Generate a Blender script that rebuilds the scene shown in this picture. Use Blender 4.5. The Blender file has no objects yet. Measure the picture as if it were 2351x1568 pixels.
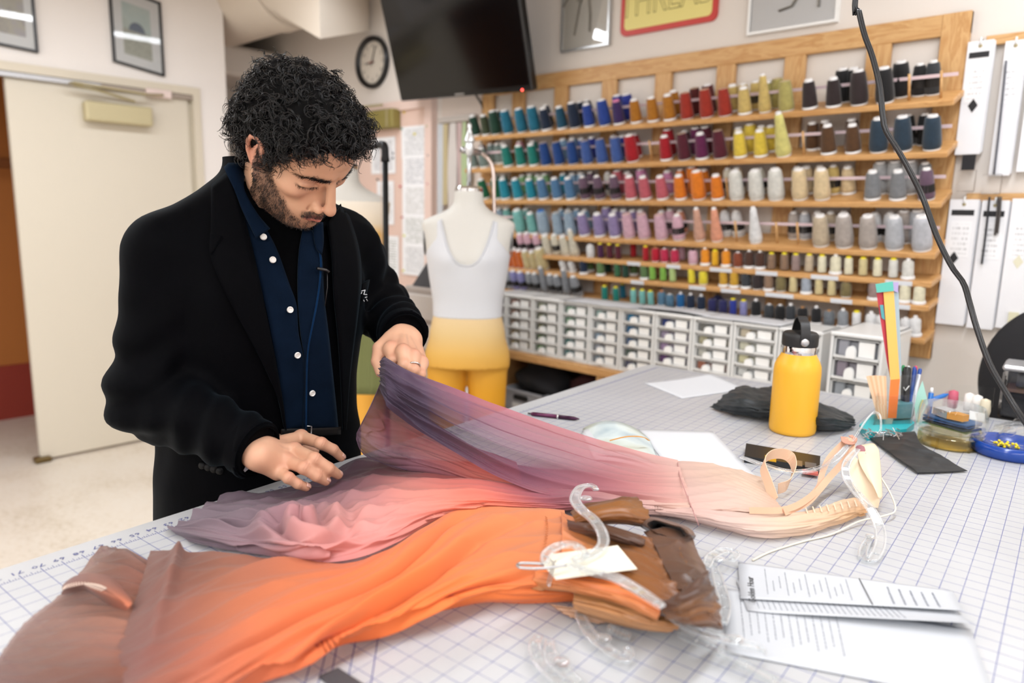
import bpy, math, random
import numpy as np
from mathutils import Vector, Matrix, Euler
from mathutils.bvhtree import BVHTree
random.seed(7); RNG = np.random.default_rng(7)
SC = bpy.context.scene; COL = SC.collection
# ------------------------------------------------------------------ camera
F_PX, CZ = 1663.38762, 1.41
YAW, PIT, ROL, TH = 2.31675218, -.174127256, -.0211971833, -1.48422704
def _rot():
    cy, sy, cp, sp = math.cos(YAW), math.sin(YAW), math.cos(PIT), math.sin(PIT)
    f = np.array([cy*cp, sy*cp, sp]); r = np.array([sy, -cy, 0.]); d = np.cross(f, r)
    cr, sr = math.cos(ROL), math.sin(ROL)
    return np.array([cr*r+sr*d, -sr*r+cr*d, f])
CM = _rot(); CAM = np.array([0., 0., CZ])
cd = bpy.data.cameras.new('camera'); cam = bpy.data.objects.new('camera', cd); COL.objects.link(cam)
cam.matrix_world = Matrix([[CM[0][i], -CM[1][i], -CM[2][i], CAM[i]] for i in range(3)] + [[0, 0, 0, 1]])
cd.sensor_width = 36; cd.lens = F_PX*36/2351; cd.clip_start = .05; cd.clip_end = 60
cd.dof.use_dof = True; cd.dof.focus_distance = 1.28; cd.dof.aperture_fstop = 2.5
SC.camera = cam
# ------------------------------------------------------------------ world, lamps, exposure
w = bpy.data.worlds.new('world'); SC.world = w; w.use_nodes = True
w.node_tree.nodes['Background'].inputs[0].default_value = (.9, .95, 1, 1)
w.node_tree.nodes['Background'].inputs[1].default_value = .3
SC.view_settings.view_transform = 'Standard'; SC.view_settings.look = 'None'
SC.view_settings.exposure = 0.0; SC.view_settings.gamma = 1; SC.view_settings.use_curve_mapping = False
SC.cycles.use_denoising = True
SC.cycles.max_bounces = 10; SC.cycles.diffuse_bounces = 4; SC.cycles.glossy_bounces = 4
SC.cycles.transmission_bounces = 8; SC.cycles.transparent_max_bounces = 14
SC.cycles.caustics_reflective = False; SC.cycles.caustics_refractive = False
SC.cycles.sample_clamp_indirect = 6
CEIL = 2.68
LAMP_ROWS = [(x, y) for x in (-3.14, -.25, 2.0) for y in (-4.4, -3.0, -1.6, -.2, 1.15)] + [(-3.14, 2.25), (-.25, 2.15)]  # rearmost lamps and the last one added to brighten back wall and far table
LAMP_SHARE = {(-3.14, 2.25): .35, (-.25, 2.15): .4, (-.25, -.2): .35, (-.25, 1.15): .7, (2.0, -.2): .75, (2.0, 1.15): 1.1, (2.0, -1.6): 1.3, (-3.14, 1.15): .7, (-3.14, -.2): .75, (-3.14, -1.6): .8, (-.25, -1.6): 1.15, (-.25, -3.0): 1.15}
LAMP_W = 24.5
for i, (lx, ly) in enumerate(LAMP_ROWS):
    ld = bpy.data.lights.new('ceiling_lamp_light', 'AREA'); ld.shape = 'RECTANGLE'; ld.size = .16; ld.size_y = 1.3
    ld.energy = LAMP_W*LAMP_SHARE.get((lx, ly), 1.); ld.color = (.955, 1., 1.06)
    lo = bpy.data.objects.new('ceiling_lamp_light', ld); COL.objects.link(lo); lo.location = (lx, ly, CEIL-.06)
# ------------------------------------------------------------------ projection helpers
def ray(x, y): return CM.T @ np.array([(x-1175.5)/F_PX, (y-784)/F_PX, 1.])
def on_z(x, y, z): d = ray(x, y); return CAM + d*(z-CZ)/d[2]
def on_y(x, y, Y): d = ray(x, y); return CAM + d*Y/d[1]
def on_x(x, y, X): d = ray(x, y); return CAM + d*X/d[0]
def at_depth(x, y, t): return CAM + ray(x, y)*t
IN = .0254; TZ = CZ-18.8993*IN
TO = np.array([-47.7162*IN, 79.12093*IN, TZ]); TU = np.array([math.cos(TH), math.sin(TH), 0]); TV = np.array([-math.sin(TH), math.cos(TH), 0])
def tab(u, v, h=0.): return TO + TU*u*IN + TV*v*IN + np.array([0, 0, h])
def on_t(x, y, h=0.): return on_z(x, y, TZ+h)
# ------------------------------------------------------------------ materials
def lin(c):
    if isinstance(c, str): c = [int(c[i:i+2], 16) for i in (0, 2, 4)]
    return tuple((x/255/12.92 if x/255 <= .04045 else ((x/255+.055)/1.055)**2.4) for x in c[:3])
MATS = {}
class N:
    def __init__(s, name):
        s.m = bpy.data.materials.new(name); s.m.use_nodes = True; s.t = s.m.node_tree; s.b = s.t.nodes['Principled BSDF']; s.out = s.t.nodes['Material Output']
    def n(s, typ, ins=None, **kw):
        q = s.t.nodes.new(typ)
        for k, v in kw.items(): setattr(q, k, v)
        for k, v in (ins or {}).items():
            if isinstance(v, bpy.types.NodeSocket): s.t.links.new(v, q.inputs[k])
            else: q.inputs[k].default_value = v
        return q
    def l(s, a, b): s.t.links.new(a, b)
    def set(s, **kw):
        for k, v in kw.items():
            k = k.replace('_', ' ')
            if isinstance(v, bpy.types.NodeSocket): s.t.links.new(v, s.b.inputs[k])
            else: s.b.inputs[k].default_value = v
    def ramp(s, fac, stops):
        r = s.n('ShaderNodeValToRGB', {0: fac}); e = r.color_ramp.elements
        while len(e) < len(stops): e.new(.5)
        for q, (p, c) in zip(e, stops): q.position = p; q.color = (*c[:3], 1)
        return r.outputs[0]
    def noise(s, scale, detail=3, rough=.5, coord='Object', stretch=None):
        tc = s.n('ShaderNodeTexCoord').outputs[coord]
        if stretch: tc = s.n('ShaderNodeMapping', {0: tc, 'Scale': stretch}).outputs[0]
        return s.n('ShaderNodeTexNoise', {'Vector': tc, 'Scale': scale, 'Detail': detail, 'Roughness': rough}).outputs[0]
    def bump(s, h, strength=.2, dist=.002):
        s.set(Normal=s.n('ShaderNodeBump', {'Height': h, 'Strength': strength, 'Distance': dist}).outputs[0])
def pbr(name, c, rough=.5, metal=0., spec=.5, var=0., vs=8., bump=0., bs=200., bd=.001, **kw):
    if name in MATS: return MATS[name]
    q = N(name); col = lin(c) if (isinstance(c, str) or max(c) > 1) else c
    q.set(Base_Color=(*col, 1), Roughness=rough, Metallic=metal, Specular_IOR_Level=spec, **kw)
    if var: q.set(Base_Color=q.ramp(q.noise(vs), [(.3, [x*(1-var) for x in col]), (.7, [min(1, x*(1+var)) for x in col])]))
    if bump: q.bump(q.noise(bs), bump, bd)
    MATS[name] = q.m; return q.m
def objcol(name, rough=.7, bump=None, sheen=0., spec=.3):
    q = N(name); c = q.n('ShaderNodeObjectInfo').outputs['Color']
    q.set(Base_Color=c, Roughness=rough, Specular_IOR_Level=spec, Sheen_Weight=sheen)
    if bump == 'thread':
        tc = q.n('ShaderNodeTexCoord').outputs['Object']
        m = q.n('ShaderNodeMapping', {0: tc, 'Rotation': (.25, .1, 0)})
        wv = q.n('ShaderNodeTexWave', {'Vector': m.outputs[0], 'Scale': 120., 'Distortion': 1.5}, bands_direction='Z')
        q.bump(wv.outputs['Fac'], .35, .0008)
        no = q.noise(60, 2)
        q.set(Base_Color=q.n('ShaderNodeMixRGB', {0: q.n('ShaderNodeMath', {0: no, 1: .5}, operation='MULTIPLY').outputs[0], 1: c, 2: (0, 0, 0, 1)}, blend_type='MULTIPLY').outputs[0])
    return q.m
def glass(name, tint=(1, 1, 1), rough=.02, mixt=.75, ior=1.45):
    """clear plastic: a thin-walled mix of see-through and gloss"""
    if name in MATS: return MATS[name]
    q = N(name); q.t.nodes.remove(q.b)
    tr = q.n('ShaderNodeBsdfTransparent', {0: (*tint, 1)}); gl = q.n('ShaderNodeBsdfGlossy', {0: (1, 1, 1, 1), 'Roughness': rough})
    fr = q.n('ShaderNodeFresnel', {'IOR': ior}); mx = q.n('ShaderNodeMixShader', {1: tr.outputs[0], 2: gl.outputs[0]})
    fa = q.n('ShaderNodeMath', {0: fr.outputs[0], 1: mixt}, operation='MULTIPLY'); q.l(fa.outputs[0], mx.inputs[0]); q.l(mx.outputs[0], q.out.inputs[0])
    MATS[name] = q.m; return q.m
def vcol(name, rough=.6, spec=.4, sheen=0., sss=0., bump=None, alpha=False, trans=0.):
    q = N(name); c = q.n('ShaderNodeVertexColor', layer_name='Col')
    q.set(Base_Color=c.outputs[0], Roughness=rough, Specular_IOR_Level=spec, Sheen_Weight=sheen)
    if sss: q.set(Subsurface_Weight=sss, Subsurface_Radius=(1., .35, .2), Subsurface_Scale=.008)
    if bump: q.bump(q.noise(*bump[0]), *bump[1])
    if alpha: q.set(Alpha=c.outputs[1])
    if trans:
        tl = q.n('ShaderNodeBsdfTranslucent', {0: c.outputs[0]}); mx = q.n('ShaderNodeMixShader', {0: trans})
        q.l(q.b.outputs[0], mx.inputs[1]); q.l(tl.outputs[0], mx.inputs[2]); last = mx.outputs[0]
        if alpha:
            q.b.inputs['Alpha'].default_value = 1
            for lk in list(q.b.inputs['Alpha'].links): q.t.links.remove(lk)
            tp = q.n('ShaderNodeBsdfTransparent'); m2 = q.n('ShaderNodeMixShader', {0: c.outputs[1]})
            q.l(tp.outputs[0], m2.inputs[1]); q.l(last, m2.inputs[2]); last = m2.outputs[0]
        q.l(last, q.out.inputs[0])
    MATS[name] = q.m; return q.m
def wood(name, c1, c2, axis=(1, 12, 12), scale=3.):
    q = N(name); tc = q.n('ShaderNodeTexCoord').outputs['Object']
    m = q.n('ShaderNodeMapping', {0: tc, 'Scale': axis})
    no = q.n('ShaderNodeTexNoise', {'Vector': m.outputs[0], 'Scale': scale, 'Detail': 4., 'Distortion': 1.2})
    col = q.ramp(no.outputs[0], [(.3, lin(c1)), (.5, lin(c2)), (.56, lin(c1)), (.7, lin(c2))])
    q.set(Base_Color=col, Roughness=.45, Specular_IOR_Level=.4); MATS[name] = q.m; return q.m
# ------------------------------------------------------------------ objects
ROOT = {}
def tag(o, label=None, cat=None, group=None, kind=None):
    if label: o['label'] = label
    if cat: o['category'] = cat
    if group: o['group'] = group
    if kind: o['kind'] = kind
    return o
def thing(name, label, cat, loc=(0, 0, 0), group=None, rot=None):
    o = bpy.data.objects.new(name, None); COL.objects.link(o); o.location = loc; o.empty_display_size = .05
    if rot is not None: o.rotation_euler = rot
    ROOT[o] = np.array(loc, float); return tag(o, label, cat, group)
class MB:
    def __init__(s): s.v = []; s.f = []; s.n = 0; s.c = []; s.mi = []
    def add(s, v, f, mi=0, col=None):
        v = np.asarray(v, float); f = [tuple(int(i)+s.n for i in q) for q in f]
        s.v.append(v); s.f += f; s.n += len(v); s.mi += [mi]*len(f)
        s.c.append(np.tile(np.array((1, 1, 1, 1) if col is None else (list(col)+[1])[:4], float), (len(v), 1)) if col is None or np.ndim(col) == 1 else np.asarray(col, float)); return s
    def box(s, lo, hi, mi=0, M=None, ch=0., col=None):
        lo = np.array(lo, float); hi = np.array(hi, float)
        if ch:
            V = []; 
            for x in (0, 1):
                for y in (0, 1):
                    for z in (0, 1):
                        b = np.array([(lo, hi)[x][0], (lo, hi)[y][1], (lo, hi)[z][2]]); sg = np.array([1-2*x, 1-2*y, 1-2*z])*ch
                        for k in range(3):
                            q = b+sg; q[k] = b[k]; V.append(q)
            id_ = lambda x, y, z, k: ((x*2+y)*2+z)*3+k
            Fs = []
            for k in range(3):
                i, j = [(1, 2), (2, 0), (0, 1)][k]
                for side in (0, 1):
                    q = []
                    for a, b_ in ((0, 0), (1, 0), (1, 1), (0, 1)):
                        t = [0, 0, 0]; t[k] = side; t[i] = a; t[j] = b_; q.append(id_(*t, k))
                    Fs.append(q if side else q[::-1])
                for a in (0, 1):
                    for b_ in (0, 1):
                        t0 = [0, 0, 0]; t1 = [0, 0, 0]; t0[k] = 0; t1[k] = 1; t0[i] = t1[i] = a; t0[j] = t1[j] = b_
                        q = [id_(*t0, i), id_(*t1, i), id_(*t1, j), id_(*t0, j)]; Fs.append(q if (a+b_) % 2 else q[::-1])
            for x in (0, 1):
                for y in (0, 1):
                    for z in (0, 1):
                        q = [id_(x, y, z, k) for k in range(3)]; Fs.append(q if (x+y+z) % 2 else q[::-1])
            V = np.array(V)
        else:
            V = np.array([[(lo, hi)[i & 1][0], (lo, hi)[i >> 1 & 1][1], (lo, hi)[i >> 2][2]] for i in range(8)])
            Fs = [(0, 2, 3, 1), (4, 5, 7, 6), (0, 1, 5, 4), (2, 6, 7, 3), (0, 4, 6, 2), (1, 3, 7, 5)]
        if M is not None: V = V @ np.array(M)[:3, :3].T + np.array(M)[:3, 3]
        return s.add(V, Fs, mi, col)
    def grid(s, P, mi=0, col=None, wrap_u=False, wrap_v=False):
        P = np.asarray(P, float); a, b = P.shape[:2]; Fs = []
        for i in range(a if wrap_u else a-1):
            for j in range(b if wrap_v else b-1):
                Fs.append((i*b+j, ((i+1) % a)*b+j, ((i+1) % a)*b+(j+1) % b, i*b+(j+1) % b))
        return s.add(P.reshape(-1, 3), Fs, mi, None if col is None else np.asarray(col).reshape(-1, 4) if np.ndim(col) > 1 else col)
    def tube(s, pts, r, seg=8, mi=0, cap=True, col=None, flat=None):
        pts = np.asarray(pts, float); n = len(pts); r = np.broadcast_to(np.asarray(r, float), (n,))
        t = np.gradient(pts, axis=0); t /= np.linalg.norm(t, axis=1)[:, None]+1e-12
        up = np.array([0, 0, 1.]) if abs(t[0][2]) < .9 else np.array([1., 0, 0]); P = []
        x = np.cross(t[0], up); x /= np.linalg.norm(x)
        a = np.arange(seg)/seg*2*math.pi
        for i in range(n):
            x = x-t[i]*(x@t[i]); x /= np.linalg.norm(x); y = np.cross(t[i], x)
            fl = 1. if flat is None else flat
            P.append(pts[i]+r[i]*(np.cos(a)[:, None]*x+fl*np.sin(a)[:, None]*y))
        base = s.n; s.grid(np.array(P), mi, col, wrap_v=True)
        if cap:
            s.f += [tuple(base+k for k in range(seg))[::-1], tuple(base+(n-1)*seg+k for k in range(seg))]; s.mi += [mi, mi]
        return s
    def lathe(s, prof, seg=20, M=None, mi=0, col=None, ang=2*math.pi):
        a = np.arange(seg)/seg*2*math.pi
        P = np.array([[(r*math.cos(t), r*math.sin(t), z) for t in a] for r, z in prof])
        if M is not None: P = P @ np.array(M)[:3, :3].T + np.array(M)[:3, 3]
        base = s.n; s.grid(P, mi, col, wrap_v=True)
        if prof[0][0] > 1e-6: s.f.append(tuple(base+k for k in range(seg))); s.mi.append(mi)
        if prof[-1][0] > 1e-6: s.f.append(tuple(base+(len(prof)-1)*seg+k for k in range(seg))[::-1]); s.mi.append(mi)
        # faces above run outward for profiles listed from top to bottom
        return s
    def poly(s, pts, thick, nrm, mi=0, col=None):
        """flat polygon with real thickness along nrm"""
        p = np.asarray(pts, float); n = len(p); q = p+np.asarray(nrm, float)*thick
        s.add(np.vstack([p, q]), [tuple(range(n))[::-1], tuple(range(n, 2*n))]+[(i, (i+1) % n, n+(i+1) % n, n+i) for i in range(n)], mi, col); return s
    def build(s, name, mat, parent=None, smooth=False, loc=None, kind=None, label=None, world=True, auto=None, fix=True):
        V = np.vstack(s.v); me = bpy.data.meshes.new(name)
        off = np.zeros(3)
        if parent is not None and world: off = ROOT[parent]
        elif parent is None and loc is not None and world: off = np.array(loc, float)
        me.from_pydata((V-off).tolist(), [], s.f)
        if isinstance(mat, (list, tuple)):
            for m in mat: me.materials.append(m)
            me.polygons.foreach_set('material_index', s.mi)
        else: me.materials.append(mat)
        Cc = np.vstack(s.c)
        if not np.allclose(Cc, 1):
            at = me.color_attributes.new('Col', 'FLOAT_COLOR', 'POINT'); at.data.foreach_set('color', Cc.ravel().astype(np.float32))
        if fix:
            import bmesh
            bm = bmesh.new(); bm.from_mesh(me); bmesh.ops.recalc_face_normals(bm, faces=bm.faces); bm.to_mesh(me); bm.free()
        if smooth:
            me.polygons.foreach_set('use_smooth', [True]*len(me.polygons))
            if auto: me.set_sharp_from_angle(angle=math.radians(auto))
        o = bpy.data.objects.new(name, me); COL.objects.link(o)
        if parent is not None: o.parent = parent; ROOT[o] = off
        else:
            ROOT[o] = off
            if loc is not None: o.location = loc
        if kind: o['kind'] = kind
        if label: o['label'] = label
        return o
def clone(o, name=None, parent=None):
    c = o.copy(); COL.objects.link(c); 
    if parent is not None: c.parent = parent
    for ch in o.children: clone(ch, None, c)
    return c
def rotm(ax, a): return np.array(Matrix.Rotation(a, 4, ax))
def trn(v): return np.array(Matrix.Translation(Vector(tuple(float(x) for x in v))))
def frame_m(o, x, y, z):
    m = np.eye(4); m[:3, 0] = x; m[:3, 1] = y; m[:3, 2] = z; m[:3, 3] = o; return m
def unit(v): v = np.asarray(v, float); return v/(np.linalg.norm(v)+1e-12)
def spline(P, n, closed=False):
    """Catmull-Rom through the points, n samples, roughly even by length"""
    P = np.asarray(P, float); m = len(P)
    Q = np.vstack([2*P[0]-P[1], P, 2*P[-1]-P[-2]])
    L = np.r_[0, np.cumsum(np.linalg.norm(np.diff(P, axis=0), axis=1))]; t = np.interp(np.linspace(0, L[-1], n), L, np.arange(m))
    i = np.clip(t.astype(int), 0, m-2); f = (t-i)[:, None]
    a, b, c, d = Q[i], Q[i+1], Q[i+2], Q[i+3]
    return .5*(2*b+(c-a)*f+(2*a-5*b+4*c-d)*f*f+(3*b-a-3*c+d)*f**3)
def spline_u(P, n):
    """Catmull-Rom, even in parameter"""
    P = np.asarray(P, float); m = len(P); Q = np.concatenate([[2*P[0]-P[1]], P, [2*P[-1]-P[-2]]])
    t = np.linspace(0, m-1, n); i = np.clip(t.astype(int), 0, m-2); f = (t-i).reshape((-1,)+(1,)*(P.ndim-1))
    a, b, c, d = Q[i], Q[i+1], Q[i+2], Q[i+3]
    return .5*(2*b+(c-a)*f+(2*a-5*b+4*c-d)*f*f+(3*b-a-3*c+d)*f**3)
def text_obj(name, body, size, M, mat, parent, extrude=.0003, align='CENTER', sx=1., outline=0.):
    cu = bpy.data.curves.new(name, 'FONT'); cu.body = body; cu.size = size; cu.extrude = extrude; cu.align_x = align; cu.align_y = 'CENTER'; cu.resolution_u = 2
    if outline: cu.fill_mode = 'NONE'; cu.extrude = 0; cu.bevel_depth = outline; cu.bevel_resolution = 0
    o = bpy.data.objects.new(name, cu); COL.objects.link(o); dg = bpy.context.evaluated_depsgraph_get()
    me = bpy.data.meshes.new_from_object(o.evaluated_get(dg)); bpy.data.objects.remove(o)
    Mm = Matrix(np.array(M).tolist()) @ Matrix.Diagonal((sx, 1, 1, 1)); me.transform(Mm)
    if parent is not None: me.transform(Matrix.Translation(Vector(tuple(-ROOT[parent]))))
    me.materials.clear(); me.materials.append(mat); o = bpy.data.objects.new(name, me); COL.objects.link(o)
    if parent is not None: o.parent = parent; ROOT[o] = ROOT[parent]
    return o
def text_mesh(MBo, body, size, M, align='CENTER', mi=0):
    cu = bpy.data.curves.new('t', 'FONT'); cu.body = body; cu.size = size; cu.align_x = align; cu.align_y = 'CENTER'; cu.resolution_u = 1
    o = bpy.data.objects.new('t', cu); COL.objects.link(o); dg = bpy.context.evaluated_depsgraph_get()
    me = bpy.data.meshes.new_from_object(o.evaluated_get(dg)); bpy.data.objects.remove(o)
    me.transform(Matrix(np.array(M).tolist()))
    MBo.add(np.array([v.co for v in me.vertices]).reshape(-1, 3), [tuple(p.vertices) for p in me.polygons], mi); bpy.data.meshes.remove(me)
# ------------------------------------------------------------------ soft solids: signed distances -> surface nets
def smin(a, b, k):
    h = np.clip(.5+.5*(b-a)/k, 0, 1); return b*(1-h)+a*h-k*h*(1-h)
def smax(a, b, k): return -smin(-a, -b, k)
def s_cone(P, a, b, r1, r2):
    a = np.asarray(a, float); b = np.asarray(b, float); d = b-a
    t = np.clip(((P-a)@d)/(d@d), 0, 1); return np.linalg.norm(P-a-t[..., None]*d, axis=-1)-(r1+(r2-r1)*t)
def s_ell(P, c, r, R=None):
    q = P-np.asarray(c, float)
    if R is not None: q = q@np.asarray(R)
    r = np.asarray(r, float); k0 = np.linalg.norm(q/r, axis=-1); k1 = np.linalg.norm(q/(r*r), axis=-1); return k0*(k0-1)/(k1+1e-9)
def surfnet(f, lo, hi, h, slack=1.5):
    lo = np.array(lo, float); n = np.ceil((np.array(hi)-lo)/h).astype(int)+1
    g = [lo[i]+h*np.arange(n[i]) for i in range(3)]
    V = np.full(n, 1., np.float32); B = 14
    for i0 in range(0, n[0], B):
        for j0 in range(0, n[1], B):
            for k0 in range(0, n[2], B):
                gi, gj, gk = g[0][i0:i0+B], g[1][j0:j0+B], g[2][k0:k0+B]
                cc = np.array([[[[gi.mean(), gj.mean(), gk.mean()]]]]); d = float(np.ravel(f(cc))[0])
                if abs(d) > slack*h*B+h: V[i0:i0+B, j0:j0+B, k0:k0+B] = d; continue
                X, Y, Z = np.meshgrid(gi, gj, gk, indexing='ij'); V[i0:i0+B, j0:j0+B, k0:k0+B] = f(np.stack([X, Y, Z], -1))
    ins = V < 0; c = n-1
    def cor(a, i, j, k): return a[i:i+c[0], j:j+c[1], k:k+c[2]]
    S = np.zeros((*c, 3), np.float32); K = np.zeros(c, np.float32)
    cs = [(i, j, k) for i in (0, 1) for j in (0, 1) for k in (0, 1)]
    for p in cs:
        for ax in range(3):
            if p[ax]: continue
            q = list(p); q[ax] = 1; va, vb = cor(V, *p), cor(V, *q); m = cor(ins, *p) != cor(ins, *q)
            t = np.where(m, va/np.where(m, va-vb, 1), 0)
            for d in range(3): S[..., d] += np.where(m, p[d]+(t if d == ax else 0), 0)
            K += m
    act = K > 0; idx = -np.ones(c, int); idx[act] = np.arange(act.sum())
    I = np.argwhere(act); verts = lo+h*(I+S[act]/K[act][:, None])
    Fs = []
    for ax in range(3):
        i, j = [(1, 2), (2, 0), (0, 1)][ax]; sl = [slice(0, n[d]) for d in range(3)]
        a = [slice(1, c[d]) for d in range(3)]; a[ax] = slice(0, c[ax]); b = list(a); b[ax] = slice(1, n[ax])
        A, B = ins[tuple(a)], ins[tuple(b)]; m = A != B; E = np.argwhere(m); fl = A[m]
        st = np.array([s.start for s in a]); E = E+st
        ei = np.zeros(3, int); ei[i] = 1; ej = np.zeros(3, int); ej[j] = 1
        q = np.stack([idx[tuple((E-ei-ej).T)], idx[tuple((E-ej).T)], idx[tuple(E.T)], idx[tuple((E-ei).T)]], 1)
        q[~fl] = q[~fl][:, ::-1]; Fs.append(q)
    return verts, np.vstack(Fs)
def fast_mesh(name, V, Fq, mat, parent=None, smooth=True, col=None, loc=None):
    me = bpy.data.meshes.new(name); off = ROOT[parent] if parent is not None else (np.array(loc, float) if loc is not None else np.zeros(3))
    V = np.asarray(V)-off; Fq = np.asarray(Fq, int); k = Fq.shape[1]
    me.vertices.add(len(V)); me.vertices.foreach_set('co', V.astype(np.float32).ravel())
    me.loops.add(Fq.size); me.loops.foreach_set('vertex_index', Fq.astype(np.int32).ravel())
    me.polygons.add(len(Fq)); me.polygons.foreach_set('loop_start', np.arange(0, Fq.size, k, dtype=np.int32))
    me.update(calc_edges=True); me.validate()
    if smooth: me.polygons.foreach_set('use_smooth', [True]*len(me.polygons))
    for m in (mat if isinstance(mat, (list, tuple)) else [mat]): me.materials.append(m)
    if col is not None:
        at = me.color_attributes.new('Col', 'FLOAT_COLOR', 'POINT'); at.data.foreach_set('color', np.asarray(col, np.float32).ravel())
    o = bpy.data.objects.new(name, me); COL.objects.link(o); ROOT[o] = off
    if parent is not None: o.parent = parent
    elif loc is not None: o.location = loc
    return o
def vnoise(P, s, seed=0):
    """cheap smooth noise: sums of sines, for wrinkles"""
    r = np.random.default_rng(seed); o = 0
    for k in range(5):
        d = r.normal(size=3); d /= np.linalg.norm(d); o = o+np.sin((P@d)*s*(1+.35*k)+r.uniform(0, 6.28))/(1+.3*k)
    return o/2.5
# ================================================================== ROOM
def px_of(P):
    q = CM @ (np.asarray(P, float)-CAM); return 1175.5+F_PX*q[0]/q[2], 784+F_PX*q[1]/q[2]
wall_m = pbr('wall_paint', 'dfd7cf', .6, bump=.08, bs=300, spec=.3)
wall2_m = pbr('wall_paint_white', 'f0ebe7', .6, bump=.08, bs=300, spec=.3)
cream_m = pbr('door_paint', 'd8d0c0', .4, spec=.4); trim_m = pbr('trim_paint', 'd8cfbd', .45)
pink_m = pbr('pink_board', 'e0c2b4', .6); ceil_m = pbr('ceiling_paint', 'e2d6c8', .8)
metal_m = pbr('brushed_metal', 'b9b9bb', .35, 1.); chrome_m = pbr('chrome', 'd8d8da', .08, 1.)
black_m = pbr('black_plastic', '121214', .35); white_m = pbr('white_plastic', 'eeeeec', .4)
paper_m = pbr('paper', 'd2d4d8', .7); brass_m = pbr('bronze_paint', 'a89c78', .45, .3)
q = N('floor_vinyl'); n1 = q.noise(3., 4, .6); n2 = q.noise(40., 3, .7)
mx = q.n('ShaderNodeMath', {0: n1, 1: n2}, operation='ADD').outputs[0]
q.set(Base_Color=q.ramp(q.n('ShaderNodeMath', {0: mx, 1: .5}, operation='MULTIPLY').outputs[0], [(.35, lin('c9bca9')), (.5, lin('ddd3c5')), (.65, lin('e0d8cc'))]), Roughness=.35); floor_m = q.m
XL, YB = -4.5, 2.85
fl = MB().box((-8, -5.6, -.1), (3.2, 3.2, 0)).build('floor', floor_m, kind='structure')
MB().box((-8, -5.6, CEIL), (3.2, 3.2, CEIL+.1)).build('ceiling', ceil_m, kind='structure')
MB().box((-8, YB, 0), (3.2, YB+.12, CEIL)).build('wall_back', wall_m, kind='structure')
MB().box((3.0, -5.5, 0), (3.12, YB, CEIL)).build('wall_right', wall2_m, kind='structure')
MB().box((-8, -5.6, 0), (3.12, -5.48, CEIL)).build('wall_front', wall2_m, kind='structure')
wl = MB(); wl.box((XL-.14, 2.03, 0), (XL, 2.215, 2.10)); wl.box((XL-.14, -5.48, 0), (XL, -.06, 2.10)); wl.box((XL-.14, -5.48, 2.10), (XL, 2.215, CEIL))
wl.build('wall_left', wall2_m, kind='structure')
MB().box((-5.75, -3.0, 0), (-5.6, 2.2, CEIL)).build('wall_hallway', pbr('orange_wall', 'b06a2c', .6), kind='structure')
MB().box((-5.6, -3.0, 0), (-5.585, 2.2, .36)).build('baseboard_hallway', pbr('red_skirting', '8e2f20', .6), kind='structure')
MB().box((-5.6, -3.0, 1.63), (-5.58, 2.2, 1.69)).build('trim_hallway', pbr('dark_rail', '8a4f22', .5), kind='structure')
MB().box((-8, 2.1, 0), (-5.75, 2.215, CEIL)).build('wall_side', wall2_m, kind='structure')
MB().box((-6.35, 2.62, 0), (-5.47, YB, 2.33)).build('pillar_back', wall_m, kind='structure')
# soffit beam with rounded corner and pipe in the recess
MB().box((-7, 2.35, 2.30), (-4.92, 2.85, 2.50), ch=.02).build('beam_recess', wall_m, kind='structure')
for lx, ly in LAMP_ROWS:
    t = thing('ceiling_lamp', 'one of the unseen white fluorescent ceiling fixtures, some added for light', 'lamp', (lx, ly, CEIL), 'ceiling lamps out of frame'); MB().box((lx-.07, ly-.6, CEIL-.055), (lx+.07, ly+.6, CEIL), ch=.01).build('housing', white_m, t)
# door_1: frame, closed leaf with closer, open side to the hallway
d1 = thing('door_1', None, None, (XL, 1.0, 0)); d1['kind'] = 'structure'
f = MB(); f.box((XL-.14, -.1, 2.07), (XL+.012, 2.045, 2.115)); f.build('door_head', trim_m, d1)
MB().box((XL-.14, 2.0, 0), (XL+.012, 2.045, 2.07)).build('door_jamb', trim_m, d1); MB().box((XL-.14, -.1, 0), (XL+.012, -.05, 2.07)).build('door_jamb', trim_m, d1); MB().box((XL-.1, 1.975, 0), (XL-.035, 2.0, 2.04)).build('door_stop_strip', trim_m, d1)
MB().box((XL-.055, 1.055, .012), (XL-.012, 1.975, 2.045), ch=.002).build('door_leaf', cream_m, d1)
MB().box((XL-.03, -.05, 2.04), (XL+.014, 1.5, 2.068), ch=.003).build('header_rail', metal_m, d1)
MB().box((XL-.03, 1.5, 2.04), (XL+.01, 2.0, 2.068), ch=.003).build('header_strip', pbr('dull_rail', 'a99d92', .5, .5), d1)
A = on_x(197, 228, XL+.06); B = on_x(353, 285, XL+.06)
bx = MB().box((XL-.012, A[1], 1.86), (XL+.06, B[1], 1.965), ch=.008).build('door_closer', pbr('closer_paint', 'c3b893', .4, .2), d1)
g = MB(); g.tube([(XL+.07, A[1]-.06, 2.035), (XL+.075, A[1]+.06, 2.02), (XL+.07, B[1]-.1, 1.985)], .008, 6); g.tube([(XL+.03, A[1]-.06, 2.045), (XL+.08, A[1]-.06, 2.045), (XL+.08, A[1]+.3, 2.03), (XL+.03, A[1]+.42, 2.045)], .007, 6); g.build('closer_arm', brass_m, bx)
MB().box((XL+.0, A[1]+.33, 2.03), (XL+.03, A[1]+.47, 2.075), ch=.004).build('arm_bracket', pbr('pale_pink_plastic', 'e6d3cd', .5), d1)
MB().box((XL-.04, 1.02, 0), (XL+.02, 1.10, .03), ch=.006).build('door_stop', pbr('dark_brass', '6d5a35', .4, .6), d1)
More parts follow.
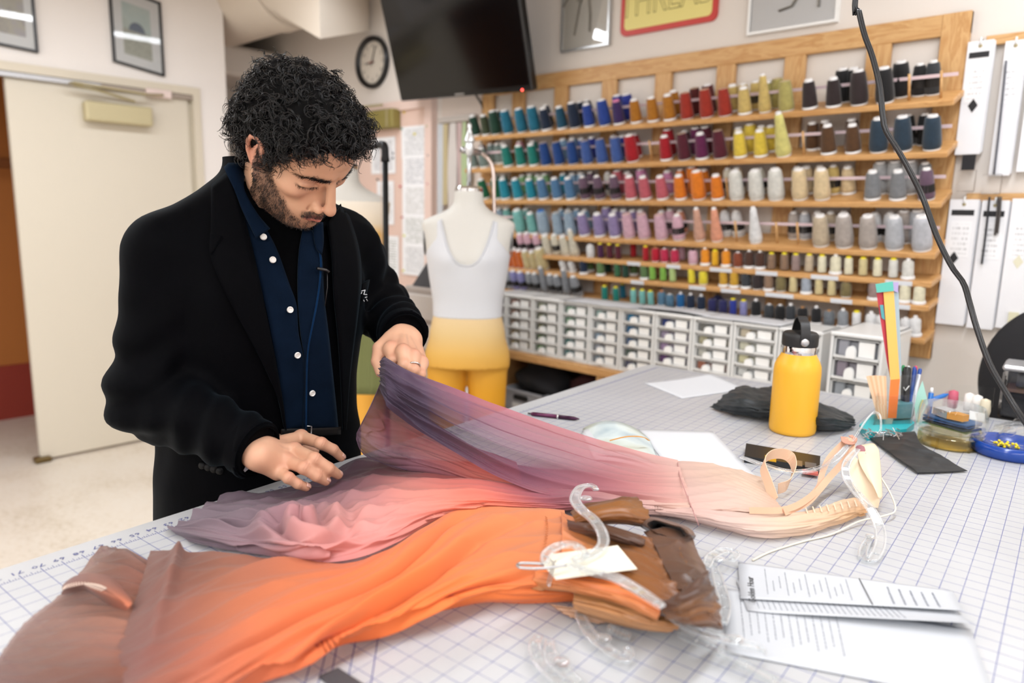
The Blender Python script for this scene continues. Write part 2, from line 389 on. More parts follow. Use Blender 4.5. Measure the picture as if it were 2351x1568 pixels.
# framed prints on the left wall
def wall_frame(label, name, corners, onf, nrm, fr_c, fr_w, mat_c, art_fn, glossy=True, depth=.022, group=None):
    p = np.array([onf(*c) for c in corners]); c0 = p.mean(0)
    ex = unit(p[1]-p[0]); ez = np.array([0, 0, 1.]); wdt = np.linalg.norm(p[1]-p[0]); hgt = abs(p[0][2]-p[3][2])
    t = thing(name, label, 'picture', c0-nrm*0.0, group); M = frame_m(c0, ex, nrm, ez)
    a, b = wdt/2, hgt/2
    m = MB()
    for lo, hi in (((-a, 0, -b), (a, depth, -b+fr_w)), ((-a, 0, b-fr_w), (a, depth, b)), ((-a, 0, -b+fr_w), (-a+fr_w, depth, b-fr_w)), ((a-fr_w, 0, -b+fr_w), (a, depth, b-fr_w))): m.box(lo, hi, M=M)
    m.build('frame', fr_c, t); MB().box((-a+fr_w, 0.001, -b+fr_w), (a-fr_w, depth*.5, b-fr_w), M=M).build('mount_board', mat_c, t)
    art_fn(t, M, a, b, depth*.5)
    if glossy: MB().box((-a+fr_w, depth*.6, -b+fr_w), (a-fr_w, depth*.7, b-fr_w), M=M).build('glass_pane', glass('picture_glass', rough=.03, mixt=.9), t)
    return t
def art_mat(name, stops, scale=4):
    q = N(name); q.set(Base_Color=q.ramp(q.noise(scale, 6, .65), [(p, lin(c)) for p, c in stops]), Roughness=.7); return q.m
art1 = art_mat('print_sky', [(.3, 'b7cfcb'), (.5, 'cfdcd6'), (.7, 'bfc9bd')]); art2 = art_mat('print_ground', [(.3, '9ea195'), (.5, 'c4c6b8'), (.7, 'a9aa9a')], 40)
art3 = art_mat('print_lilac', [(.3, 'a9a3a8'), (.5, 'c7c3b4'), (.7, 'bdb9c0')], 12); ink_m = pbr('print_ink', '7c8796', .8)
def art_hat(t, M, a, b, d):
    MB().box((-a*.55, d, -b*.0), (a*.55, d+.001, b*.68), M=M).build('art_sky', art1, t); MB().box((-a*.55, d, -b*.68), (a*.55, d+.001, 0), M=M).build('art_ground', art2, t)
    m = MB(); th = np.linspace(0, math.pi, 9); m.poly([np.array(M)[:3, :3]@np.array([.32*a*math.cos(x), d+.0012, -b*.02+b*.25*math.sin(x)])+np.array(M)[:3, 3] for x in th], .0008, np.array(M)[:3, 1]); m.build('art_motif', ink_m, t)
def art_lilac(t, M, a, b, d): MB().box((-a*.6, d, -b*.62), (a*.6, d+.001, b*.66), M=M).build('art_print', art3, t)
bfr = pbr('black_frame', '1b1b1d', .3)
onl = lambda x, y: on_x(x, y, XL)
wall_frame('black framed print with a blue-grey motif above the cream door', 'framed_print', [(246, -32), (366, 12), (378, 163), (256, 147)], onl, np.array([1., 0, 0]), bfr, .012, white_m, art_hat)
wall_frame('black framed lilac print cut off at the top left of the wall', 'framed_print', [(-60, -75), (72, -40), (88, 121), (-44, 97)], onl, np.array([1., 0, 0]), bfr, .012, white_m, art_lilac)
# duct: round pipe, ring seam, square boot
dt = thing('air_duct', 'large cream round ceiling duct with a tapering square boot', 'duct', (-4.3, 2.4, 2.5)); duct_m = pbr('duct_paint', 'ded2c3', .45)
def ringp(c, ax, r, n=32, sq=0.):
    ax = unit(ax); u = unit(np.cross(ax, (0, 0, 1))); v = np.cross(u, ax); a = np.arange(n)/n*2*math.pi; ca, sa = np.cos(a), np.sin(a)
    k = 1/np.maximum(np.abs(ca), np.abs(sa)); kk = 1+(k-1)*sq
    return np.array(c)+r*kk[:, None]*(ca[:, None]*u+sa[:, None]*v)
P1 = on_y(735, 89, 2.25); P2 = on_y(848, 71, 2.83); cb = on_y(650, 50, 2.36); rD = .25; dc = np.array([cb[0], 2.42, cb[2]+rD-.01])
ang = np.arange(40)/40*2*math.pi; yv, zv = np.array([0, 1., 0]), np.array([0, 0, 1.])
circ = lambda c, r: np.array([c+r*(math.cos(t)*yv+math.sin(t)*zv) for t in ang])
MB().grid(np.array([circ(dc-np.array([2.2, 0, 0]), rD), circ(dc-np.array([.16, 0, 0]), rD)]), wrap_v=True).build('round_pipe', duct_m, dt, smooth=True)
MB().grid(np.array([circ(dc-np.array([.17, 0, 0]), rD-.004), circ(dc-np.array([.165, 0, 0]), rD+.012), circ(dc-np.array([.01, 0, 0]), rD+.012), circ(dc-np.array([.005, 0, 0]), rD)]), wrap_v=True).build('collar', duct_m, dt, smooth=True, auto=30)
hR = .24; cR = (P1+P2)/2+zv*hR; uR = (P2-P1)/2; rect = []
for t in ang: k = 1/max(abs(math.cos(t)), abs(math.sin(t))); rect.append(cR+uR*math.cos(t)*k+zv*hR*math.sin(t)*k)
m = MB(); m.grid(np.array([circ(dc, rD)*(1-f)+np.array(rect)*f for f in (0, .25, .5, .75, 1)]), wrap_v=True); m.f.append(tuple(m.n-40+i for i in range(40))); m.mi.append(0); m.build('square_boot', duct_m, dt, smooth=True, auto=45)
pp = on_y(623, 90, 2.7); p2 = on_y(634, 420, 2.7)
tag(MB().tube([(pp[0], 2.7, 2.31), (p2[0], 2.7, 0.0)], .025, 10).build('wall_pipe', wall_m, smooth=True, loc=(pp[0], 2.7, 0)), 'cream vertical pipe in the recess behind the curly hair', 'pipe')
# clock
cc = on_y(853, 143, YB-.02); ck = thing('wall_clock', 'round black rimmed clock with a white face beside the television', 'clock', (cc[0], YB, cc[2]))
Mc = frame_m((cc[0], YB-.0, cc[2]), (1, 0, 0), (0, 0, 1), (0, -1, 0)); R_ = .155
m = MB().lathe([(R_-.03, .012), (R_-.018, .03), (R_-.006, .036), (R_, .02), (R_, 0)], 40, Mc); m.build('rim', black_m, ck, smooth=True)
MB().lathe([(.001, .013), (R_-.025, .012), (R_-.025, 0)], 40, Mc).build('face', pbr('clock_face', 'd8d0c4', .5), ck)
m = MB()
for h in range(1, 13):
    a_ = math.radians(90-30*h); text_mesh(m, str(h), .032, np.array(Mc) @ trn((.1*math.cos(a_), .1*math.sin(a_), .0145)))
for k in range(60):
    a_ = k*math.pi/30; m.box((.119, -.0012, .0136), (.124, .0012, .0142), M=np.array(Mc) @ rotm('Z', a_))
m.build('numerals', pbr('print_black', '1a1a1c', .6), ck, fix=False)
def hand(nm, ang, L, wd, c, z): MB().box((-.02, -wd, z), (L, wd, z+.002), M=np.array(Mc) @ rotm('Z', math.radians(ang))).build(nm, c, ck)
hand('hour_hand', 180+3, .066, .004, pbr('print_black', '1a1a1c', .6), .016); hand('minute_hand', 90-22, .1, .003, pbr('print_black', '1a1a1c', .6), .019); hand('second_hand', 182, .03, .002, pbr('red_paint', 'a33a2a', .5), .022)
# television
bl, brr = on_y(920, 233, 2.66), on_y(1222, 208, 2.66); wv_ = np.linalg.norm(brr-bl); tilt = math.radians(17); bl[1] -= .0; ex = unit(brr-bl); up = unit(np.array([0, -math.sin(tilt), math.cos(tilt)])); up = unit(up-ex*(ex@up)); nm_ = np.cross(ex, up)
tv = thing('television', 'large black flat screen tilted down high on the wall above the thread', 'television', bl); Mt = frame_m(bl, ex, -nm_, up)
# in this frame x runs along the screen, y back to the wall, z up
hg = wv_*.585; MB().box((0, 0, 0), (wv_, .045, hg), M=Mt, ch=.006).build('casing', pbr('tv_casing', '0d0d0f', .25), tv)
MB().box((.014, -.0015, .026), (wv_-.014, .001, hg-.014), M=Mt).build('screen', pbr('tv_screen', '060608', .12, spec=.5), tv)
MB().box((wv_*.46, -.003, .008), (wv_*.53, 0, .016), M=Mt).build('badge', metal_m, tv)
led = N('red_standby'); led.set(Base_Color=(1, .05, .05, 1), Emission_Color=(1, .08, .06, 1), Emission_Strength=7.)
MB().lathe([(.001, .004), (.004, .003), (.005, 0)], 12, np.array(Mt) @ trn((wv_-.06, -.002, .007)) @ rotm('X', math.pi/2)).build('standby_light', led.m, tv)
m = MB(); m.box((wv_*.38, .045, hg*.3), (wv_*.62, .07, hg*.7), M=Mt); e = np.array(Mt)[:3, :3] @ np.array([wv_*.5, .06, hg*.5])+bl; m.tube([e, (e[0], YB-.004, e[2]+.02)], .03, 8); m.build('wall_bracket', black_m, tv)
ca = on_y(1095, 222, 2.8); cb = on_y(1098, 262, 2.8)
tag(MB().tube(spline([(ca[0]-.02, 2.72, ca[2]+.06), (ca[0], 2.8, ca[2]), (cb[0]+.01, 2.835, cb[2]), (cb[0]-.01, 2.83, cb[2]-.2)], 14), .006, 6).build('television_cable', black_m, smooth=True, loc=(ca[0], 2.8, ca[2])), 'thin black cable hanging below the television', 'cable')
# fashion sketches and the sign above the rack
onb = lambda x, y: on_y(x, y, YB)
nb = np.array([0, -1., 0])
sk_m = pbr('sketch_grey', '8d887f', .8); lbl_m = pbr('label_grey', '8a8f8d', .7)
def limb(m, M, pts, r, d): m.tube([np.array(M)[:3, :3]@np.array([x, d+.0015, z])+np.array(M)[:3, 3] for x, z in pts], r, 6, flat=.15)
def art_fig(t, M, a, b, d):
    m = MB(); s = b
    for pts, r in (([(-.02, .55*s), (-.02, .35*s), (-.03, .15*s)], .035), ([(-.03, .2*s), (-.045, -.2*s), (-.06, -.62*s)], .014), ([(.02, .2*s), (.03, -.2*s), (.03, -.6*s)], .014), ([(-.05, .5*s), (-.11, .3*s), (-.14, .1*s)], .01), ([(.03, .5*s), (.07, .3*s), (.08, .2*s)], .008), ([(-.01, .68*s), (-.01, .62*s)], .025)): limb(m, M, pts, r, d)
    m.build('figure_sketch', sk_m, t); MB().box((a*.45, d, -b*.8), (a*.75, d+.001, -b*.72), M=M).build('caption', lbl_m, t)
def art_legs(t, M, a, b, d):
    m = MB()
    for pts, r in (([(.02, .5*b), (.03, -.3*b), (.0, -.55*b), (-.05, -.6*b)], .018), ([(.09, .5*b), (.1, -.3*b), (.1, -.65*b)], .018), ([(.05, .8*b), (.05, .45*b)], .06)): limb(m, M, pts, r, d)
    m.build('figure_sketch', sk_m, t); MB().box((a*.6, d, -b*.3), (a*.7, d+.001, -b*.26), M=M).build('caption', lbl_m, t)
cardm = pbr('sketch_card', 'dcd8cf', .5); cardw = pbr('sketch_card_white', 'e9eaeb', .4)
def quad_on(x0, x1, ytop, yb0, yb1): return [(x0, ytop), (x1, ytop-15), (x1, yb1), (x0, yb0)]
def wf(label, px0, px1, yb0, yb1, hgt, fr, w, card, fn):
    p0, p1 = onb(px0, yb0), onb(px1, yb1); zb = (p0[2]+p1[2])/2
    P = [(p0[0], YB, zb+hgt), (p1[0], YB, zb+hgt), (p1[0], YB, zb), (p0[0], YB, zb)]; it = iter(P)
    return wall_frame(label, 'framed_sketch', [0]*4 and [(i, 0) for i in range(4)], lambda i, _: np.array(P[i]), nb, fr, w, card, fn, True)
silver = pbr('silver_frame', 'c9cbcc', .3, .8)
wf('silver framed drawing of a standing figure between television and yellow sign', 1292, 1402, 122, 105, .36, silver, .008, cardm, art_fig)
wf('white framed drawing of legs right of the yellow sign', 1719, 1926, 84, 52, .36, white_m, .01, cardw, art_legs)
p0, p1 = onb(1427, 86), onb(1648, 48); zb = (p0[2]+p1[2])/2; sg = thing('thread_sign', 'yellow sign with a red border reading THREAD above the rack', 'sign', (p0[0], YB, zb))
a, hS = p1[0]-p0[0], .34
def rrect(x0, z0, x1, z1, r, Y, n=6):
    out = []
    for cx, cz, s in ((x1-r, z1-r, 0), (x0+r, z1-r, 1), (x0+r, z0+r, 2), (x1-r, z0+r, 3)):
        for k in range(n+1): t = (s+k/n)*math.pi/2; out.append((cx+r*math.cos(t), Y, cz+r*math.sin(t)))
    return out
MB().poly(rrect(p0[0], zb, p1[0], zb+hS, .03, YB), .012, nb).build('border', pbr('sign_red', 'c53b35', .4), sg)
MB().poly(rrect(p0[0]+.022, zb+.022, p1[0]-.022, zb+hS-.022, .02, YB-.012), .002, nb).build('panel', pbr('sign_yellow', 'e6d987', .45), sg)
text_obj('lettering', 'THREAD', .19, frame_m(((p0[0]+p1[0])/2, YB-.0145, zb+.135), (1, 0, 0), (0, 0, 1), nb), pbr('sign_ink', '7d7648', .6), sg, sx=.66, outline=.0016)
# pink door_2 with closer and pinned papers
d2 = thing('door_2', None, None, (-3.7, YB, 0)); d2['kind'] = 'structure'
XR = on_y(1004, 231, YB)[0]
MB().box((XR-1.02, YB-.03, 0), (XR-.06, YB-.004, 2.0), ch=.002).build('door_leaf', pink_m, d2)
for lo_d, hi_d in (((XR-.06, YB-.045, 0), (XR, YB, 2.0)), ((XR-1.08, YB-.045, 2.0), (XR, YB, 2.055)), ((XR-1.08, YB-.045, 0), (XR-1.02, YB, 2.0))): MB().box(lo_d, hi_d).build('door_frame', pbr('pink_frame', 'e2c8bd', .5), d2)
a0, a1 = on_y(820, 258, 2.75), on_y(899, 292, 2.75)
cl = MB().box((a0[0]-.1, 2.755, a1[2]), (a1[0], 2.82, a0[2]), ch=.006).build('door_closer', pbr('olive_paint', '8b7f45', .45, .2), d2)
MB().tube([(a0[0]-.1, 2.74, 2.0), (a0[0]+.06, 2.72, 2.03), (a1[0]-.1, 2.76, 2.035)], .008, 6).build('closer_arm', brass_m, cl)
MB().box((a1[0]-.06, 2.753, a1[2]+.005), (a1[0]-.045, 2.757, a0[2]-.005)).build('closer_seam', brass_m, cl)
hd = on_y(945, 672, 2.8); MB().box((hd[0]-.06, 2.77, hd[2]-.014), (hd[0]+.07, 2.8, hd[2]+.014), ch=.008).build('door_handle', pbr('dark_brass', '6d5a35', .4, .6), d2)
gr = MB()
for k in range(11): gr.box((XR-.42, YB-.036, .62+k*.02), (XR-.12, YB-.03, .632+k*.02))
gr.build('vent_grille', pbr('pink_grille', 'b89b8d', .6), d2)
def print_mat(name, n, ink, base='eeeef0', thr=.45, margin=.12, seed=0., ax=('X', 'Z')):
    q = N(name); tc = q.n('ShaderNodeTexCoord').outputs['Generated']; s = q.n('ShaderNodeSeparateXYZ', {0: tc}); u, v = s.outputs[ax[0]], s.outputs[ax[1]]
    M = lambda op, a_, b_=0.: q.n('ShaderNodeMath', {0: a_, 1: b_}, operation=op).outputs[0]
    vn = M('MULTIPLY', v, float(n)); fr = M('FRACT', vn); row = M('FLOOR', vn)
    wn = q.n('ShaderNodeCombineXYZ', {0: M('MULTIPLY', u, 22.), 1: M('MULTIPLY', row, 3.7), 2: seed})
    no = q.n('ShaderNodeTexNoise', {'Vector': wn.outputs[0], 'Scale': 1., 'Detail': 2.}).outputs[0]
    k = M('MULTIPLY', M('GREATER_THAN', no, thr), M('MULTIPLY', M('GREATER_THAN', fr, .35), M('LESS_THAN', fr, .8)))
    for t_, a_ in (('GREATER_THAN', margin), ('LESS_THAN', 1-margin)):
        k = M('MULTIPLY', k, M(t_, u, a_)); k = M('MULTIPLY', k, M(t_, v, a_*.7 if t_ == 'GREATER_THAN' else 1-margin*.7))
    q.set(Base_Color=q.n('ShaderNodeMixRGB', {0: k, 1: (*lin(base), 1), 2: (*lin(ink), 1)}).outputs[0], Roughness=.7); return q.m
pm = [print_mat('typed_%d' % i, n_, c_, seed=i*3.3) for i, (n_, c_) in enumerate(((26, 'a9abae'), (20, '9fa0a8'), (30, 'b3b2ae'), (16, 'a3a8a0')))]
def wpaper(label, x0, y0, x1, y1, mat, Y=YB-.034, pins=(), rot=0., group='papers pinned on the pink door'):
    a_, b_ = on_y(x0, y0, Y), on_y(x1, y1, Y); t = thing('pinned_paper', label, 'paper', (a_[0], Y, b_[2]), group)
    MB().box((a_[0], Y-.0012, b_[2]), (b_[0], Y, a_[2])).build('sheet', mat, t)
    for (px_, py_, c_) in pins:
        p_ = on_y(px_, py_, Y); MB().lathe([(.001, .011), (.005, .01), (.004, .004), (.007, .002), (.007, 0)], 10, frame_m((p_[0], Y-.0012, p_[2]), (1, 0, 0), (0, 0, 1), (0, -1, 0))).build('pin', pbr('pin_'+c_, c_, .35), t, smooth=True)
wpaper('topmost of the typed sheets down the pink door, with yellow sticker', 922, 292, 986, 362, pm[0], pins=[(923, 296, '2f6b4a'), (983, 290, '58a050'), (953, 308, 'e8d62a')])
wpaper('second typed sheet from the top of the long column', 924, 358, 987, 428, pm[1], Y=YB-.0355, pins=[(985, 357, '3a4560')])
wpaper('third typed sheet in the long column beside red and green flags', 924, 424, 987, 498, pm[2], Y=YB-.037, pins=[(920, 428, 'd0405a'), (984, 422, 'c87a8a')])
wpaper('fourth typed sheet in the column, with a red pin', 924, 494, 988, 566, pm[3], Y=YB-.0385, pins=[(924, 499, 'b03a3a'), (929, 541, 'd8d83a')])
wpaper('lowest typed sheet of the column, with striped lines', 924, 560, 986, 636, pm[0], Y=YB-.040, pins=[(927, 621, 'e0dc70')])
wpaper('typed sheet left of the column, partly behind the black pipe', 852, 318, 908, 398, pm[1], pins=[(903, 352, '55565c'), (903, 363, '55565c')])
wpaper('narrow sheet behind the black pipe at shoulder height', 866, 416, 905, 516, pm[2], pins=[(868, 412, '2d2f33')])
wpaper('lowest narrow sheet right of the black pipe', 872, 540, 916, 638, pm[3])
for c_, x_, y_ in (('e0c040', 927, 258), ('d8b030', 985, 250)):
    p_ = on_y(x_, y_, YB-.034); tag(MB().lathe([(.001, .011), (.005, .01), (.004, .004), (.008, .002), (.008, 0)], 10, frame_m((p_[0], YB-.03, p_[2]), (1, 0, 0), (0, 0, 1), (0, -1, 0))).build('push_pin', pbr('pin_'+c_, c_, .35), smooth=True, loc=(p_[0], YB-.03, p_[2])), 'lone yellow push pin on the pink door, %s of two' % ('left' if x_ < 950 else 'right'), 'push pin')
# clear rulers and curves hanging right of the pink door
rx = [(1004, 1016, 'c9cdd2', 300, 560), (1017, 1027, 'c8b88f', 312, 470), (1028, 1048, 'dcd5d0', 318, 520), (1049, 1058, 'cdb4b2', 300, 480), (1059, 1071, 'b9cc9f', 305, 470)]
hl = on_y(1010, 275, 2.8); hr = on_y(1088, 262, 2.8)
tag(MB().box((hl[0]-.02, 2.8, hl[2]-.02), (hr[0], YB, hl[2]+.012), ch=.003).build('ruler_rail', pbr('grey_rail', 'b7aea6', .6), loc=(hl[0], 2.82, hl[2])), 'grey rail the clear rulers hang from beside the pink door', 'rail')
for i, (xa, xb, c_, ya, yb) in enumerate(rx):
    a_, b_ = on_y(xa, ya, 2.795), on_y(xb, yb, 2.795); zt = hl[2]-.025
    q = N('ruler_plastic_'+c_); q.set(Base_Color=(*lin(c_), 1), Roughness=.15, Alpha=.75)
    m = MB()
    if i in (2, 4):
        zs = np.linspace(b_[2], zt, 9); w_ = (b_[0]-a_[0])/2; cx_ = (a_[0]+b_[0])/2
        bow = [.012*math.sin(k/8*math.pi*1.5) for k in range(9)]
        m.poly([(cx_-w_*(.5+.5*math.sin(k/8*3)), 2.795, z) for k, z in enumerate(zs)]+[(cx_+w_+bow[k], 2.795, zs[k]) for k in range(8, -1, -1)], .004, (0, 1, 0))
    else: m.box((a_[0], 2.795, b_[2]), (b_[0], 2.799, zt), ch=.001)
    for k in range(6): m.box((a_[0]+.004, 2.7935, b_[2]+.03+k*.06), (a_[0]+.012, 2.795, b_[2]+.032+k*.06))
    nm_l = ['leftmost grey clear ruler hanging beside the pink door frame', 'narrow tan clear ruler, second from the pink door', 'wide clear french curve, third from the pink door', 'narrow rosy ruler, fourth from the pink door', 'green tinted hip curve nearest the thread rack'][i]
    tag(m.build('hanging_ruler', q.m, loc=(a_[0], 2.795, b_[2])), nm_l, 'ruler', 'rulers hanging beside the pink door')
m = MB().box((-3.2, YB-.012, .6), (-2.88, YB-.001, hl[2]+.16)); tag(m.build('pinboard', pbr('pinboard', 'd9cabf', .7), loc=(-3.0, YB, .6)), 'pale pinboard panel behind the hanging rulers', 'board')
# ================================================================== THREAD RACK
pine = wood('pine', 'bd8d57', 'd2a873', (1.2, 9, 9), 4.); pine_v = wood('pine_upright', 'bd8d57', 'd2a873', (9, 9, 1.2), 4.); pine_s = wood('pine_shelf', 'be8c55', 'd2a36b', (1.2, 9, 9), 4.)
RX0, RX1 = -2.86, -.617; YF = 2.695
SH = [z+.009 for z in (1.787, 1.626, 1.466, 1.300, 1.208, 1.128, 1.017)]
rk = thing('thread_rack', 'big pine wall rack of seven shelves holding coloured thread', 'rack', (RX0, YB, .94))
MB().box((RX0, YB-.024, 2.02), (RX1, YB-.004, 2.09), ch=.002).build('top_rail', pine, rk)
MB().box((RX0, YB-.024, .94), (RX1, YB-.004, 1.0), ch=.002).build('bottom_rail', pine, rk)
STILT = [.36]*4+[.16]*3
def sh_frame(i): a_ = STILT[i]; return frame_m((0, YF, SH[i]), (1, 0, 0), (0, math.cos(a_), math.sin(a_)), (0, -math.sin(a_), math.cos(a_)))
def sh_pt(i, s, h=.001): m_ = sh_frame(i); return m_[:3, 3]+m_[:3, 1]*s+m_[:3, 2]*h
bx_ = [on_y(px, y, YB-.024)[0] for px, y in ((1120, 235), (1189, 225), (1287, 215), (1398, 200), (1522, 185), (1666, 165), (1825, 140), (2018, 110))]
for x in bx_: MB().box((x-.04, YB-.026, 1.0), (x+.04, YB-.004, 2.02), ch=.002).build('upright', pine_v, rk)
MB().box((RX1-.085, YB-.026, .94), (RX1, YB-.003, 2.09), ch=.002).build('upright', pine_v, rk)
for i, z in enumerate(SH):
    MB().box((RX0, 0, -.02), (RX1+.006, (YB-.027-YF)/math.cos(STILT[i]), 0), M=sh_frame(i), ch=.003).build('shelf', pine_s, rk)
ribbon = pbr('pink_ribbon', 'e3cdd3', .6)
for i in range(4): MB().box((RX0+.08, .072, .058), (RX1-.0, .074, .069), M=sh_frame(i)).build('elastic_band', ribbon, rk)
tapes = [(4, (1440, 1470, 1530, 1562, 1630, 1680, 1735, 1785, 1862, 1925, 2033, 2095)), (5, (1448, 1478, 1582, 1620, 1655, 1700, 1757, 1822, 1907, 1957, 2060, 2090)), (6, (1440, 1468, 1580, 1615, 1650, 1680, 1733, 1790, 1886, 1956))]
def solve_x(px, Y, z):
    lo, hi = -4., 1.
    for _ in range(40):
        mid = (lo+hi)/2
        if px_of((mid, Y, z))[0] < px: lo = mid
        else: hi = mid
    return lo
for i, xs in tapes:
    for a, b in zip(xs[::2], xs[1::2]):
        xa, xb = solve_x(a, YF, SH[i]), solve_x(b, YF, SH[i]); MB().box((xa, -.0012, -.018), (xb, .0004, -.002), M=sh_frame(i)).build('tape_label', paper_m, rk)
TH_C = {'dark green': '12402f', 'olive green': '3e4a30', 'teal': '136f8c', 'navy': '10243f', 'petrol': '14506b', 'blue': '23459c', 'royal blue': '27389a', 'purple': '3a2560', 'mustard': 'b9771c', 'red orange': 'a82f1c', 'dark red': '5d1a18', 'straw yellow': 'd9bd72', 'khaki': 'b9ae66', 'dark brown': '2e2122', 'black': '0f0f12',
 'grey green': '7f918c', 'sea green': '118276', 'cobalt blue': '15458c', 'periwinkle': '3f5fa6', 'sky blue': '8fb2cf', 'red': 'b00f20', 'crimson': 'c01030', 'maroon': '571026', 'plum': '66184c', 'yellow': 'edd04a', 'pale yellow': 'e2d983', 'brown': '5a3a1c', 'slate': '24394a',
 'emerald': '156b47', 'turquoise': '1a93ab', 'steel blue': '5481ab', 'mauve': '6d5468', 'rose': 'cc6470', 'orange': 'ee8318', 'cream': 'e6e0cc', 'off-white': 'e4e2da', 'peach cream': 'e6cda2', 'grey': '86888b', 'light green': '8fc084', 'pink': 'dc8fa6', 'lilac pink': 'd58fb9', 'light grey': 'b3b3b3',
 'aqua': '7fc2bc', 'pale blue': '9fb5c8', 'lilac': '9a8ab8', 'pale pink': 'e0b4c4', 'beige pink': 'd9a790', 'peach': 'eda485', 'white': 'eeeeee', 'beige': 'c9b69b', 'taupe': 'b5aaa2', 'silver grey': 'bdbfc4', 'pearl grey': 'c5c6cc', 'coral': 'd9725a',
 'deep purple': '4b1a48', 'wine': '6a1026', 'raspberry': 'c52a50', 'amber': 'f0961c', 'golden yellow': 'efb51d', 'rust': '8a4326', 'chocolate': '4a2c1e', 'tan': '90735c', 'ivory': 'ece5c8', 'sand': 'd8c795', 'leaf green': '356b45', 'lime green': '86bb4c', 'pale lime': 'b7cf86', 'lemon': 'efdc3a', 'gold': 'd0a030', 'olive': '7d7048', 'blue grey': 'a5adb8', 'dusty mauve': '9c8580', 'ocean blue': '14639f', 'indigo': '24245c', 'lavender': '8f8fc4', 'charcoal': '34383d', 'ash grey': '70767c', 'silver': '93979d', 'moss green': '5d7a4a', 'steel': '58809c', 'burnt orange': 'd76a1e'}
th_m = objcol('thread', .75, 'thread', sheen=.3); cap_m = objcol('spool_plastic', .4); core_m = pbr('white_core', 'e9e7e6', .45); hole_m = pbr('dark_hole', '14110f', .8)
KIND = {}
def spool_proto(kind):
    if kind in KIND: return KIND[kind]
    W, T_, Ft, Bd = {
     'c': ([(.017, .0935), (.0195, .092), (.0225, .07), (.0265, .02), (.0275, .010), (.025, .007)], [(.0005, .085), (.0075, .085), (.0075, .103), (.0125, .1025), (.0145, .099), (.015, .092)], [(.0255, .0075), (.0275, .005), (.0275, 0)], None),
     'o': ([(.0165, .104), (.0185, .1035), (.0225, .08), (.0275, .02), (.028, .006), (.026, .002)], [(.0005, .07), (.0125, .07), (.0130, .1052), (.0165, .1045), (.017, .1)], [(.0265, .003), (.0265, 0)], None),
     't': ([(.009, .128), (.0115, .126), (.0155, .085), (.0225, .03), (.024, .012), (.021, .004)], [(.0005, .12), (.005, .12), (.005, .136), (.008, .135), (.0092, .126)], [(.0215, .004), (.0215, 0)], None),
     'b': ([(.0195, .108), (.0225, .106), (.0258, .08), (.0295, .03), (.0298, .012), (.026, .004)], [(.0005, .095), (.0095, .095), (.0095, .115), (.0155, .114), (.0172, .106)], [(.0275, .004), (.0275, 0)], None),
     's': ([(.008, .058), (.0135, .055), (.0165, .049), (.0168, .008)], [(.0005, .056), (.004, .056), (.004, .066), (.0062, .065), (.0062, .056)], [(.0165, .009), (.0205, .007), (.021, 0)], None),
     'y': ([(.0105, .056), (.0128, .053), (.0132, .03), (.0136, .003)], [(.006, .062), (.0085, .0605), (.0088, .055)], None, None),
     'k': ([(.0075, .052), (.0145, .05), (.0175, .04), (.018, .006), (.016, .002)], [(.0005, .045), (.004, .045), (.004, .056), (.0065, .055), (.0065, .05)], [(.0165, .003), (.0165, 0)], None),
     'l': ([(.0135, .098), (.018, .094), (.0215, .07), (.0265, .012), (.024, .004)], [(.0005, .09), (.006, .09), (.006, .105), (.0105, .104), (.0125, .097)], [(.0252, .003), (.0252, 0)], [(.0236, .052), (.0258, .026)])}[kind]
    out = []
    for nm, pr_, mt_, sg in (('thread_winding', W, th_m, 16), ('spool_tip', T_, cap_m, 12), ('spool_foot', Ft, core_m, 14), ('label_band', Bd, hole_m, 14)):
        if pr_: o = MB().lathe(pr_, sg).build(nm, mt_, smooth=True, auto=50); COL.objects.unlink(o); out.append(o)
    KIND[kind] = out; return out
KN = {'c': 'cone', 'o': 'open-topped cone', 't': 'slim cone', 'b': 'fat cone', 's': 'footed spool', 'y': 'slim capped spool', 'k': 'dumpy spool', 'l': 'banded cone'}
ORD = ['', 'first', 'second', 'third', 'fourth', 'fifth', 'sixth', 'seventh', 'eighth', 'ninth', 'tenth', 'eleventh', 'twelfth']
def nth(k):
    if k < len(ORD): return ORD[k]
    return '%d%s' % (k, {1: 'st', 2: 'nd', 3: 'rd'}.get(k % 10, 'th') if not 10 < k % 100 < 14 else 'th')
SHN = ['topmost', 'second', 'third', 'fourth', 'fifth', 'sixth', 'lowest']
def place(kind, col, P, tiltx, tilty, sc, label, group, capc):
    t = thing('thread_spool' if kind in 'syk' else 'thread_cone', label, 'thread', P, group)
    t.rotation_euler = Euler((tiltx, tilty, 0)); t.scale = (sc,)*3
    for o in spool_proto(kind):
        x = o.copy(); COL.objects.link(x); x.parent = t; x.color = (*lin(TH_C[col] if o.name.startswith('thread') else capc), 1)
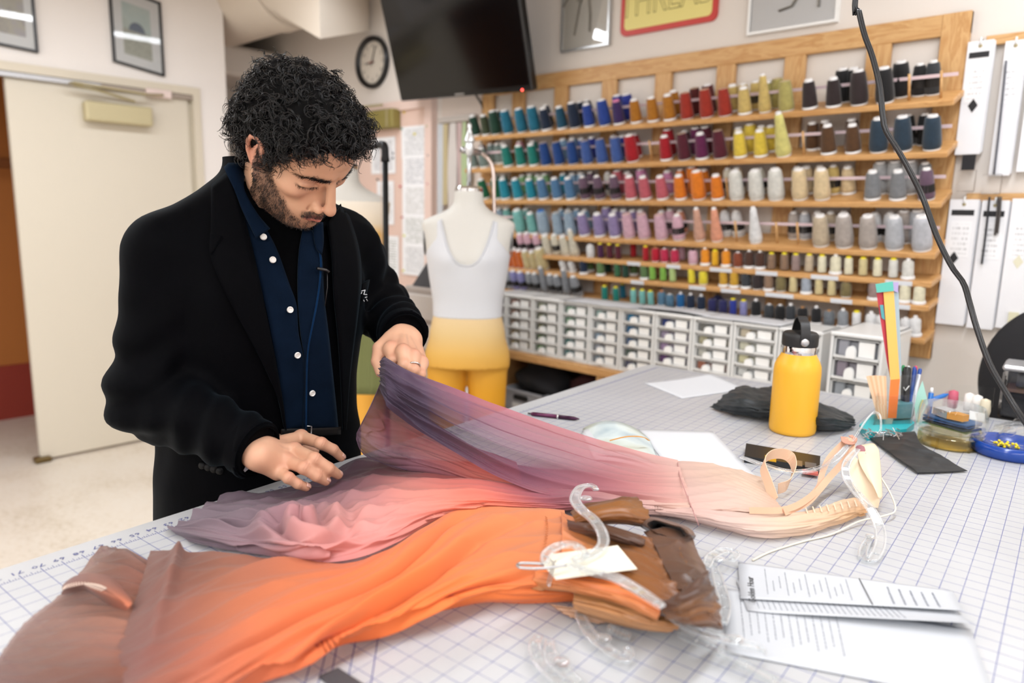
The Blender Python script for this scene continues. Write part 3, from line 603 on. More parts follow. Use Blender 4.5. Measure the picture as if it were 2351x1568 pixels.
def row(si, which, spec, Y, tilt, sc=1., dz=0., ly=0.):
    items = []
    for it in spec.split(';'):
        it = it.strip()
        if not it: continue
        p = it.split(','); items.append((float(p[0]), p[1].strip(), p[2].strip() if len(p) > 2 else 'c', p[3].strip() if len(p) > 3 else None))
    items.sort(key=lambda q: q[0])
    for k, (px, col, kind, cap) in enumerate(items):
        q_ = sh_pt(si, Y, .0015+dz); z, Yw = q_[2], q_[1]; X = solve_x(px, Yw, z)
        capc = cap if cap else {'y': 'e9d92f', 'o': 'c8b090', 'l': 'e8e6e4'}.get(kind, 'e9e7e6')
        lab = '%s thread %s, %s from left in %s of %s rack shelf' % (col, KN[kind], nth(k+1), which, SHN[si])
        tx = STILT[si]+tilt+RNG.uniform(-.0, .03); s_ = sc*RNG.uniform(.97, 1.03)
        place(kind, col, (X, Yw, z), tx, ly+RNG.uniform(-.025, .025), s_, lab, 'thread on the %s of the %s rack shelf' % (which, SHN[si]), capc)
YFL, YBL = .026, .085
FR, BK = 'front row', 'back row'; YFR, YBK = .036, .100; TF = .0; TB = .0
row(0, FR, '1095,dark green;1119,olive green;1141,dark green,b;1169,teal,b;1201,teal,b;1230,teal,b;1257,navy;1293,petrol;1322,navy,b;1355,blue;1391,blue,b;1423,purple,c,d07aa0;1462,mustard;1501,mustard;1539,mustard;1579,red orange,o;1624,red orange,o;1666,red orange,o;1711,straw yellow;1757,straw yellow,t;1806,khaki,o;1860,dark brown;1914,dark brown;1973,dark brown,b;2032,black,b', YFR, TF)
row(0, BK, '1150,dark green;1227,teal;1262,navy,l;1320,navy,l;1340,navy,l;1356,navy,l;1425,royal blue,b;1447,royal blue,b;1552,mustard;1600,dark red,o;1630,dark red,b;1686,straw yellow;1710,straw yellow,l;1738,straw yellow,l;1766,khaki;1788,khaki,o;1938,black,b;1962,black,b;2068,black,b;2110,black,l;2142,charcoal,l', YBK, TB)
row(1, FR, '1090,grey green;1114,grey green;1169,sea green;1199,sea green;1228,sea green;1256,cobalt blue,o;1286,cobalt blue,o;1318,cobalt blue,o;1351,periwinkle,o;1385,periwinkle,o;1420,periwinkle,o;1454,red,b;1531,red;1573,maroon,o;1613,plum;1655,maroon,o;1701,yellow;1748,yellow;1903,brown;1959,brown;2017,slate,b;2073,slate,b;2139,slate,b', YFR, TF)
row(1, FR+' middle', '1800,pale yellow,t', YFR-.006, TF+.08, 1.2)
row(1, BK, '1116,mauve,l;1136,grey green;1152,grey green;1165,grey green;1202,pink,l;1232,sea green;1302,sky blue;1322,sky blue;1342,periwinkle;1366,royal blue;1416,periwinkle;1437,royal blue;1462,red;1540,red,b;1578,maroon;1603,plum,b;1627,maroon,b;1702,yellow;1726,yellow,b;1752,yellow;1774,yellow;1868,brown;1896,brown;1958,brown;2084,black,l;2122,black,l', YBK, TB)
row(2, FR, '1115,emerald;1144,emerald;1163,turquoise;1192,turquoise;1223,turquoise;1250,steel blue;1282,steel blue;1313,steel blue;1346,mauve,l;1379,mauve,l;1415,mauve,l;1451,rose;1484,rose;1523,rose;1564,orange;1606,orange,b;1649,orange;1693,off-white,b;1739,off-white,b;1783,off-white,b;1838,peach cream,b;1888,peach cream,b;2003,grey;2061,grey;2127,mauve,l', YFR, TF)
row(2, BK, '1147,emerald;1164,emerald;1208,light green;1227,light green;1244,light green;1260,light green;1302,turquoise;1322,sky blue;1342,sky blue;1364,mauve,l;1404,off-white,l;1425,rose,b;1447,rose;1480,lilac pink,b;1539,lilac pink;1568,orange,l;1596,orange,b;1620,orange;1677,cream,l;1698,peach cream,l;1748,cream,l;1833,cream,l;1856,peach cream;1884,peach cream,l;1915,straw yellow,l;1948,peach cream;2021,light grey,b;2054,light grey,b;2088,light grey,b;2122,grey,l', YBK, TB)
row(3, FR, '1198,aqua,b;1226,aqua;1252,pale blue,b,3f74b8;1285,pale blue,o;1313,pale blue,o;1344,lilac;1379,lilac;1414,lilac;1447,pale pink,o;1481,pale pink,o;1521,pale pink,o;1560,pale pink,l;1608,beige pink,t;1647,peach,t;1736,white,t;1886,beige,b;1939,taupe,b;1994,taupe,b;2054,silver grey,b;2117,pearl grey,b', YFR, TF, 1.03)
row(3, BK, '1155,pale blue;1172,aqua;1197,aqua;1216,aqua;1296,sky blue,l;1313,sky blue;1332,sky blue,l;1351,sky blue;1401,lilac,b;1420,lilac;1440,lilac;1459,lilac;1477,pale pink;1526,pale pink;1546,pale pink,l;1567,peach,l;1669,white,l;1696,white,l;1826,taupe,l;1850,silver grey,l;1881,taupe,l;1909,beige,l;1938,taupe,l;2011,white,l;2043,white,l;2076,taupe,b;2106,silver grey,b', YBK, TB)
row(4, FR, '1357,white,k;1380,deep purple,y;1401,maroon,y;1420,maroon,y;1483,red,y;1506,crimson,k,b98a5a;1527,raspberry,k;1550,raspberry,k;1592,pale pink,k,111111;1620,amber,s;1642,golden yellow,y;1668,amber,s;1695,rust,k;1720,chocolate,s;1745,chocolate,s;1771,tan,y;1801,tan,y;1827,dusty mauve,y;1857,beige,y;1887,ivory,y;1918,ivory,s;1948,ivory,y;1981,sand,y;2014,ivory,y;2050,off-white,y;2084,off-white,s', YFL, .0, 1.08)
row(4, 'left-hand stack', '1181,chocolate,l;1205,pale pink,l;1222,pale pink,l;1241,pale pink,l;1262,cream,c;1283,cream,l;1303,cream,c;1322,cream,t', YFL+.02, .28, 1.02)
row(4, BK, '1455,red,y;1566,pale pink,y', YBL, .0, 1.05)
row(5, FR, '1341,navy,s;1380,moss green,s;1418,leaf green,y;1437,dark green,y;1480,moss green,s;1499,lime green,y;1523,lime green,y;1545,pale lime,y,d9d38a;1589,lemon,y;1615,lemon,k,151515;1662,gold,s;1686,gold,s;1713,charcoal,s;1739,dark brown,k,b98a5a;1765,tan,s;1793,olive,k,b98a5a;1821,sand,y,b98a5a;1851,blue grey,s,b98a5a;1880,sand,y;1909,sand,y;1942,olive,k,b98a5a;2006,dusty mauve,s;2076,ivory,s;2109,ivory,s', YFL, .0, 1.08)
row(5, 'left-hand stack', '1176,burnt orange,c;1191,burnt orange,c;1203,burnt orange,c;1217,sand,c;1233,sand,c;1250,sand,b;1297,white,s;1316,white,s', YFL+.02, .28, 1.0)
row(5, BK, '1356,moss green,s;1396,dark green,y;1456,moss green,s', YBL, .0, 1.1)
row(6, FR, '1389,sea green,y;1415,sea green,y;1455,aqua,y;1476,aqua,y;1495,aqua,y;1520,steel,s,c98b60;1539,steel,k;1563,ocean blue,s;1586,navy,s;1610,navy,s;1636,indigo,k,1c1c40;1660,indigo,k,1c1c40;1683,royal blue,y;1707,lavender,y;1736,black,s;1765,charcoal,k;1790,black,k;1815,charcoal,s;1842,black,k,b98a5a;1874,black,s;1903,ash grey,k,b98a5a;1935,silver,s;1966,white,y;1999,white,s;2022,white,k;2078,white,k;2100,white,s', YFL, .0, 1.1)
row(6, 'left-hand stack', '1166,navy,l;1176,blue grey,l;1190,lavender,l;1207,lavender,l;1225,silver,l;1240,silver,l;1257,silver,t;1274,silver,l;1290,silver,l;1307,silver,t;1328,silver,l', YFL+.02, .30, 1.02)
row(6, BK, '1431,teal,y;1648,indigo,k,1c1c40', YBL, .0, 1.1)
# bare pegs
pegs = [(1, 1497), (2, 1672), (3, 1692), (3, 1785), (3, 1833), (0, 2087), (0, 2160), (1, 1846)]
for si, px in pegs:
    q_ = sh_pt(si, YFR, -.002); X = solve_x(px, q_[1], q_[2]); q_[0] = X; e_ = sh_pt(si, YFR, .085); e_[0] = X; MB().tube([q_, e_], .0042, 8).build('peg', pine_v, rk, smooth=True)
# ================================================================== COUNTER AND DRAWER UNITS
YD = 2.5; zc = .770
cn = thing('storage_counter', 'long pine counter with open cubbyholes under the drawer units', 'counter', (-2.45, 2.5, 0))
CX1 = on_y(1890, 768, YD)[0]+.004
MB().box((-2.45, YD-.03, zc-.035), (CX1, YB-.002, zc), ch=.003).build('worktop', pine_s, cn)
for x in (-2.45, -1.80, -1.25, CX1-.035): MB().box((x, YD-.015, 0), (x+.035, YB-.002, zc-.035), ch=.002).build('divider', pine_v, cn)
MB().box((-2.415, YB-.03, 0), (CX1-.035, YB-.004, zc-.035)).build('back_panel', pbr('dark_ply', '3a2417', .7), cn)
for a, b in ((-2.415, -1.80), (-1.765, -1.25), (-1.215, CX1-.035)): MB().box((a, YD-.01, .40), (b, YB-.03, .425), ch=.002).build('cubby_shelf', pine_s, cn)
wplast = pbr('drawer_frame_plastic', 'e4e4e2', .35); q = N('drawer_front_clear'); q.set(Base_Color=(*lin('eceef0'), 1), Roughness=.25, Alpha=.16); clearfront = q.m
cont_m = objcol('drawer_contents', .8); cardpm = pbr('label_card', 'f0efec', .6); hand_m = pbr('drawer_handle_plastic', 'f4f4f2', .3); inner = pbr('drawer_inside', 'c4c6c8', .7)
def drawer_unit(label, X0, X1, z0, z1, n, Yf, depth, cols, group):
    t = thing('drawer_unit', label, 'drawers', (X0, Yf, z0), group); w = X1-X0; h = (z1-z0)
    m = MB(); e = .009
    m.box((X0, Yf+.004, z0), (X0+e, Yf+depth, z1), ch=.002); m.box((X1-e, Yf+.004, z0), (X1, Yf+depth, z1), ch=.002); m.box((X0-.002, Yf, z1-.014), (X1+.002, Yf+depth, z1), ch=.004); m.box((X0, Yf, z0), (X1, Yf+depth, z0+.008), ch=.002); m.box((X0+e, Yf+depth-.006, z0), (X1-e, Yf+depth, z1-.014))
    p = (h-.022)/n
    for k in range(1, n): m.box((X0+e, Yf+.012, z0+.006+k*p), (X1-e, Yf+.03, z0+.011+k*p))
    m.build('body', wplast, t)
    for k in range(n):
        za, zb = z0+.010+k*p, z0+.006+(k+1)*p-.003; xa, xb = X0+e+.002, X1-e-.002
        d = MB(); ns = 7; xs = np.linspace(xa, xb, ns); bow = .008*(1-((xs-(xa+xb)/2)/((xb-xa)/2))**2)
        f0 = np.array([[(x, Yf+.006-b, z) for z in (za, za+.007)] for x, b in zip(xs, bow)]); d.grid(f0)
        f1 = np.array([[(x, Yf+.006-b, za+.007) if j == 0 else (x, Yf+.014-b*.4, za+.007) for j in range(2)] for x, b in zip(xs, bow)]); d.grid(f1)
        d.box((xa, Yf+.012, za), (xa+.004, Yf+.05, zb)); d.box((xb-.004, Yf+.012, za), (xb, Yf+.05, zb)); d.box((xa, Yf+.012, zb-.003), (xb, Yf+.016, zb)); d.box((xa, Yf+.014, za), (xb, Yf+depth-.01, za+.003))
        dr = d.build('drawer', wplast, t)
        MB().box((xa+.004, Yf+.013, za+.006), (xb-.004, Yf+.0145, zb-.003)).build('clear_front', glass('drawer_acrylic', (.95, .96, .97), .15, .5), dr)
        xm = xa+(xb-xa)*.42; hw = min(.017, (xb-xa)*.1); hh = (zb-za)*.62
        H = MB(); prof = [(xm-hw, za+.004), (xm+hw, za+.004)]+[(xm+hw*math.cos(a_), za+.004+hh*.5+hh*.5*math.sin(a_)) for a_ in np.linspace(0, math.pi, 8)]
        H.poly([(x, Yf-.012, z) for x, z in prof], .018, (0, 1, 0)); H.build('handle', hand_m, dr)
        MB().box((xa+(xb-xa)*.55, Yf+.009, za+.008), (xb-.014, Yf+.0105, zb-.006)).build('label_card', cardpm, dr)
        col = cols[n-1-k] if n-1-k < len(cols) else 'c8c8c8'
        c_ = MB().box((xa+.008, Yf+.022, za+.004), (xa+(xb-xa)*.30, Yf+.07, zb-.008), ch=.004).build('contents', cont_m, dr); c_.color = (*lin(col), 1)
        c_ = MB().box((xa+(xb-xa)*.30, Yf+.035, za+.004), (xb-.008, Yf+.09, zb-.012), ch=.004).build('contents', cont_m, dr); c_.color = (*(np.array(lin(col))*.5+.25), 1)
    return t
bpx = [(1130, 664), (1160, 676), (1221, 684), (1285, 692), (1353, 701), (1424, 710), (1503, 720), (1590, 731), (1683, 742), (1787, 755), (1890, 768)]
bX = [on_y(x, y, YD)[0] for x, y in bpx]
ucol = [['b9a7b5', 'c9a0b0', 'b5a0a8', 'a898b0', 'a89ab8'], ['e5906a', 'eaa680', 'c99f6e', 'e2bd55', 'e5d36a'], ['bcc49f', 'a9b087', '9a9a6a', '7f9f66', 'a3cf95'], ['a9d0b0', '95c49a', '55775c', '4d938d', '6fa29f'], ['b5d6cf', 'c8d2d2', 'a9c6dc', 'b9c0cc', '9fb2c0'], ['1f8fc0', '2675a8', '2d5f8f', '37594f', '454a72'], ['2c4688', 'b6a8c4', 'b79cc4', '66467e', 'a9a0b8'], ['77746c', 'c9bf98', 'd8d4c6', 'b5684a', 'b0a898'], ['e5d3b4', 'eee8cc', 'eee4b4', 'f0eee8', 'e8e0d0'], ['d9dde2', 'ccd0d8', 'c5cad0', 'd0d0d4', 'd5d5d5']]
desc = ['partly hidden by the dress form', 'with orange and yellow contents', 'with sage and light green contents', 'with mint and dark green contents', 'with pale blue contents', 'with bright and dark blue contents', 'with navy and lilac contents', 'with grey, tan and rust contents', 'with cream contents', 'behind the yellow bottle']
for k in range(10): drawer_unit('small white drawer unit %s, %s from left on the counter' % (desc[k], nth(k+1)), bX[k]+.002, bX[k+1]-.002, zc, 1.037, 5, YD, .185, ucol[k], 'white drawer units in a row under the rack')
a_, b_ = on_y(1908, 760, 2.36), on_y(2030, 776, 2.36)
drawer_unit('larger white drawer unit standing alone behind the fanned paper strips', a_[0], b_[0], .700, a_[2], 5, 2.36, .3, ['c9c6cc', 'b9aab4', 'c5c8cc', '8fa0aa', 'c0c0c0'], 'large drawer unit by the pens')
st = thing('side_stand', 'white stand under the lone larger drawer unit', 'stand', (a_[0], 2.36, 0)); MB().box((a_[0]-.02, 2.34, .67), (b_[0]+.02, 2.68, .699)).build('stand_top', wplast, st)
for x in (a_[0]-.01, b_[0]-.015):
    for y in (2.36, 2.64): MB().box((x, y, 0), (x+.025, y+.025, .67)).build('leg', wplast, st)
# loose white sheets lying along the drawer units
for k, (xa, xb, dy, lab) in enumerate(((1300, 1470, .0, 'flat white sheet on top of the fourth to sixth drawer units'), (1450, 1640, .03, 'curling white sheet on top of the blue drawer units'), (1620, 1800, .01, 'flat white sheet on top of the cream drawer unit'))):
    X0, X1 = solve_x(xa, YD+.02, 1.04), solve_x(xb, YD+.02, 1.04); u = np.linspace(0, 1, 12); P = []
    for v in np.linspace(0, 1, 5): P.append([(X0+(X1-X0)*a, YD-.012+.16*v+dy*.5, 1.0385+.001*k+(.010*math.sin(a*3.1)*(1-v) if k == 1 else 0)+.002*abs(math.sin(a*5+k))) for a in u])
    o = MB().grid(np.array(P)).build('paper_sheet', paper_m, smooth=True, loc=(X0, YD, 1.037)); md = o.modifiers.new('s', 'SOLIDIFY'); md.thickness = .0006; tag(o, lab, 'paper', 'sheets on top of the drawer units')
# bins in the cubby
def bin_(label, X0, X1, Y0, z0, h, c, alpha, lblc=None):
    q = N('bin_plastic'); q.set(Base_Color=(*lin(c), 1), Roughness=.3, Alpha=alpha); t = thing('storage_bin', label, 'bin', (X0, Y0, z0)); m = MB(); D = .28; tp = .012
    for (p0, p1, p2, p3) in (((X0+tp, Y0+tp), (X1-tp, Y0+tp), (X1, Y0), (X0, Y0)), ((X1-tp, Y0+tp), (X1-tp, Y0+D-tp), (X1, Y0+D), (X1, Y0)), ((X1-tp, Y0+D-tp), (X0+tp, Y0+D-tp), (X0, Y0+D), (X1, Y0+D)), ((X0+tp, Y0+D-tp), (X0+tp, Y0+tp), (X0, Y0), (X0, Y0+D))):
        m.add([(*p0, z0), (*p1, z0), (*p2, z0+h), (*p3, z0+h)], [(0, 1, 2, 3)])
    m.add([(X0+tp, Y0+tp, z0), (X1-tp, Y0+tp, z0), (X1-tp, Y0+D-tp, z0), (X0+tp, Y0+D-tp, z0)], [(0, 1, 2, 3)])
    o = m.build('tub', q.m, t); md = o.modifiers.new('s', 'SOLIDIFY'); md.thickness = .003
    r = MB(); 
    for lo, hi in (((X0-.006, Y0-.008, z0+h-.012), (X1+.006, Y0+.002, z0+h)), ((X0-.006, Y0-.008, z0+h-.012), (X0+.004, Y0+D, z0+h)), ((X1-.004, Y0-.008, z0+h-.012), (X1+.006, Y0+D, z0+h))): r.box(lo, hi, ch=.002)
    r.build('rim', pbr('bin_rim', '9c9da2', .35), t); xm = (X0+X1)/2-.015
    MB().box((xm-.045, Y0-.004, z0+h-.048), (xm+.045, Y0+.006, z0+h-.024), ch=.008).build('handle_slot', hole_m, t)
    if lblc: MB().box((xm-.055, Y0+.002, z0+h*.42), (xm+.055, Y0+.0045, z0+h*.42+.03), M=None).build('label_card', pbr('bin_label', lblc, .6), t)
    return t
bin_('grey plastic bin with a white label in the left cubbyhole', -2.33, -2.08, 2.47, .427, .165, 'a7a8ad', .9, 'e4e2df'); bin_('pale grey bin right of the labelled one in the cubbyhole', -2.03, -1.82, 2.47, .427, .15, 'c6c6ca', .9)
def blob(label, name, cat, c, r, mat, seed, amp=.25, group=None):
    h = max(r)/14; f = lambda P: s_ell(P, c, r)+amp*min(r)*vnoise(P, 9/max(r)*.5, seed)
    V, Fq = surfnet(f, np.array(c)-np.array(r)*1.4, np.array(c)+np.array(r)*1.4, h); return tag(fast_mesh(name, V, Fq, mat, loc=c), label, cat, group)
blob('black fabric heap bulging out of the labelled grey bin', 'fabric_heap', 'fabric', (-2.17, 2.6, .63), (.15, .11, .085), pbr('black_cloth', '0c0c12', .8), 3); blob('dark wine fabric heap in the second bin', 'fabric_heap', 'fabric', (-1.93, 2.62, .62), (.1, .1, .08), pbr('wine_cloth', '33090f', .8), 5)
blob('teal fabric in the middle cubbyhole beyond the divider', 'fabric_heap', 'fabric', (-1.6, 2.62, .5), (.14, .11, .14), pbr('teal_cloth', '1e4a4c', .8), 6)
# ================================================================== CUTTING TABLE
MT = frame_m(TO, TU, TV, (0, 0, 1)); TRZ = TH
tb = thing('cutting_table', 'big white topped cutting table the dresses lie on', 'table', tuple(tab(39, 28)[:2])+(0,))
mt_local = lambda m: np.array(MT) @ m
MB().box((-1.4*IN, -2.0*IN, -.042), (79*IN, 60*IN, -.0035), M=MT, ch=.003).build('tabletop', pbr('laminate', 'dfdcd6', .4), tb)
MB().box((4*IN, 5*IN, -.14), (75*IN, 56*IN, -.042), M=MT).build('apron', pbr('laminate_grey', 'b9b4ab', .5), tb)
for u in (5, 71):
    for v in (6, 52): MB().box((u*IN, v*IN, -TZ), ((u+3)*IN, (v+3)*IN, -.042), M=MT, ch=.004).build('leg', pbr('laminate_grey', 'b9b4ab', .5), tb)
q = N('cutting_mat'); tc = q.n('ShaderNodeTexCoord').outputs['Object']; s = q.n('ShaderNodeSeparateXYZ', {0: tc})
def mth(op, a, b=0.): return q.n('ShaderNodeMath', {0: a, 1: b}, operation=op).outputs[0]
def lines(c):
    d = mth('ABSOLUTE', mth('SUBTRACT', mth('FRACT', mth('ADD', mth('DIVIDE', c, IN), .5)), .5)); return mth('LESS_THAN', d, .021)
k = mth('MAXIMUM', lines(s.outputs['X']), lines(s.outputs['Y']))
k = mth('MULTIPLY', k, mth('MULTIPLY', mth('GREATER_THAN', s.outputs['X'], -.0007), mth('GREATER_THAN', s.outputs['Y'], -.0007)))
nz = q.noise(55., 3, .7); nz2 = q.noise(5., 2)
wear = q.n('ShaderNodeMapRange', {0: mth('ADD', mth('MULTIPLY', nz, .5), mth('MULTIPLY', nz2, .55)), 1: .36, 2: .5, 3: .35, 4: .95}).outputs[0]
k = mth('MULTIPLY', k, wear)
base = q.ramp(q.noise(3., 4, .6), [(.3, lin('b4b5b7')), (.7, lin('c0c1c3'))])
q.set(Base_Color=q.n('ShaderNodeMixRGB', {0: k, 1: base, 2: (*lin('5b6296'), 1)}).outputs[0], Roughness=.32, Specular_IOR_Level=.5); mat_m = q.m
ink = pbr('mat_ink', '50568c', .6)
mt = thing('cutting_mat', 'translucent white cutting mat with a blue inch grid covering the table', 'mat', TO)
mt.rotation_euler = (0, 0, 0)
o = MB()
r_ = 1.3*IN; lo, hi = (-1.3*IN, -1.9*IN), (78.8*IN, 59.8*IN); P = []
for cx, cy, s0 in ((hi[0]-r_, hi[1]-r_, 0), (lo[0]+r_, hi[1]-r_, 1), (lo[0]+r_, lo[1]+r_, 2), (hi[0]-r_, lo[1]+r_, 3)):
    for k_ in range(7): t = (s0+k_/6)*math.pi/2; P.append((cx+r_*math.cos(t), cy+r_*math.sin(t), -.0034))
o.poly(P, .0034, (0, 0, 1)); sheet = o.build('mat_sheet', mat_m, None, world=False); sheet.parent = mt; sheet.rotation_euler = (0, 0, TRZ)
o = MB()
for u8 in range(0, 78*8):
    L = {0: .42, 4: .30, 2: .20, 6: .20}.get(u8 % 8, .11)*IN
    w_ = .011*IN if u8 % 8 else .018*IN
    o.box((u8*IN/8-w_, -L-.02*IN, 0), (u8*IN/8+w_, -.02*IN, .00025), M=MT)
for v8 in range(0, 58*8):
    L = {0: .42, 4: .30, 2: .20, 6: .20}.get(v8 % 8, .11)*IN
    o.box((-L-.02*IN, v8*IN/8-.012*IN, 0), (-.02*IN, v8*IN/8+.012*IN, .00025), M=MT)
o.build('ruler_ticks', ink, mt, kind='stuff')
for u in range(30, 78): 
    t = MB(); text_mesh(t, str(u), .42*IN*1.25, np.array(MT) @ frame_m((u*IN, -.78*IN, .0004), (1.25, 0, 0), (0, 1, 0), (0, 0, 1))); t.build('numeral', ink, mt, fix=False)
o = MB(); c2 = lambda x, y: on_t(500+x/3.135, 1350+y/3.135)
for a, b in (((715, 380), (605, 760)), ((800, 375), (705, 760)), ((868, 370), (790, 760)), ((1003, 330), (915, 760)), ((1162, 300), (1095, 740))):
    A, B = c2(*a), c2(*b); d = unit(B-A); n_ = np.cross(d, (0, 0, 1))*.0006; up = np.array([0, 0, .0003]); o.add([A-n_+up, A+n_+up, B+n_+up, B-n_+up], [(0, 1, 2, 3)])
o.build('angle_lines', ink, mt)
# ================================================================== DRESS FORMS
form_m = pbr('form_linen', 'd4d2cc', .7); cami_m = pbr('white_jersey', 'd3d5da', .65) if False else pbr('white_jersey', 'd3d5da', .65); legg_m = vcol('dyed_leggings', .65, .3)
def dress_form(label, name, px, dep, zpx, face, cami, dz, leg_stops, group):
    base = at_depth(px, 700, dep); cx, cy = base[0], base[1]
    zz = lambda y: at_depth(px, y, dep)[2]+dz
    prof = [(zz(438), .051, .055), (zz(452), .052, .058), (zz(470), .056, .062), (zz(486), .085, .07), (zz(498), .135, .078), (zz(509), .172, .085), (zz(540), .164, .098), (zz(590), .150, .115), (zz(640), .139, .108), (zz(690), .126, .095), (zz(724), .125, .092), (zz(760), .138, .105), (zz(810), .145, .118), (zz(845), .150, .122), (zz(900), .150, .12)]
    zs = np.array([p[0] for p in prof])[::-1]; A = np.array([p[1] for p in prof])[::-1]; B = np.array([p[2] for p in prof])[::-1]
    zg = np.linspace(zs[0], zs[-1], 160); ker = np.ones(5)/5
    Ag = np.convolve(np.pad(np.interp(zg, zs, A), 2, 'edge'), ker, 'valid'); Bg = np.convolve(np.pad(np.interp(zg, zs, B), 2, 'edge'), ker, 'valid')
    ca, sa = math.cos(face), math.sin(face); zcr = zz(858)
    def loc(P): x = P[..., 0]-cx; y = P[..., 1]-cy; return x*ca+y*sa, -x*sa+y*ca, P[..., 2]
    def tors(P, off=0.):
        x, y, z = loc(P); a = np.interp(z, zg, Ag)+off; b = np.interp(z, zg, Bg)+off
        bust = np.where(x > 0, .012*np.exp(-((np.abs(y)-.07)/.05)**2-((z-zz(590))/.05)**2), 0)
        d = ((np.abs(y/a)**2.3+np.abs(x/(b+bust))**2.3)**(1/2.3)-1)*np.minimum(a, b); return d, x, y, z
    def body(P):
        d, x, y, z = tors(P); d = np.maximum(d, z-zz(440)); d = np.maximum(d, zz(720)-z); return d
    def legs(P):
        d, x, y, z = tors(P, .002); d = np.maximum(d, zcr+.03-z)
        L = np.stack([x, np.abs(y), z], -1); l = s_cone(L, (.0, .075, zcr+.05), (-.01, .078, zcr-.33), .078, .062); l = smin(l, s_cone(L, (-.01, .078, zcr-.33), (-.01, .078, zcr-.45), .062, .058), .02)
        g = s_ell(L, (-.05, .065, zcr+.06), (.08, .075, .08)); d = smin(smin(d, l, .03), g, .04); d = np.maximum(d, zcr-.45-z); return np.maximum(d, z-zz(722))
    t = thing(name, label, 'dress form', (cx, cy, 0), group); lo = (cx-.26, cy-.26, zz(725)-.01); hi = (cx+.26, cy+.26, zz(430))
    V, Fq = surfnet(body, lo, hi, .0065, 3.); fast_mesh('torso', V, Fq, form_m, t)
    V, Fq = surfnet(legs, (cx-.26, cy-.26, zcr-.47), (cx+.26, cy+.26, zz(718)), .0065, 3.)
    zc_ = V[:, 2]; cc = np.array([[np.interp(z, [s_[0] for s_ in leg_stops], [lin(s_[1])[k] for s_ in leg_stops]) for k in range(3)]+[1] for z in zc_]) if False else np.stack([np.interp(zc_, [zz(s_[0]) for s_ in leg_stops][::-1], [lin(s_[1])[k] for s_ in leg_stops][::-1]) for k in range(3)]+[np.ones(len(zc_))], 1)
    fast_mesh('leggings', V, Fq, legg_m, t, col=cc)
    def camf(P):
        d, x, y, z = tors(P, .0035); d = np.maximum(d, zz(727)-z)
        top = zz(545) if cami != 'full' else zz(470)
        sc = np.where(x > 0, zz(604)+ (np.abs(y)/.088)**2.6*(zz(520)-zz(604)), zz(560)+(np.abs(y)/.09)**2*.04)
        strap = np.abs(np.abs(y)-.098)-.010
        if cami != 'white': return np.maximum(d, z-zz(512))
        d1 = np.maximum(d, z-sc); d1 = np.maximum(d1, np.abs(y)-.108-np.maximum(0, zz(545)-z)*.8) if True else d1
        return np.maximum(d1, z-zz(506))
    V, Fq = surfnet(camf, lo, hi, .0055, 3.)
    if cami == 'white': fast_mesh('camisole', V, Fq, cami_m, t)
    else:
        z_ = V[:, 2]; st = cami; cc = np.stack([np.interp(z_, [zz(s_[0]) for s_ in st][::-1], [lin(s_[1])[k] for s_ in st][::-1]) for k in range(3)]+[np.ones(len(z_))], 1); fast_mesh('bodice', V, Fq, legg_m, t, col=cc)
    P3 = lambda x, y, z: (cx+x*ca-y*sa, cy+x*sa+y*ca, z)
    if cami == 'white':   # piping along the scoop
        ys = np.linspace(-.094, .094, 40); pts = []
        for y in ys:
            z = zz(604)+(abs(y)/.088)**2.6*(zz(520)-zz(604)); a = np.interp(z, zg, Ag)+.004; b = np.interp(z, zg, Bg)+.004+.012*math.exp(-((abs(y)-.07)/.05)**2-((z-zz(590))/.05)**2)
            pts.append(P3(b*max(0, 1-abs(y/a)**2.3)**(1/2.3), y, z))
        MB().tube(pts, .0028, 6).build('neckline_piping', cami_m, t, smooth=True)
    MB().lathe([(.001, .022), (.045, .02), (.052, .012), (.052, 0)], 24, trn((cx, cy, zz(442)))).build('neck_cap', chrome_m, t, smooth=True, auto=40)
    for s_ in (-1, 1): MB().lathe([(.001, .006), (.036, .004), (.04, 0)], 20, frame_m(P3(0, s_*.158, zz(550)), (ca, sa, 0), (0, 0, 1), (-sa*s_, ca*s_, 0)) @ np.diag([1, 1.5, 1, 1])).build('armhole_plate', pbr('armhole_grey', '8a8b8c', .4, .6), t, smooth=True)
    lbl = MB(); text_mesh(lbl, 'PGM', .022, frame_m(P3(np.interp(zz(472), zg, Bg)+.003, 0, zz(474)), (-sa, ca, 0), unit((-ca*.25, -sa*.25, 1)), (ca, sa, .25))) if cami == 'white' else None
    if cami == 'white' and False: lbl.build('stamp', ink, t, fix=False)
    MB().tube([(cx, cy, zz(722)), (cx, cy, .04)], .014, 10).build('stand_pole', metal_m, t, smooth=True)
    MB().lathe([(.02, .05), (.05, .045), (.19, .02), (.2, 0)], 28, trn((cx, cy, 0))).build('stand_base', pbr('iron_grey', '55565a', .4, .8), t, smooth=True, auto=40)
    MB().tube([(cx, cy, zz(436)), (cx, cy, zz(352))], .0085, 10).build('top_pole', pbr('grey_steel', 'c3c6c9', .3, .9), t, smooth=True)
    MB().lathe([(.001, .115), (.006, .11), (.008, .1), (.006, .092), (.011, .075), (.019, .058), (.02, .05), (.012, .045), (.017, .03), (.016, .012), (.01, 0)], 16, trn((cx, cy, zz(362)))).build('finial', pbr('silver_finial', 'd5d8da', .35, .7), t, smooth=True, auto=50)
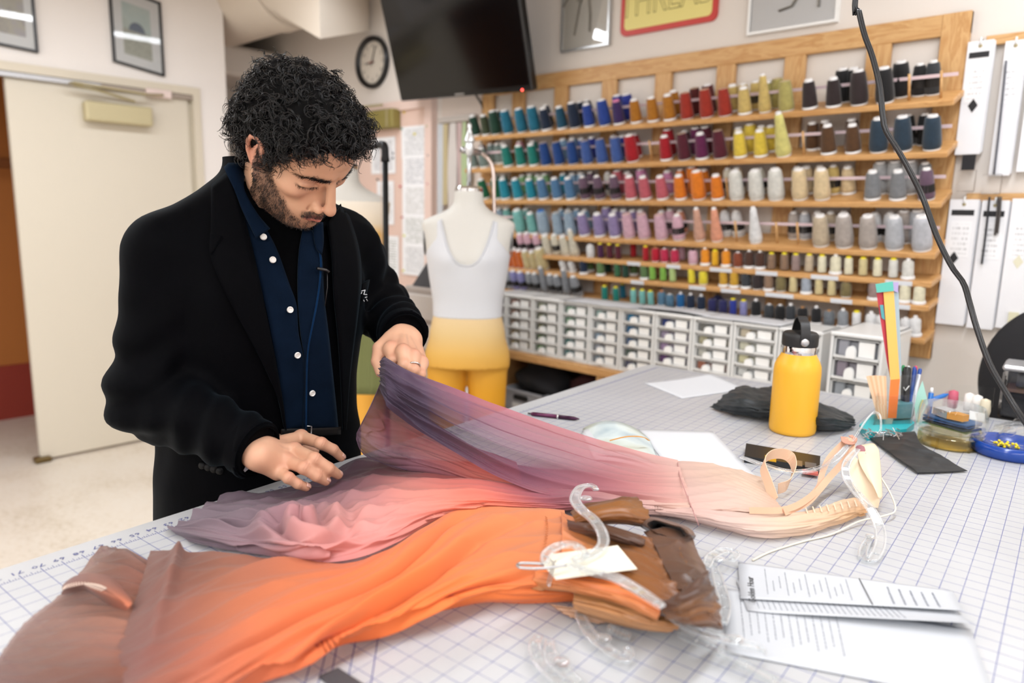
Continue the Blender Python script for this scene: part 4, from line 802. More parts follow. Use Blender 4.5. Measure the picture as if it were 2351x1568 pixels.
    if cami == 'white':
        c_ = [at_depth(x, y, dep+.0) for x, y in ((1083, 350), (1100, 350), (1112, 356), (1126, 372), (1133, 400), (1134, 450), (1135, 500))]
        c_[0] = np.array([cx, cy, c_[0][2]]); MB().tube(spline(c_, 24), .0075, 8).build('bracket_arm', pbr('rosy_steel', 'c9b9b2', .35, .8), t, smooth=True)
        MB().tube([c_[0]-np.array([.02, .02, 0])*.9, c_[1]], .012, 8).build('clamp', metal_m, t, smooth=True)
dress_form('white dress form in a white camisole and yellow dip-dyed leggings', 'dress_form', 1074, 2.7, None, -math.radians(47), 'white', 0., [(724, 'dcc296'), (760, 'd9bb84'), (810, 'dcae5a'), (850, 'dca23c'), (900, 'e0a02a'), (1100, 'e29a1c')], 'dress forms')
dress_form('second dress form behind the bearded man, white fading to yellow', 'dress_form', 797, 2.88, None, -math.radians(40), [(500, 'efe7db'), (560, 'ecdcc4'), (585, 'ecbb66'), (640, 'eeb653'), (727, 'f0b64e')], .085, [(724, 'f0b64e'), (900, 'eeb048')], 'dress forms')
# ================================================================== BLACK PIPE RACK with green garment
pr = thing('pipe_rack', 'black iron pipe clothes rack beside the pink door', 'rack', (at_depth(888, 700, 2.45)[0], at_depth(888, 700, 2.45)[1], 0)); ip = pbr('black_iron', '1d1c1d', .55, .6, bump=.3, bs=80)
T0 = at_depth(884, 330, 2.45); fl_ = np.array([T0[0], T0[1], .0]); T1 = at_depth(845, 322, 2.62); dirh = unit(np.array([T1[0]-T0[0], T1[1]-T0[1], 0])); end = T0+dirh*.95
MB().tube([T0-np.array([0, 0, .04]), fl_], .0098, 12).build('upright_pipe', ip, pr, smooth=True); MB().tube([(end[0], end[1], T0[2]-.04), (end[0], end[1], 0)], .0098, 12).build('upright_pipe', ip, pr, smooth=True)
MB().tube([T0+dirh*.03, end-dirh*.03], .0088, 12).build('hanging_rail', ip, pr, smooth=True)
for a, d in ((T0, dirh), (end, -dirh)): MB().tube(spline([a-np.array([0, 0, .06]), a-np.array([0, 0, .025]), a+d*.008-np.array([0, 0, .006]), a+d*.03, a+d*.05], 12), [.0145, .0145]+[.0125]*8+[.0135, .0135], 12).build('elbow_joint', ip, pr, smooth=True)
for a in (fl_, np.array([end[0], end[1], 0])): MB().lathe([(.02, .02), (.05, .012), (.06, 0)], 16, trn(a)).build('floor_flange', ip, pr, smooth=True)
gp = [at_depth(x, y, 2.62) for x, y in ((818, 700), (872, 700))]; P = []; hz_ = [gp[0][2], at_depth(840, 915, 2.62)[2]]
for v in np.linspace(0, 1, 10): P.append([tuple((1-u)*gp[0][:2]+u*gp[1][:2]+np.array([.03, .03])*math.sin(u*32)*(.4+.6*v))+(hz_[0]+(hz_[1]-hz_[0])*v,) for u in np.linspace(0, 1, 50)])
gt = thing('green_garment', None, None, (gp[0][0], gp[0][1], hz_[1])); o = MB().grid(np.array(P)).build('skirt_cloth', pbr('olive_fabric', '6f7444', .8), gt, smooth=True); md = o.modifiers.new('s', 'SOLIDIFY'); md.thickness = .003
hk = T0+dirh*.05; MB().tube([hk+np.array([0, 0, .012]), (hk[0], hk[1], hz_[0]+.10), (gp[0][0]*.5+gp[1][0]*.5, gp[0][1]*.5+gp[1][1]*.5, hz_[0]-.01)], .0012, 6).build('hanger_wire', pbr('pale_wire', 'd0b5a8', .5), gt, smooth=True); o = gt
tag(o, 'pleated olive green garment hanging on the pipe rack behind the man', 'garment')
# small drawer cart with a folder by the pink door
ct = thing('plastic_cart', 'grey translucent plastic drawer cart between pink door and dress form', 'cart', (at_depth(968, 720, 3.3)[0], at_depth(968, 720, 3.3)[1], 0))
a_, b_ = at_depth(940, 655, 3.25), at_depth(1010, 770, 3.25); q = N('smoky_plastic'); q.set(Base_Color=(*lin('b3aba5'), 1), Roughness=.3, Alpha=.8)
MB().box((a_[0]-.02, a_[1]-.02, 0), (a_[0]+.3, a_[1]+.27, a_[2]), ch=.01).build('cart_body', q.m, ct)
for k_ in range(5): MB().box((a_[0]-.0, a_[1]-.03, a_[2]-.14-.13*k_), (a_[0]+.28, a_[1]-.018, a_[2]-.03-.13*k_), ch=.004).build('drawer', pbr('cart_drawer', 'c9c4c0', .4), ct)
tag(MB().poly([(a_[0]+.02, a_[1], a_[2]+.001), (a_[0]+.28, a_[1], a_[2]+.001), (a_[0]+.28, a_[1], a_[2]+.16), (a_[0]+.13, a_[1], a_[2]+.12)], .1, (0, 1, 0)).build('paper_folder', pbr('dark_folder', '46484e', .6), loc=(a_[0]+.15, a_[1], a_[2])), 'dark sloping folder standing on the grey plastic cart', 'folder')
# ================================================================== ZIPPER PACKETS on the wall
wr = thing('peg_rails', 'two thin pine rails holding the zipper packets on the wall', 'rail', (-.5, YB, 1.5))
for y0 in (88, 452): a_ = on_y(2296, y0, YB-.02); MB().box((-.57, YB-.022, a_[2]-.018), (.6, YB-.002, a_[2]+.012), ch=.002).build('rail', pine, wr)
zipw = pbr('zip_card', 'e9e9ec', .45); zipb = pbr('zip_black', '17171b', .6); clr = glass('packet_film', rough=.15, mixt=.9)
def packet(label, corners, bar, extras=(), diamond=None, stack=.018):
    p = [on_y(x, y, YB-.03) for x, y in corners]; x0, x1 = (p[0][0]+p[3][0])/2, (p[1][0]+p[2][0])/2; z1, z0 = p[0][2], p[3][2]; Y = YB-.03
    t = thing('zipper_packet', label, 'packet', (x0, Y, z0), 'zipper packets hanging on the rails'); w = x1-x0
    for k_ in range(3): MB().box((x0+.002*k_, Y-.0045+.006*k_, z0+.004*k_), (x1+.002*k_, Y+.0005+.006*k_, z1-.001*k_), ch=.001).build('card', zipw, t)
    xm = (x0+x1)/2; MB().tube([(xm, Y+.02, z1+.006), (xm, Y-.006, z1+.008), (xm, Y-.008, z1-.012)], .003, 6).build('hook', white_m, t, smooth=True); MB().lathe([(.001, .002), (.005, .001), (.006, 0)], 10, frame_m((xm, Y-.005, z1-.016), (1, 0, 0), (0, 0, 1), (0, -1, 0))).build('eyelet', brass_m, t)
    f = Y-.0048
    if bar: MB().box((x0+w*.1, f-.0006, z1-.052), (x1-w*.12, f, z1-.034)).build('title_bar', zipb, t)
    MB().box((x0+w*.12, f-.0005, z1-.19), (x1-w*.14, f, z1-.07)).build('printed_label', print_mat('zip_print_%d' % int(corners[0][0]), 7, 'c4c4c6', 'efeff1', .5, .12, corners[0][0]*.01), t)
    if diamond: c_ = on_y(*diamond, Y); MB().poly([(c_[0], f, c_[2]+.022), (c_[0]-.014, f, c_[2]), (c_[0], f, c_[2]-.022), (c_[0]+.014, f, c_[2])], .0006, (0, -1, 0)).build('diamond_mark', zipb if bar else pbr('cream_mark', 'dcd8bf', .6), t)
    for kind, xa, xb, ya, yb, c_ in extras:
        A_, B_ = on_y(xa, ya, Y-.012), on_y(xb, yb, Y-.012)
        if kind == 'film': MB().box((min(A_[0], B_[0]), Y-.014, B_[2]), (max(A_[0], B_[0]), Y-.006, A_[2]), ch=.003).build('film', clr, t)
        else:
            sl = [(A_[0], A_[2]), (B_[0], A_[2]), (B_[0], B_[2]), (A_[0], B_[2])]; wd = .012 if kind == 'tape' else None
            if kind == 'tape': MB().tube(spline([(on_y(xa, ya, Y-.012)), on_y((xa+xb)/2+1, (ya+yb)/2, Y-.014), on_y(xb, yb, Y-.012)], 12), .008, 8, flat=.4).build('zipper_tape', pbr('zip_'+c_, c_, .7), t, smooth=True)
            else: MB().box((A_[0], Y-.011, B_[2]), (B_[0], Y-.006, A_[2])).build('zipper_strip', pbr('zip_'+c_, c_, .7), t)
packet('upper left zipper packet with a black diamond', [(2220, 98), (2281, 91), (2252, 356), (2195, 356)], True, [('strip', 2210, 2236, 356, 390, '17171b'), ('film', 2200, 2236, 390, 440, '')], (2234, 243))
packet('upper packet with a long grey zipper, second from the rack', [(2298, 97), (2350, 90), (2326, 404), (2280, 404)], False, [('tape', 2310, 2282, 140, 400, '5d5e66'), ('film', 2256, 2296, 400, 445, '')], None)
packet('lower left zipper packet with a pale diamond, beside the rack', [(2180, 458), (2240, 458), (2222, 742), (2150, 742)], True, [], (2190, 592))
packet('lower middle packet crossed by a black zipper tail', [(2252, 460), (2312, 460), (2285, 752), (2222, 752)], True, [('tape', 2272, 2254, 452, 606, '26262b'), ('tape', 2292, 2284, 452, 540, '4b4643'), ('tape', 2298, 2290, 452, 535, '4b4643')], None)
packet('lower right packet with a cream diamond, at the frame edge', [(2322, 456), (2400, 456), (2372, 752), (2288, 752)], False, [('strip', 2316, 2334, 716, 756, 'd8d4b6')], (2338, 601))
packet('upper right packet with tan card, mostly out of frame', [(2362, 96), (2420, 90), (2400, 395), (2344, 395)], False, [], None)
# ================================================================== BLACK CORD, CHAIR
cp = [(1966, -30, 1.2), (1971, 20, 1.2), (1985, 80, 1.2), (2003, 130, 1.2), (2020, 200, 1.2), (2026, 260, 1.2), (2034, 300, 1.2), (2062, 345, 1.2), (2095, 405, 1.2), (2121, 460, 1.2), (2152, 545, 1.19), (2185, 612, 1.18), (2212, 650, 1.17), (2226, 695, 1.16), (2243, 755, 1.15), (2272, 835, 1.14), (2312, 905, 1.13), (2352, 968, 1.12), (2400, 1040, 1.12)]
pts = [at_depth(x, y, d) for x, y, d in cp]; pts = [pts[0]+np.array([0, 0, CEIL-pts[0][2]])*f for f in (1, .5)]+pts
m = MB(); S_ = spline(pts, 150)
for o_ in (-1, 1): m.tube(S_+np.array([.735, .678, 0])*.0019*o_, .0029, 10)
e = pts[-1]; tag(m.build('power_cord', pbr('cord_rubber', '17181b', .28), smooth=True, loc=pts[0]), 'thick black power cord dangling from the ceiling across the zipper packets', 'cord')
ch = thing('office_chair', 'black round backed chair behind the table at the right edge', 'chair', (.02, 2.42, 0)); chm = pbr('chair_fabric', '16161a', .8)
cb_ = at_depth(2425, 905, 2.0); cb_[2] = .98; OFS = -1
f_ = lambda P: s_ell(P, (cb_[0], cb_[1], .98), (.19, .045, .225))
V, Fq = surfnet(f_, cb_-np.array([.25, .08, .28]), cb_+np.array([.25, .08, .28]), .012); ROOT[ch] = np.array([cb_[0], cb_[1]-.2, 0]); ch.location = ROOT[ch]
fast_mesh('backrest', V, Fq, chm, ch)
V, Fq = surfnet(lambda P: s_ell(P, (cb_[0], cb_[1]-.24, .5), (.23, .22, .05)), (cb_[0]-.25, cb_[1]-.5, .44), (cb_[0]+.25, cb_[1]+.02, .56), .012); fast_mesh('seat', V, Fq, chm, ch)
MB().tube(spline([(cb_[0], cb_[1]+.02, .95), (cb_[0], cb_[1]+.02, .6), (cb_[0], cb_[1]-.1, .46), (cb_[0], cb_[1]-.24, .46)], 14), .02, 8).build('back_bar', black_m, ch, smooth=True)
MB().tube([(cb_[0], cb_[1]-.24, .46), (cb_[0], cb_[1]-.24, .08)], .025, 10).build('post', black_m, ch, smooth=True)
for k_ in range(5): a = k_*2*math.pi/5+.3; MB().tube([(cb_[0], cb_[1]-.24, .1), (cb_[0]+.25*math.cos(a), cb_[1]-.24+.25*math.sin(a), .05), (cb_[0]+.26*math.cos(a), cb_[1]-.24+.26*math.sin(a), 0.)], [.022, .018, .02], 8).build('leg', black_m, ch, smooth=True)
# ================================================================== THE MAN
man = thing('person', 'bearded man with curly black hair in a black blazer bending over the dress fabric', 'person', (-1.29, .68, 0))
skin_m = vcol('skin', .5, .35, sss=.12, bump=((420., 3), (.12, .0006)))
def clothm(name, c, rough=.85, sheen=.15, sc=900.):
    q = N(name); q.set(Base_Color=q.ramp(q.noise(30., 3), [(.3, [x*.85 for x in lin(c)]), (.7, [x*1.15 for x in lin(c)])]), Roughness=rough, Sheen_Weight=sheen, Sheen_Roughness=.4, Specular_IOR_Level=.03, Sheen_Tint=(.55, .8, 1, 1)); q.bump(q.noise(sc, 2), .25, .0006); return q.m
jack_m = clothm('blazer_wool', '040406', .65, .03); trou_m = clothm('trousers', '040405', .85, .01); shirt_m = clothm('navy_chambray', '081322', .85, .05, 700.); shirt2_m = clothm('navy_chambray_light', '0a2340', .85, .06, 700.); knit_m = clothm('black_knit', '030304', .9, .01, 500.)
# ---- torso and sleeves
BZ = np.array([.60, .80, .92, 1.00, 1.08, 1.18, 1.27, 1.33, 1.37, 1.40, 1.43, 1.47])
BA = np.array([.205, .205, .198, .188, .184, .192, .198, .190, .165, .125, .085, .07])
BB = np.array([.150, .150, .148, .146, .144, .146, .142, .128, .110, .088, .074, .066])
BX = np.array([-1.30, -1.30, -1.298, -1.295, -1.29, -1.28, -1.275, -1.275, -1.275, -1.272, -1.262, -1.245])
zg_ = np.linspace(.55, 1.5, 191); _s = lambda A: np.convolve(np.pad(np.interp(zg_, BZ, A), 4, 'edge'), np.ones(9)/9, 'valid')
gA, gB, gX = _s(BA), _s(BB), _s(BX); CY = .68; ROTB = math.radians(-2)
def torso(P, off=0.):
    x, y, z = P[..., 0], P[..., 1], P[..., 2]; a = np.interp(z, zg_, gA)+off; b = np.interp(z, zg_, gB)+off; c = np.interp(z, zg_, gX)
    X = x-c; Y = y-CY; X, Y = X*math.cos(ROTB)+Y*math.sin(ROTB), -X*math.sin(ROTB)+Y*math.cos(ROTB)
    d = ((np.abs(Y/a)**2.4+np.abs(X/b)**2.4)**(1/2.4)-1)*np.minimum(a, b); return d
shR = np.array([-1.275, .512, 1.328]); shL = np.array([-1.268, .862, 1.335])
Rw = on_t(600, 1037, .098); Lw = at_depth(931, 770, 1.40)
elR = at_depth(345, 912, 1.245); wrR = Rw+unit(elR-Rw)*.012
elL = at_depth(860, 695, 1.62); wrL = Lw+unit(elL-Lw)*.010
def sleeve(P, sh, el, wr, seed, side):
    d = s_cone(P, sh, el, .070, .063); d2 = s_cone(P, el, wr+(el-wr)*.02, .064, .047); d = smin(d, d2, .035)
    # wrinkles: diagonal folds gathering at the elbow
    ax = unit(el-sh); t = (P-sh)@ax; u = unit(np.cross(ax, (0, 0, 1)) if abs(ax[2]) < .95 else np.array([0, 1., 0])); ph = (P-el)@u
    Lq = np.linalg.norm(P-el, axis=-1); wgt = np.exp(-(Lq/.12)**2)
    d = d+.0080*wgt*np.sin(t*95+ph*45+seed+1.5*np.sin(ph*30))+.0035*np.exp(-((t-.02)/.08)**2)*np.sin(ph*60+t*30)
    fa = unit(wr-el); tf = (P-el)@fa; d = d+.0048*np.sin(tf*85+((P-el)@u)*55+seed*2)*np.clip(tf*6, 0, 1)
    return np.maximum(d, ((P-wr)@fa)-.004)
def jacket(P):
    z = P[..., 2]; d = torso(P)
    for s_, sh in ((-1, shR), (1, shL)):
        pad = s_cone(P, (-1.268, CY+s_*.07, 1.398), sh+np.array([0, s_*.004, .014]), .058, .054); d = smin(d, pad, .04)
    d = d+.0035*np.exp(-((z-.98)/.1)**2)*vnoise(P, 34, 4)+.002*vnoise(P, 20, 8)
    sl = smin(sleeve(P, shR, elR, wrR, .4, -1), 10., .01); sL = sleeve(P, shL, elL, wrL, 2.1, 1)
    d = smin(d, sl, .022); d = smin(d, sL, .022)
    # hem: skirt of the blazer
    d = np.maximum(d, .735-z); neck = s_cone(P, (-1.262, CY, 1.36), (-1.215, CY, 1.52), .060, .064); return smax(d, -neck, .012)
JV, JF = surfnet(jacket, (-1.62, .22, .72), (-.98, 1.16, 1.5), .0068, 1.8)
fast_mesh('blazer', JV, JF, jack_m, man)
tor = lambda P: jacket(P)
BVH = BVHTree.FromPolygons(JV.tolist(), JF.tolist())
def hit(px, py, off=.004, bvh=None):
    d = Vector(tuple(ray(px, py))).normalized(); r = (bvh or BVH).ray_cast(Vector(tuple(CAM)), d)
    if r[0] is None: r = (bvh or BVH).find_nearest(Vector(tuple(at_depth(px, py, 1.27))))
    n = r[1] if r[1].dot(d) < 0 else -r[1]; return np.array(r[0]+n*off), np.array(n)
def strip(name, Lp, Rp, off, mat, parent, nu=8, nv=40, thick=.003, edge_off=None, smooth_it=2):
    L = spline_u(np.array(Lp, float), nv); R_ = spline_u(np.array(Rp, float), nv); P = np.zeros((nv, nu, 3))
    for i in range(nv):
        for j in range(nu): f = j/(nu-1); q_ = L[i]*(1-f)+R_[i]*f; P[i, j] = hit(q_[0], q_[1], off)[0]
    for _ in range(smooth_it):
        Q = P.copy(); Q[1:-1] = (P[:-2]+2*P[1:-1]+P[2:])/4; P = Q
    o = MB().grid(P).build(name, mat, parent, smooth=True, fix=False); md = o.modifiers.new('s', 'SOLIDIFY'); md.thickness = thick; md.offset = 0; return o, P
# undershirt, shirt fronts, lapels (each lies over the one before)
strip('undershirt', [(566, 470), (585, 560), (612, 660), (640, 780), (652, 900), (655, 985)], [(720, 520), (722, 600), (728, 700), (740, 800), (755, 900), (760, 985)], .004, knit_m, man, 8)
strip('shirt_front', [(548, 455), (572, 548), (590, 632), (612, 730), (634, 850), (646, 955), (650, 985)], [(606, 528), (632, 578), (658, 650), (676, 700), (680, 765), (694, 838), (690, 985)], .008, shirt_m, man, 8)
o, _ = strip('shirt_front', [(690, 530), (680, 590), (678, 675), (684, 762), (694, 838), (690, 985)], [(716, 536), (732, 595), (736, 680), (748, 780), (760, 900), (768, 985)], .0095, shirt_m, man, 8)
strip('shirt_placket', [(709, 536), (725, 592), (722, 660), (708, 740), (697, 800), (694, 870), (693, 985)], [(713, 536), (729, 592), (726, 660), (711.5, 740), (700, 800), (697, 870), (696, 985)], .0125, shirt2_m, man, 3, thick=.002)
# lapels and collar of the blazer
strip('lapel', [(492, 440), (486, 500), (485, 545), (484, 590), (512, 660), (547, 729), (594, 820), (630, 905), (644, 975)], [(536, 400), (552, 480), (570, 552), (588, 632), (608, 729), (626, 820), (640, 905), (647, 960), (650, 985)], .013, jack_m, man, 7, thick=.004)
strip('lapel', [(742, 520), (752, 590), (756, 680), (766, 780), (772, 880), (776, 985)], [(778, 470), (806, 560), (815, 640), (805, 740), (790, 860), (782, 985)], .013, jack_m, man, 7, thick=.004)
strip('collar_notch', [(484, 546), (484, 552), (486, 590)], [(511, 552), (511, 557), (487, 592)], .0165, jack_m, man, 4, 8, thick=.002)
strip('breast_pocket', [(826, 652), (824, 668), (822, 690)], [(842, 640), (838, 655), (832, 678)], .006, jack_m, man, 4, 8, thick=.004)
strip('shirt_collar', [(531, 396), (540, 440), (553, 490), (570, 530), (583, 556)], [(547, 378), (556, 430), (572, 478), (594, 515), (612, 536)], .018, shirt2_m if False else shirt_m, man, 5, 16, thick=.003)
strip('shirt_collar', [(708, 520), (712, 560), (718, 580)], [(730, 520), (732, 560), (728, 590)], .015, shirt_m, man, 4, 10, thick=.003)
btn = pbr('pearl_button', 'd9d6d2', .25)
for x, y in ((600, 551), (620, 600), (659, 709), (675, 811), (708, 898)):
    p, n_ = hit(x, y, .0125); x_ = unit(np.cross(n_, (0, 0, 1))); Mb = frame_m(p, x_, np.cross(n_, x_), n_)
    MB().lathe([(.0012, .0022), (.0035, .0018), (.0042, .003), (.0052, .003), (.0058, .0015), (.0058, 0)], 16, Mb).build('shirt_button', btn, man, smooth=True, auto=40)
p, n_ = hit(735, 624, .018); MB().tube([hit(716, 620, .018)[0], p, hit(741, 629, .019)[0]], .0028, 8).build('clip_microphone', black_m, man, smooth=True)
MB().tube([hit(738, 630, .017)[0], hit(739, 660, .016)[0], hit(734, 700, .015)[0]], .001, 5).build('microphone_wire', black_m, man, smooth=True)
em = MB()
for a_, b_ in (((819, 668), (827, 666)), ((827, 666), (824, 675)), ((824, 675), (831, 676)), ((827, 682), (831, 681)), ((824, 688), (825, 691)), ((830, 686), (832, 690)), ((820, 671), (818, 674))): em.tube([hit(*a_, .010)[0], hit(*b_, .010)[0]], .0009, 5)
em.build('embroidered_emblem', pbr('white_thread', 'c9ccd0', .8), man)
for k_ in range(4): p, n_ = hit(466+k_*13, 1068+k_*4, .003); MB().lathe([(.001, .003), (.006, .0022), (.007, 0)], 12, frame_m(p, unit(np.cross(n_, (0, 0, 1))), unit(np.cross(n_, np.cross(n_, (0, 0, 1)))), n_)).build('cuff_button', pbr('dark_button', '08080a', .5, spec=.2), man, smooth=True)
# belt with buckle
strip('belt', [(640, 982), (640, 1000)], [(772, 978), (772, 996)], .011, pbr('belt_leather', '0c0908', .6, spec=.2), man, 16, 4, thick=.003)
MB().tube([hit(x, y, .016)[0] for x, y in ((694, 974), (704, 975), (703, 1000), (690, 1000))], .0013, 6).build('belt_buckle', metal_m, man, smooth=True)
# trousers, shoes
def trous(P):
    d = np.maximum(torso(P, -.012), .66-P[..., 2]); d = np.maximum(d, P[..., 2]-.9)
    for s_ in (-1, 1): d = smin(d, smin(s_cone(P, (-1.31, CY+s_*.095, .76), (-1.30, CY+s_*.10, .45), .098, .072), s_cone(P, (-1.30, CY+s_*.10, .45), (-1.32, CY+s_*.105, .09), .072, .058), .02), .03)
    return np.maximum(d+.002*vnoise(P, 25, 3), .05-P[..., 2])
V, Fq = surfnet(trous, (-1.5, .4, .04), (-1.1, .96, .92), .011, 1.8); fast_mesh('trousers', V, Fq, trou_m, man)
for s_ in (-1, 1):
    V, Fq = surfnet(lambda P: np.maximum(smin(s_ell(P, (-1.30, CY+s_*.105, .045), (.10, .042, .06)), s_ell(P, (-1.21, CY+s_*.108, .03), (.085, .045, .036)), .03), -P[..., 2]), (-1.45, CY+s_*.105-.07, -.005), (-1.1, CY+s_*.105+.07, .13), .007); fast_mesh('shoe', V, Fq, pbr('shoe_leather', '141212', .4), man)
# ---- head in its own frame: x forward, y left, z up
HY, HP, HR = .36017471, .84042176, .38554259; HC = np.array([-1.1239022, .67378828, 1.51418769]); HS = .965
HRm = np.array(Matrix.Rotation(HY, 3, 'Z') @ Matrix.Rotation(HP, 3, 'Y') @ Matrix.Rotation(HR, 3, 'X'))
toL = lambda P: (np.asarray(P)-HC) @ HRm/HS; toW = lambda p: np.asarray(p) @ HRm.T*HS+HC
nb0, nb1 = toL((-1.262, .68, 1.36)), np.array([-.028, 0, -.045])
def head(p, ears=True):
    y = np.abs(p[..., 1]); q = np.stack([p[..., 0], y, p[..., 2]], -1); z = p[..., 2]; x = p[..., 0]
    d = s_ell(q, (-.012, 0, .043), (.100, .077, .083)); d = smin(d, s_ell(q, (.026, 0, -.012), (.062, .060, .088)), .03)
    d = smin(d, s_ell(q, (.036, 0, -.068), (.054, .050, .044)), .025); d = smin(d, s_ell(q, (.080, 0, -.100), (.020, .022, .021)), .02)
    d = smin(d, s_cone(q, (.004, .058, -.045), (.066, .022, -.102), .016, .015), .028); d = smin(d, s_ell(q, (.040, 0, .062), (.060, .060, .048)), .03)
    d = smin(d, s_cone(q, (.093, .010, .034), (.070, .047, .034), .009, .007), .014); d = smin(d, s_ell(q, (.056, .046, -.016), (.026, .019, .017)), .022)
    d = smax(d, -s_ell(q, (.097, .033, .008), (.018, .020, .0130)), .010)
    lid = s_ell(q, (.0715, .0335, .007), (.0155, .0165, .0140)); d = smin(d, lid, .004); d = smin(d, s_cone(q, (.0865, .020, .0022), (.0780, .049, .0045), .0026, .0022), .003)
    d = smax(d, -s_cone(q, (.092, .018, .0155), (.076, .050, .013), .0018, .0016), .004)   # lid crease
    d = smin(d, s_ell(q, (.078, 0, -.058), (.026, .033, .032)), .022)
    d = smin(d, s_cone(q, (.0925, 0, .020), (.1165, 0, -.028), .0072, .0092), .007); d = smin(d, s_ell(q, (.1175, 0, -.034), (.0118, .0104, .0100)), .006)
    d = smin(d, s_ell(q, (.1020, .0145, -.0405), (.0125, .0078, .0092)), .005); d = smax(d, -s_ell(q, (.1070, .0078, -.0505), (.0068, .0042, .0055)), .003); d = smax(d, -s_cone(q, (.0985, .0230, -.030), (.0930, .0245, -.050), .0030, .0020), .004)
    d = smin(d, s_cone(q, (.1045, 0, -.0640), (.0880, .026, -.0695), .0052, .0026), .006); d = smin(d, s_cone(q, (.1032, 0, -.0755), (.0885, .022, -.0722), .0078, .003), .005)
    d = smax(d, -s_cone(q, (.1105, 0, -.0692), (.0905, .028, -.0705), .0016, .0014), .003); d = smax(d, -s_ell(q, (.1085, 0, -.0885), (.0075, .016, .0055)), .010)
    d = smin(d, s_cone(p, nb1, nb0, .054, .060), .03)
    # ear: rim, shell, lobe, hollow
    e = s_ell(q, (-.006, .077, .003), (.0175, .0075, .030), ER); rim = 9.
    for a, b in zip(EAR[:-1], EAR[1:]): rim = np.minimum(rim, s_cone(q, a, b, .0042, .0042))
    e = smin(e, rim, .004); e = smax(e, -s_ell(q, (.001, .087, -.002), (.0085, .0065, .014), ER), .004); e = smin(e, s_ell(q, (.008, .078, -.002), (.004, .005, .007)), .003)
    return smin(d, e, .006)
ea = math.radians(18); ER = np.array(Matrix.Rotation(ea, 3, 'Z'))
EAR = [np.array([.010, .080, .012]), np.array([.006, .083, .026]), np.array([-.006, .086, .034]), np.array([-.019, .088, .028]), np.array([-.024, .087, .012]), np.array([-.021, .084, -.006]), np.array([-.012, .080, -.021]), np.array([-.002, .077, -.030]), np.array([.005, .075, -.026])]
lo_, hi_ = np.array([-.125, -.1, -.18]), np.array([.14, .1, .14])
HV, HF = surfnet(head, lo_, hi_, .0019, 1.6)
keep = HV[:, 2] > -.176
# colours
def skin_cols(n): return np.tile(np.array([*lin('cd9f81'), 1]), (n, 1))
x, y, z = HV[:, 0], np.abs(HV[:, 1]), HV[:, 2]; C = skin_cols(len(HV)); S = lambda a, b, v: np.clip((v-a)/(b-a), 0, 1)
def mixc(C, c, f): C[:, :3] = C[:, :3]*(1-f[:, None])+np.array(lin(c))*f[:, None]
mixc(C, 'b97b66', .35*np.exp(-(((x-.07)/.03)**2+((y-.045)/.02)**2+((z+.02)/.02)**2))); mixc(C, 'c07a66', .5*np.exp(-(((x-.115)/.015)**2+(y/.014)**2+((z+.036)/.014)**2)))
mixc(C, 'b8705e', .55*S(.070, .078, y)*(x < .02))
dl = np.minimum(np.abs(z+.0655+.06*y), np.abs(z+.075-.12*y)); lip = S(.0065, .0035, dl)*S(.027, .023, y)*(x > .082)*(z < -.060)*(z > -.0805); mixc(C, 'b0655c', .85*lip)
mixc(C, '6b3a34', .8*S(.0022, .0010, np.abs(z+.0698))*S(.027, .023, y)*(x > .085))
nz_ = .5+.5*vnoise(HV, 260, 5)
# beard density
jawline = S(.052, .028, z+.012-(.03-x)*.35*(x < .03)) 
zc_line = np.interp(x, [-.005, .015, .04, .062, .08, .10], [.03, .012, -.030, -.055, -.074, -.083])
bd = S(.006, -.012, z-zc_line)*(x > -.004)*S(-.17, -.15, z)*(1-lip)
neckz = toL(np.array([[-1.19, .67, 1.40]]))[0]
bd = bd*S(-.135, -.112, z+.25*(x-.05)*(x < .05))
mou = (np.abs(z+.0575)-.004-.10*y < 0.002)*(x > .082)*S(.031, .026, y)*(z < -.052)*S(.002, .005, y+.002); mou2 = S(.012, .006, np.abs(z+.0588+.22*np.maximum(0, y-.012)))*(x > .078)*S(.034, .028, y)
soul = S(.008, .004, y)*S(.007, .003, np.abs(z+.086))*(x > .08)
gap = S(.010, .005, np.abs(y-.030))*S(.008, .004, np.abs(z+.083))*0
beard = np.clip(np.maximum(np.maximum(bd*(.55+.45*S(.02, .05, y)), .85*mou2), .8*soul), 0, 1)
mixc(C, '2a1f1b', .78*beard*(.75+.25*nz_))
brow = np.exp(-((z-.0275-.12*(y-.015)+.75*np.maximum(0, y-.040))/np.interp(y, [.01, .03, .055], [.0064, .0046, .0020]))**2)*S(.009, .014, y)*S(.060, .050, y)*(x > .045); mixc(C, '15100f', .85*brow)
lash = np.exp(-((z-(.0005+.07*(y-.034)))/.0016)**2)*S(.016, .020, y)*S(.056, .050, y)*(x > .066); mixc(C, '1d1412', .9*lash)
mixc(C, 'a8705c', .35*np.exp(-((z-.012)/.005)**2)*S(.016, .022, y)*S(.054, .047, y)*(x > .06))
HW = toW(HV)
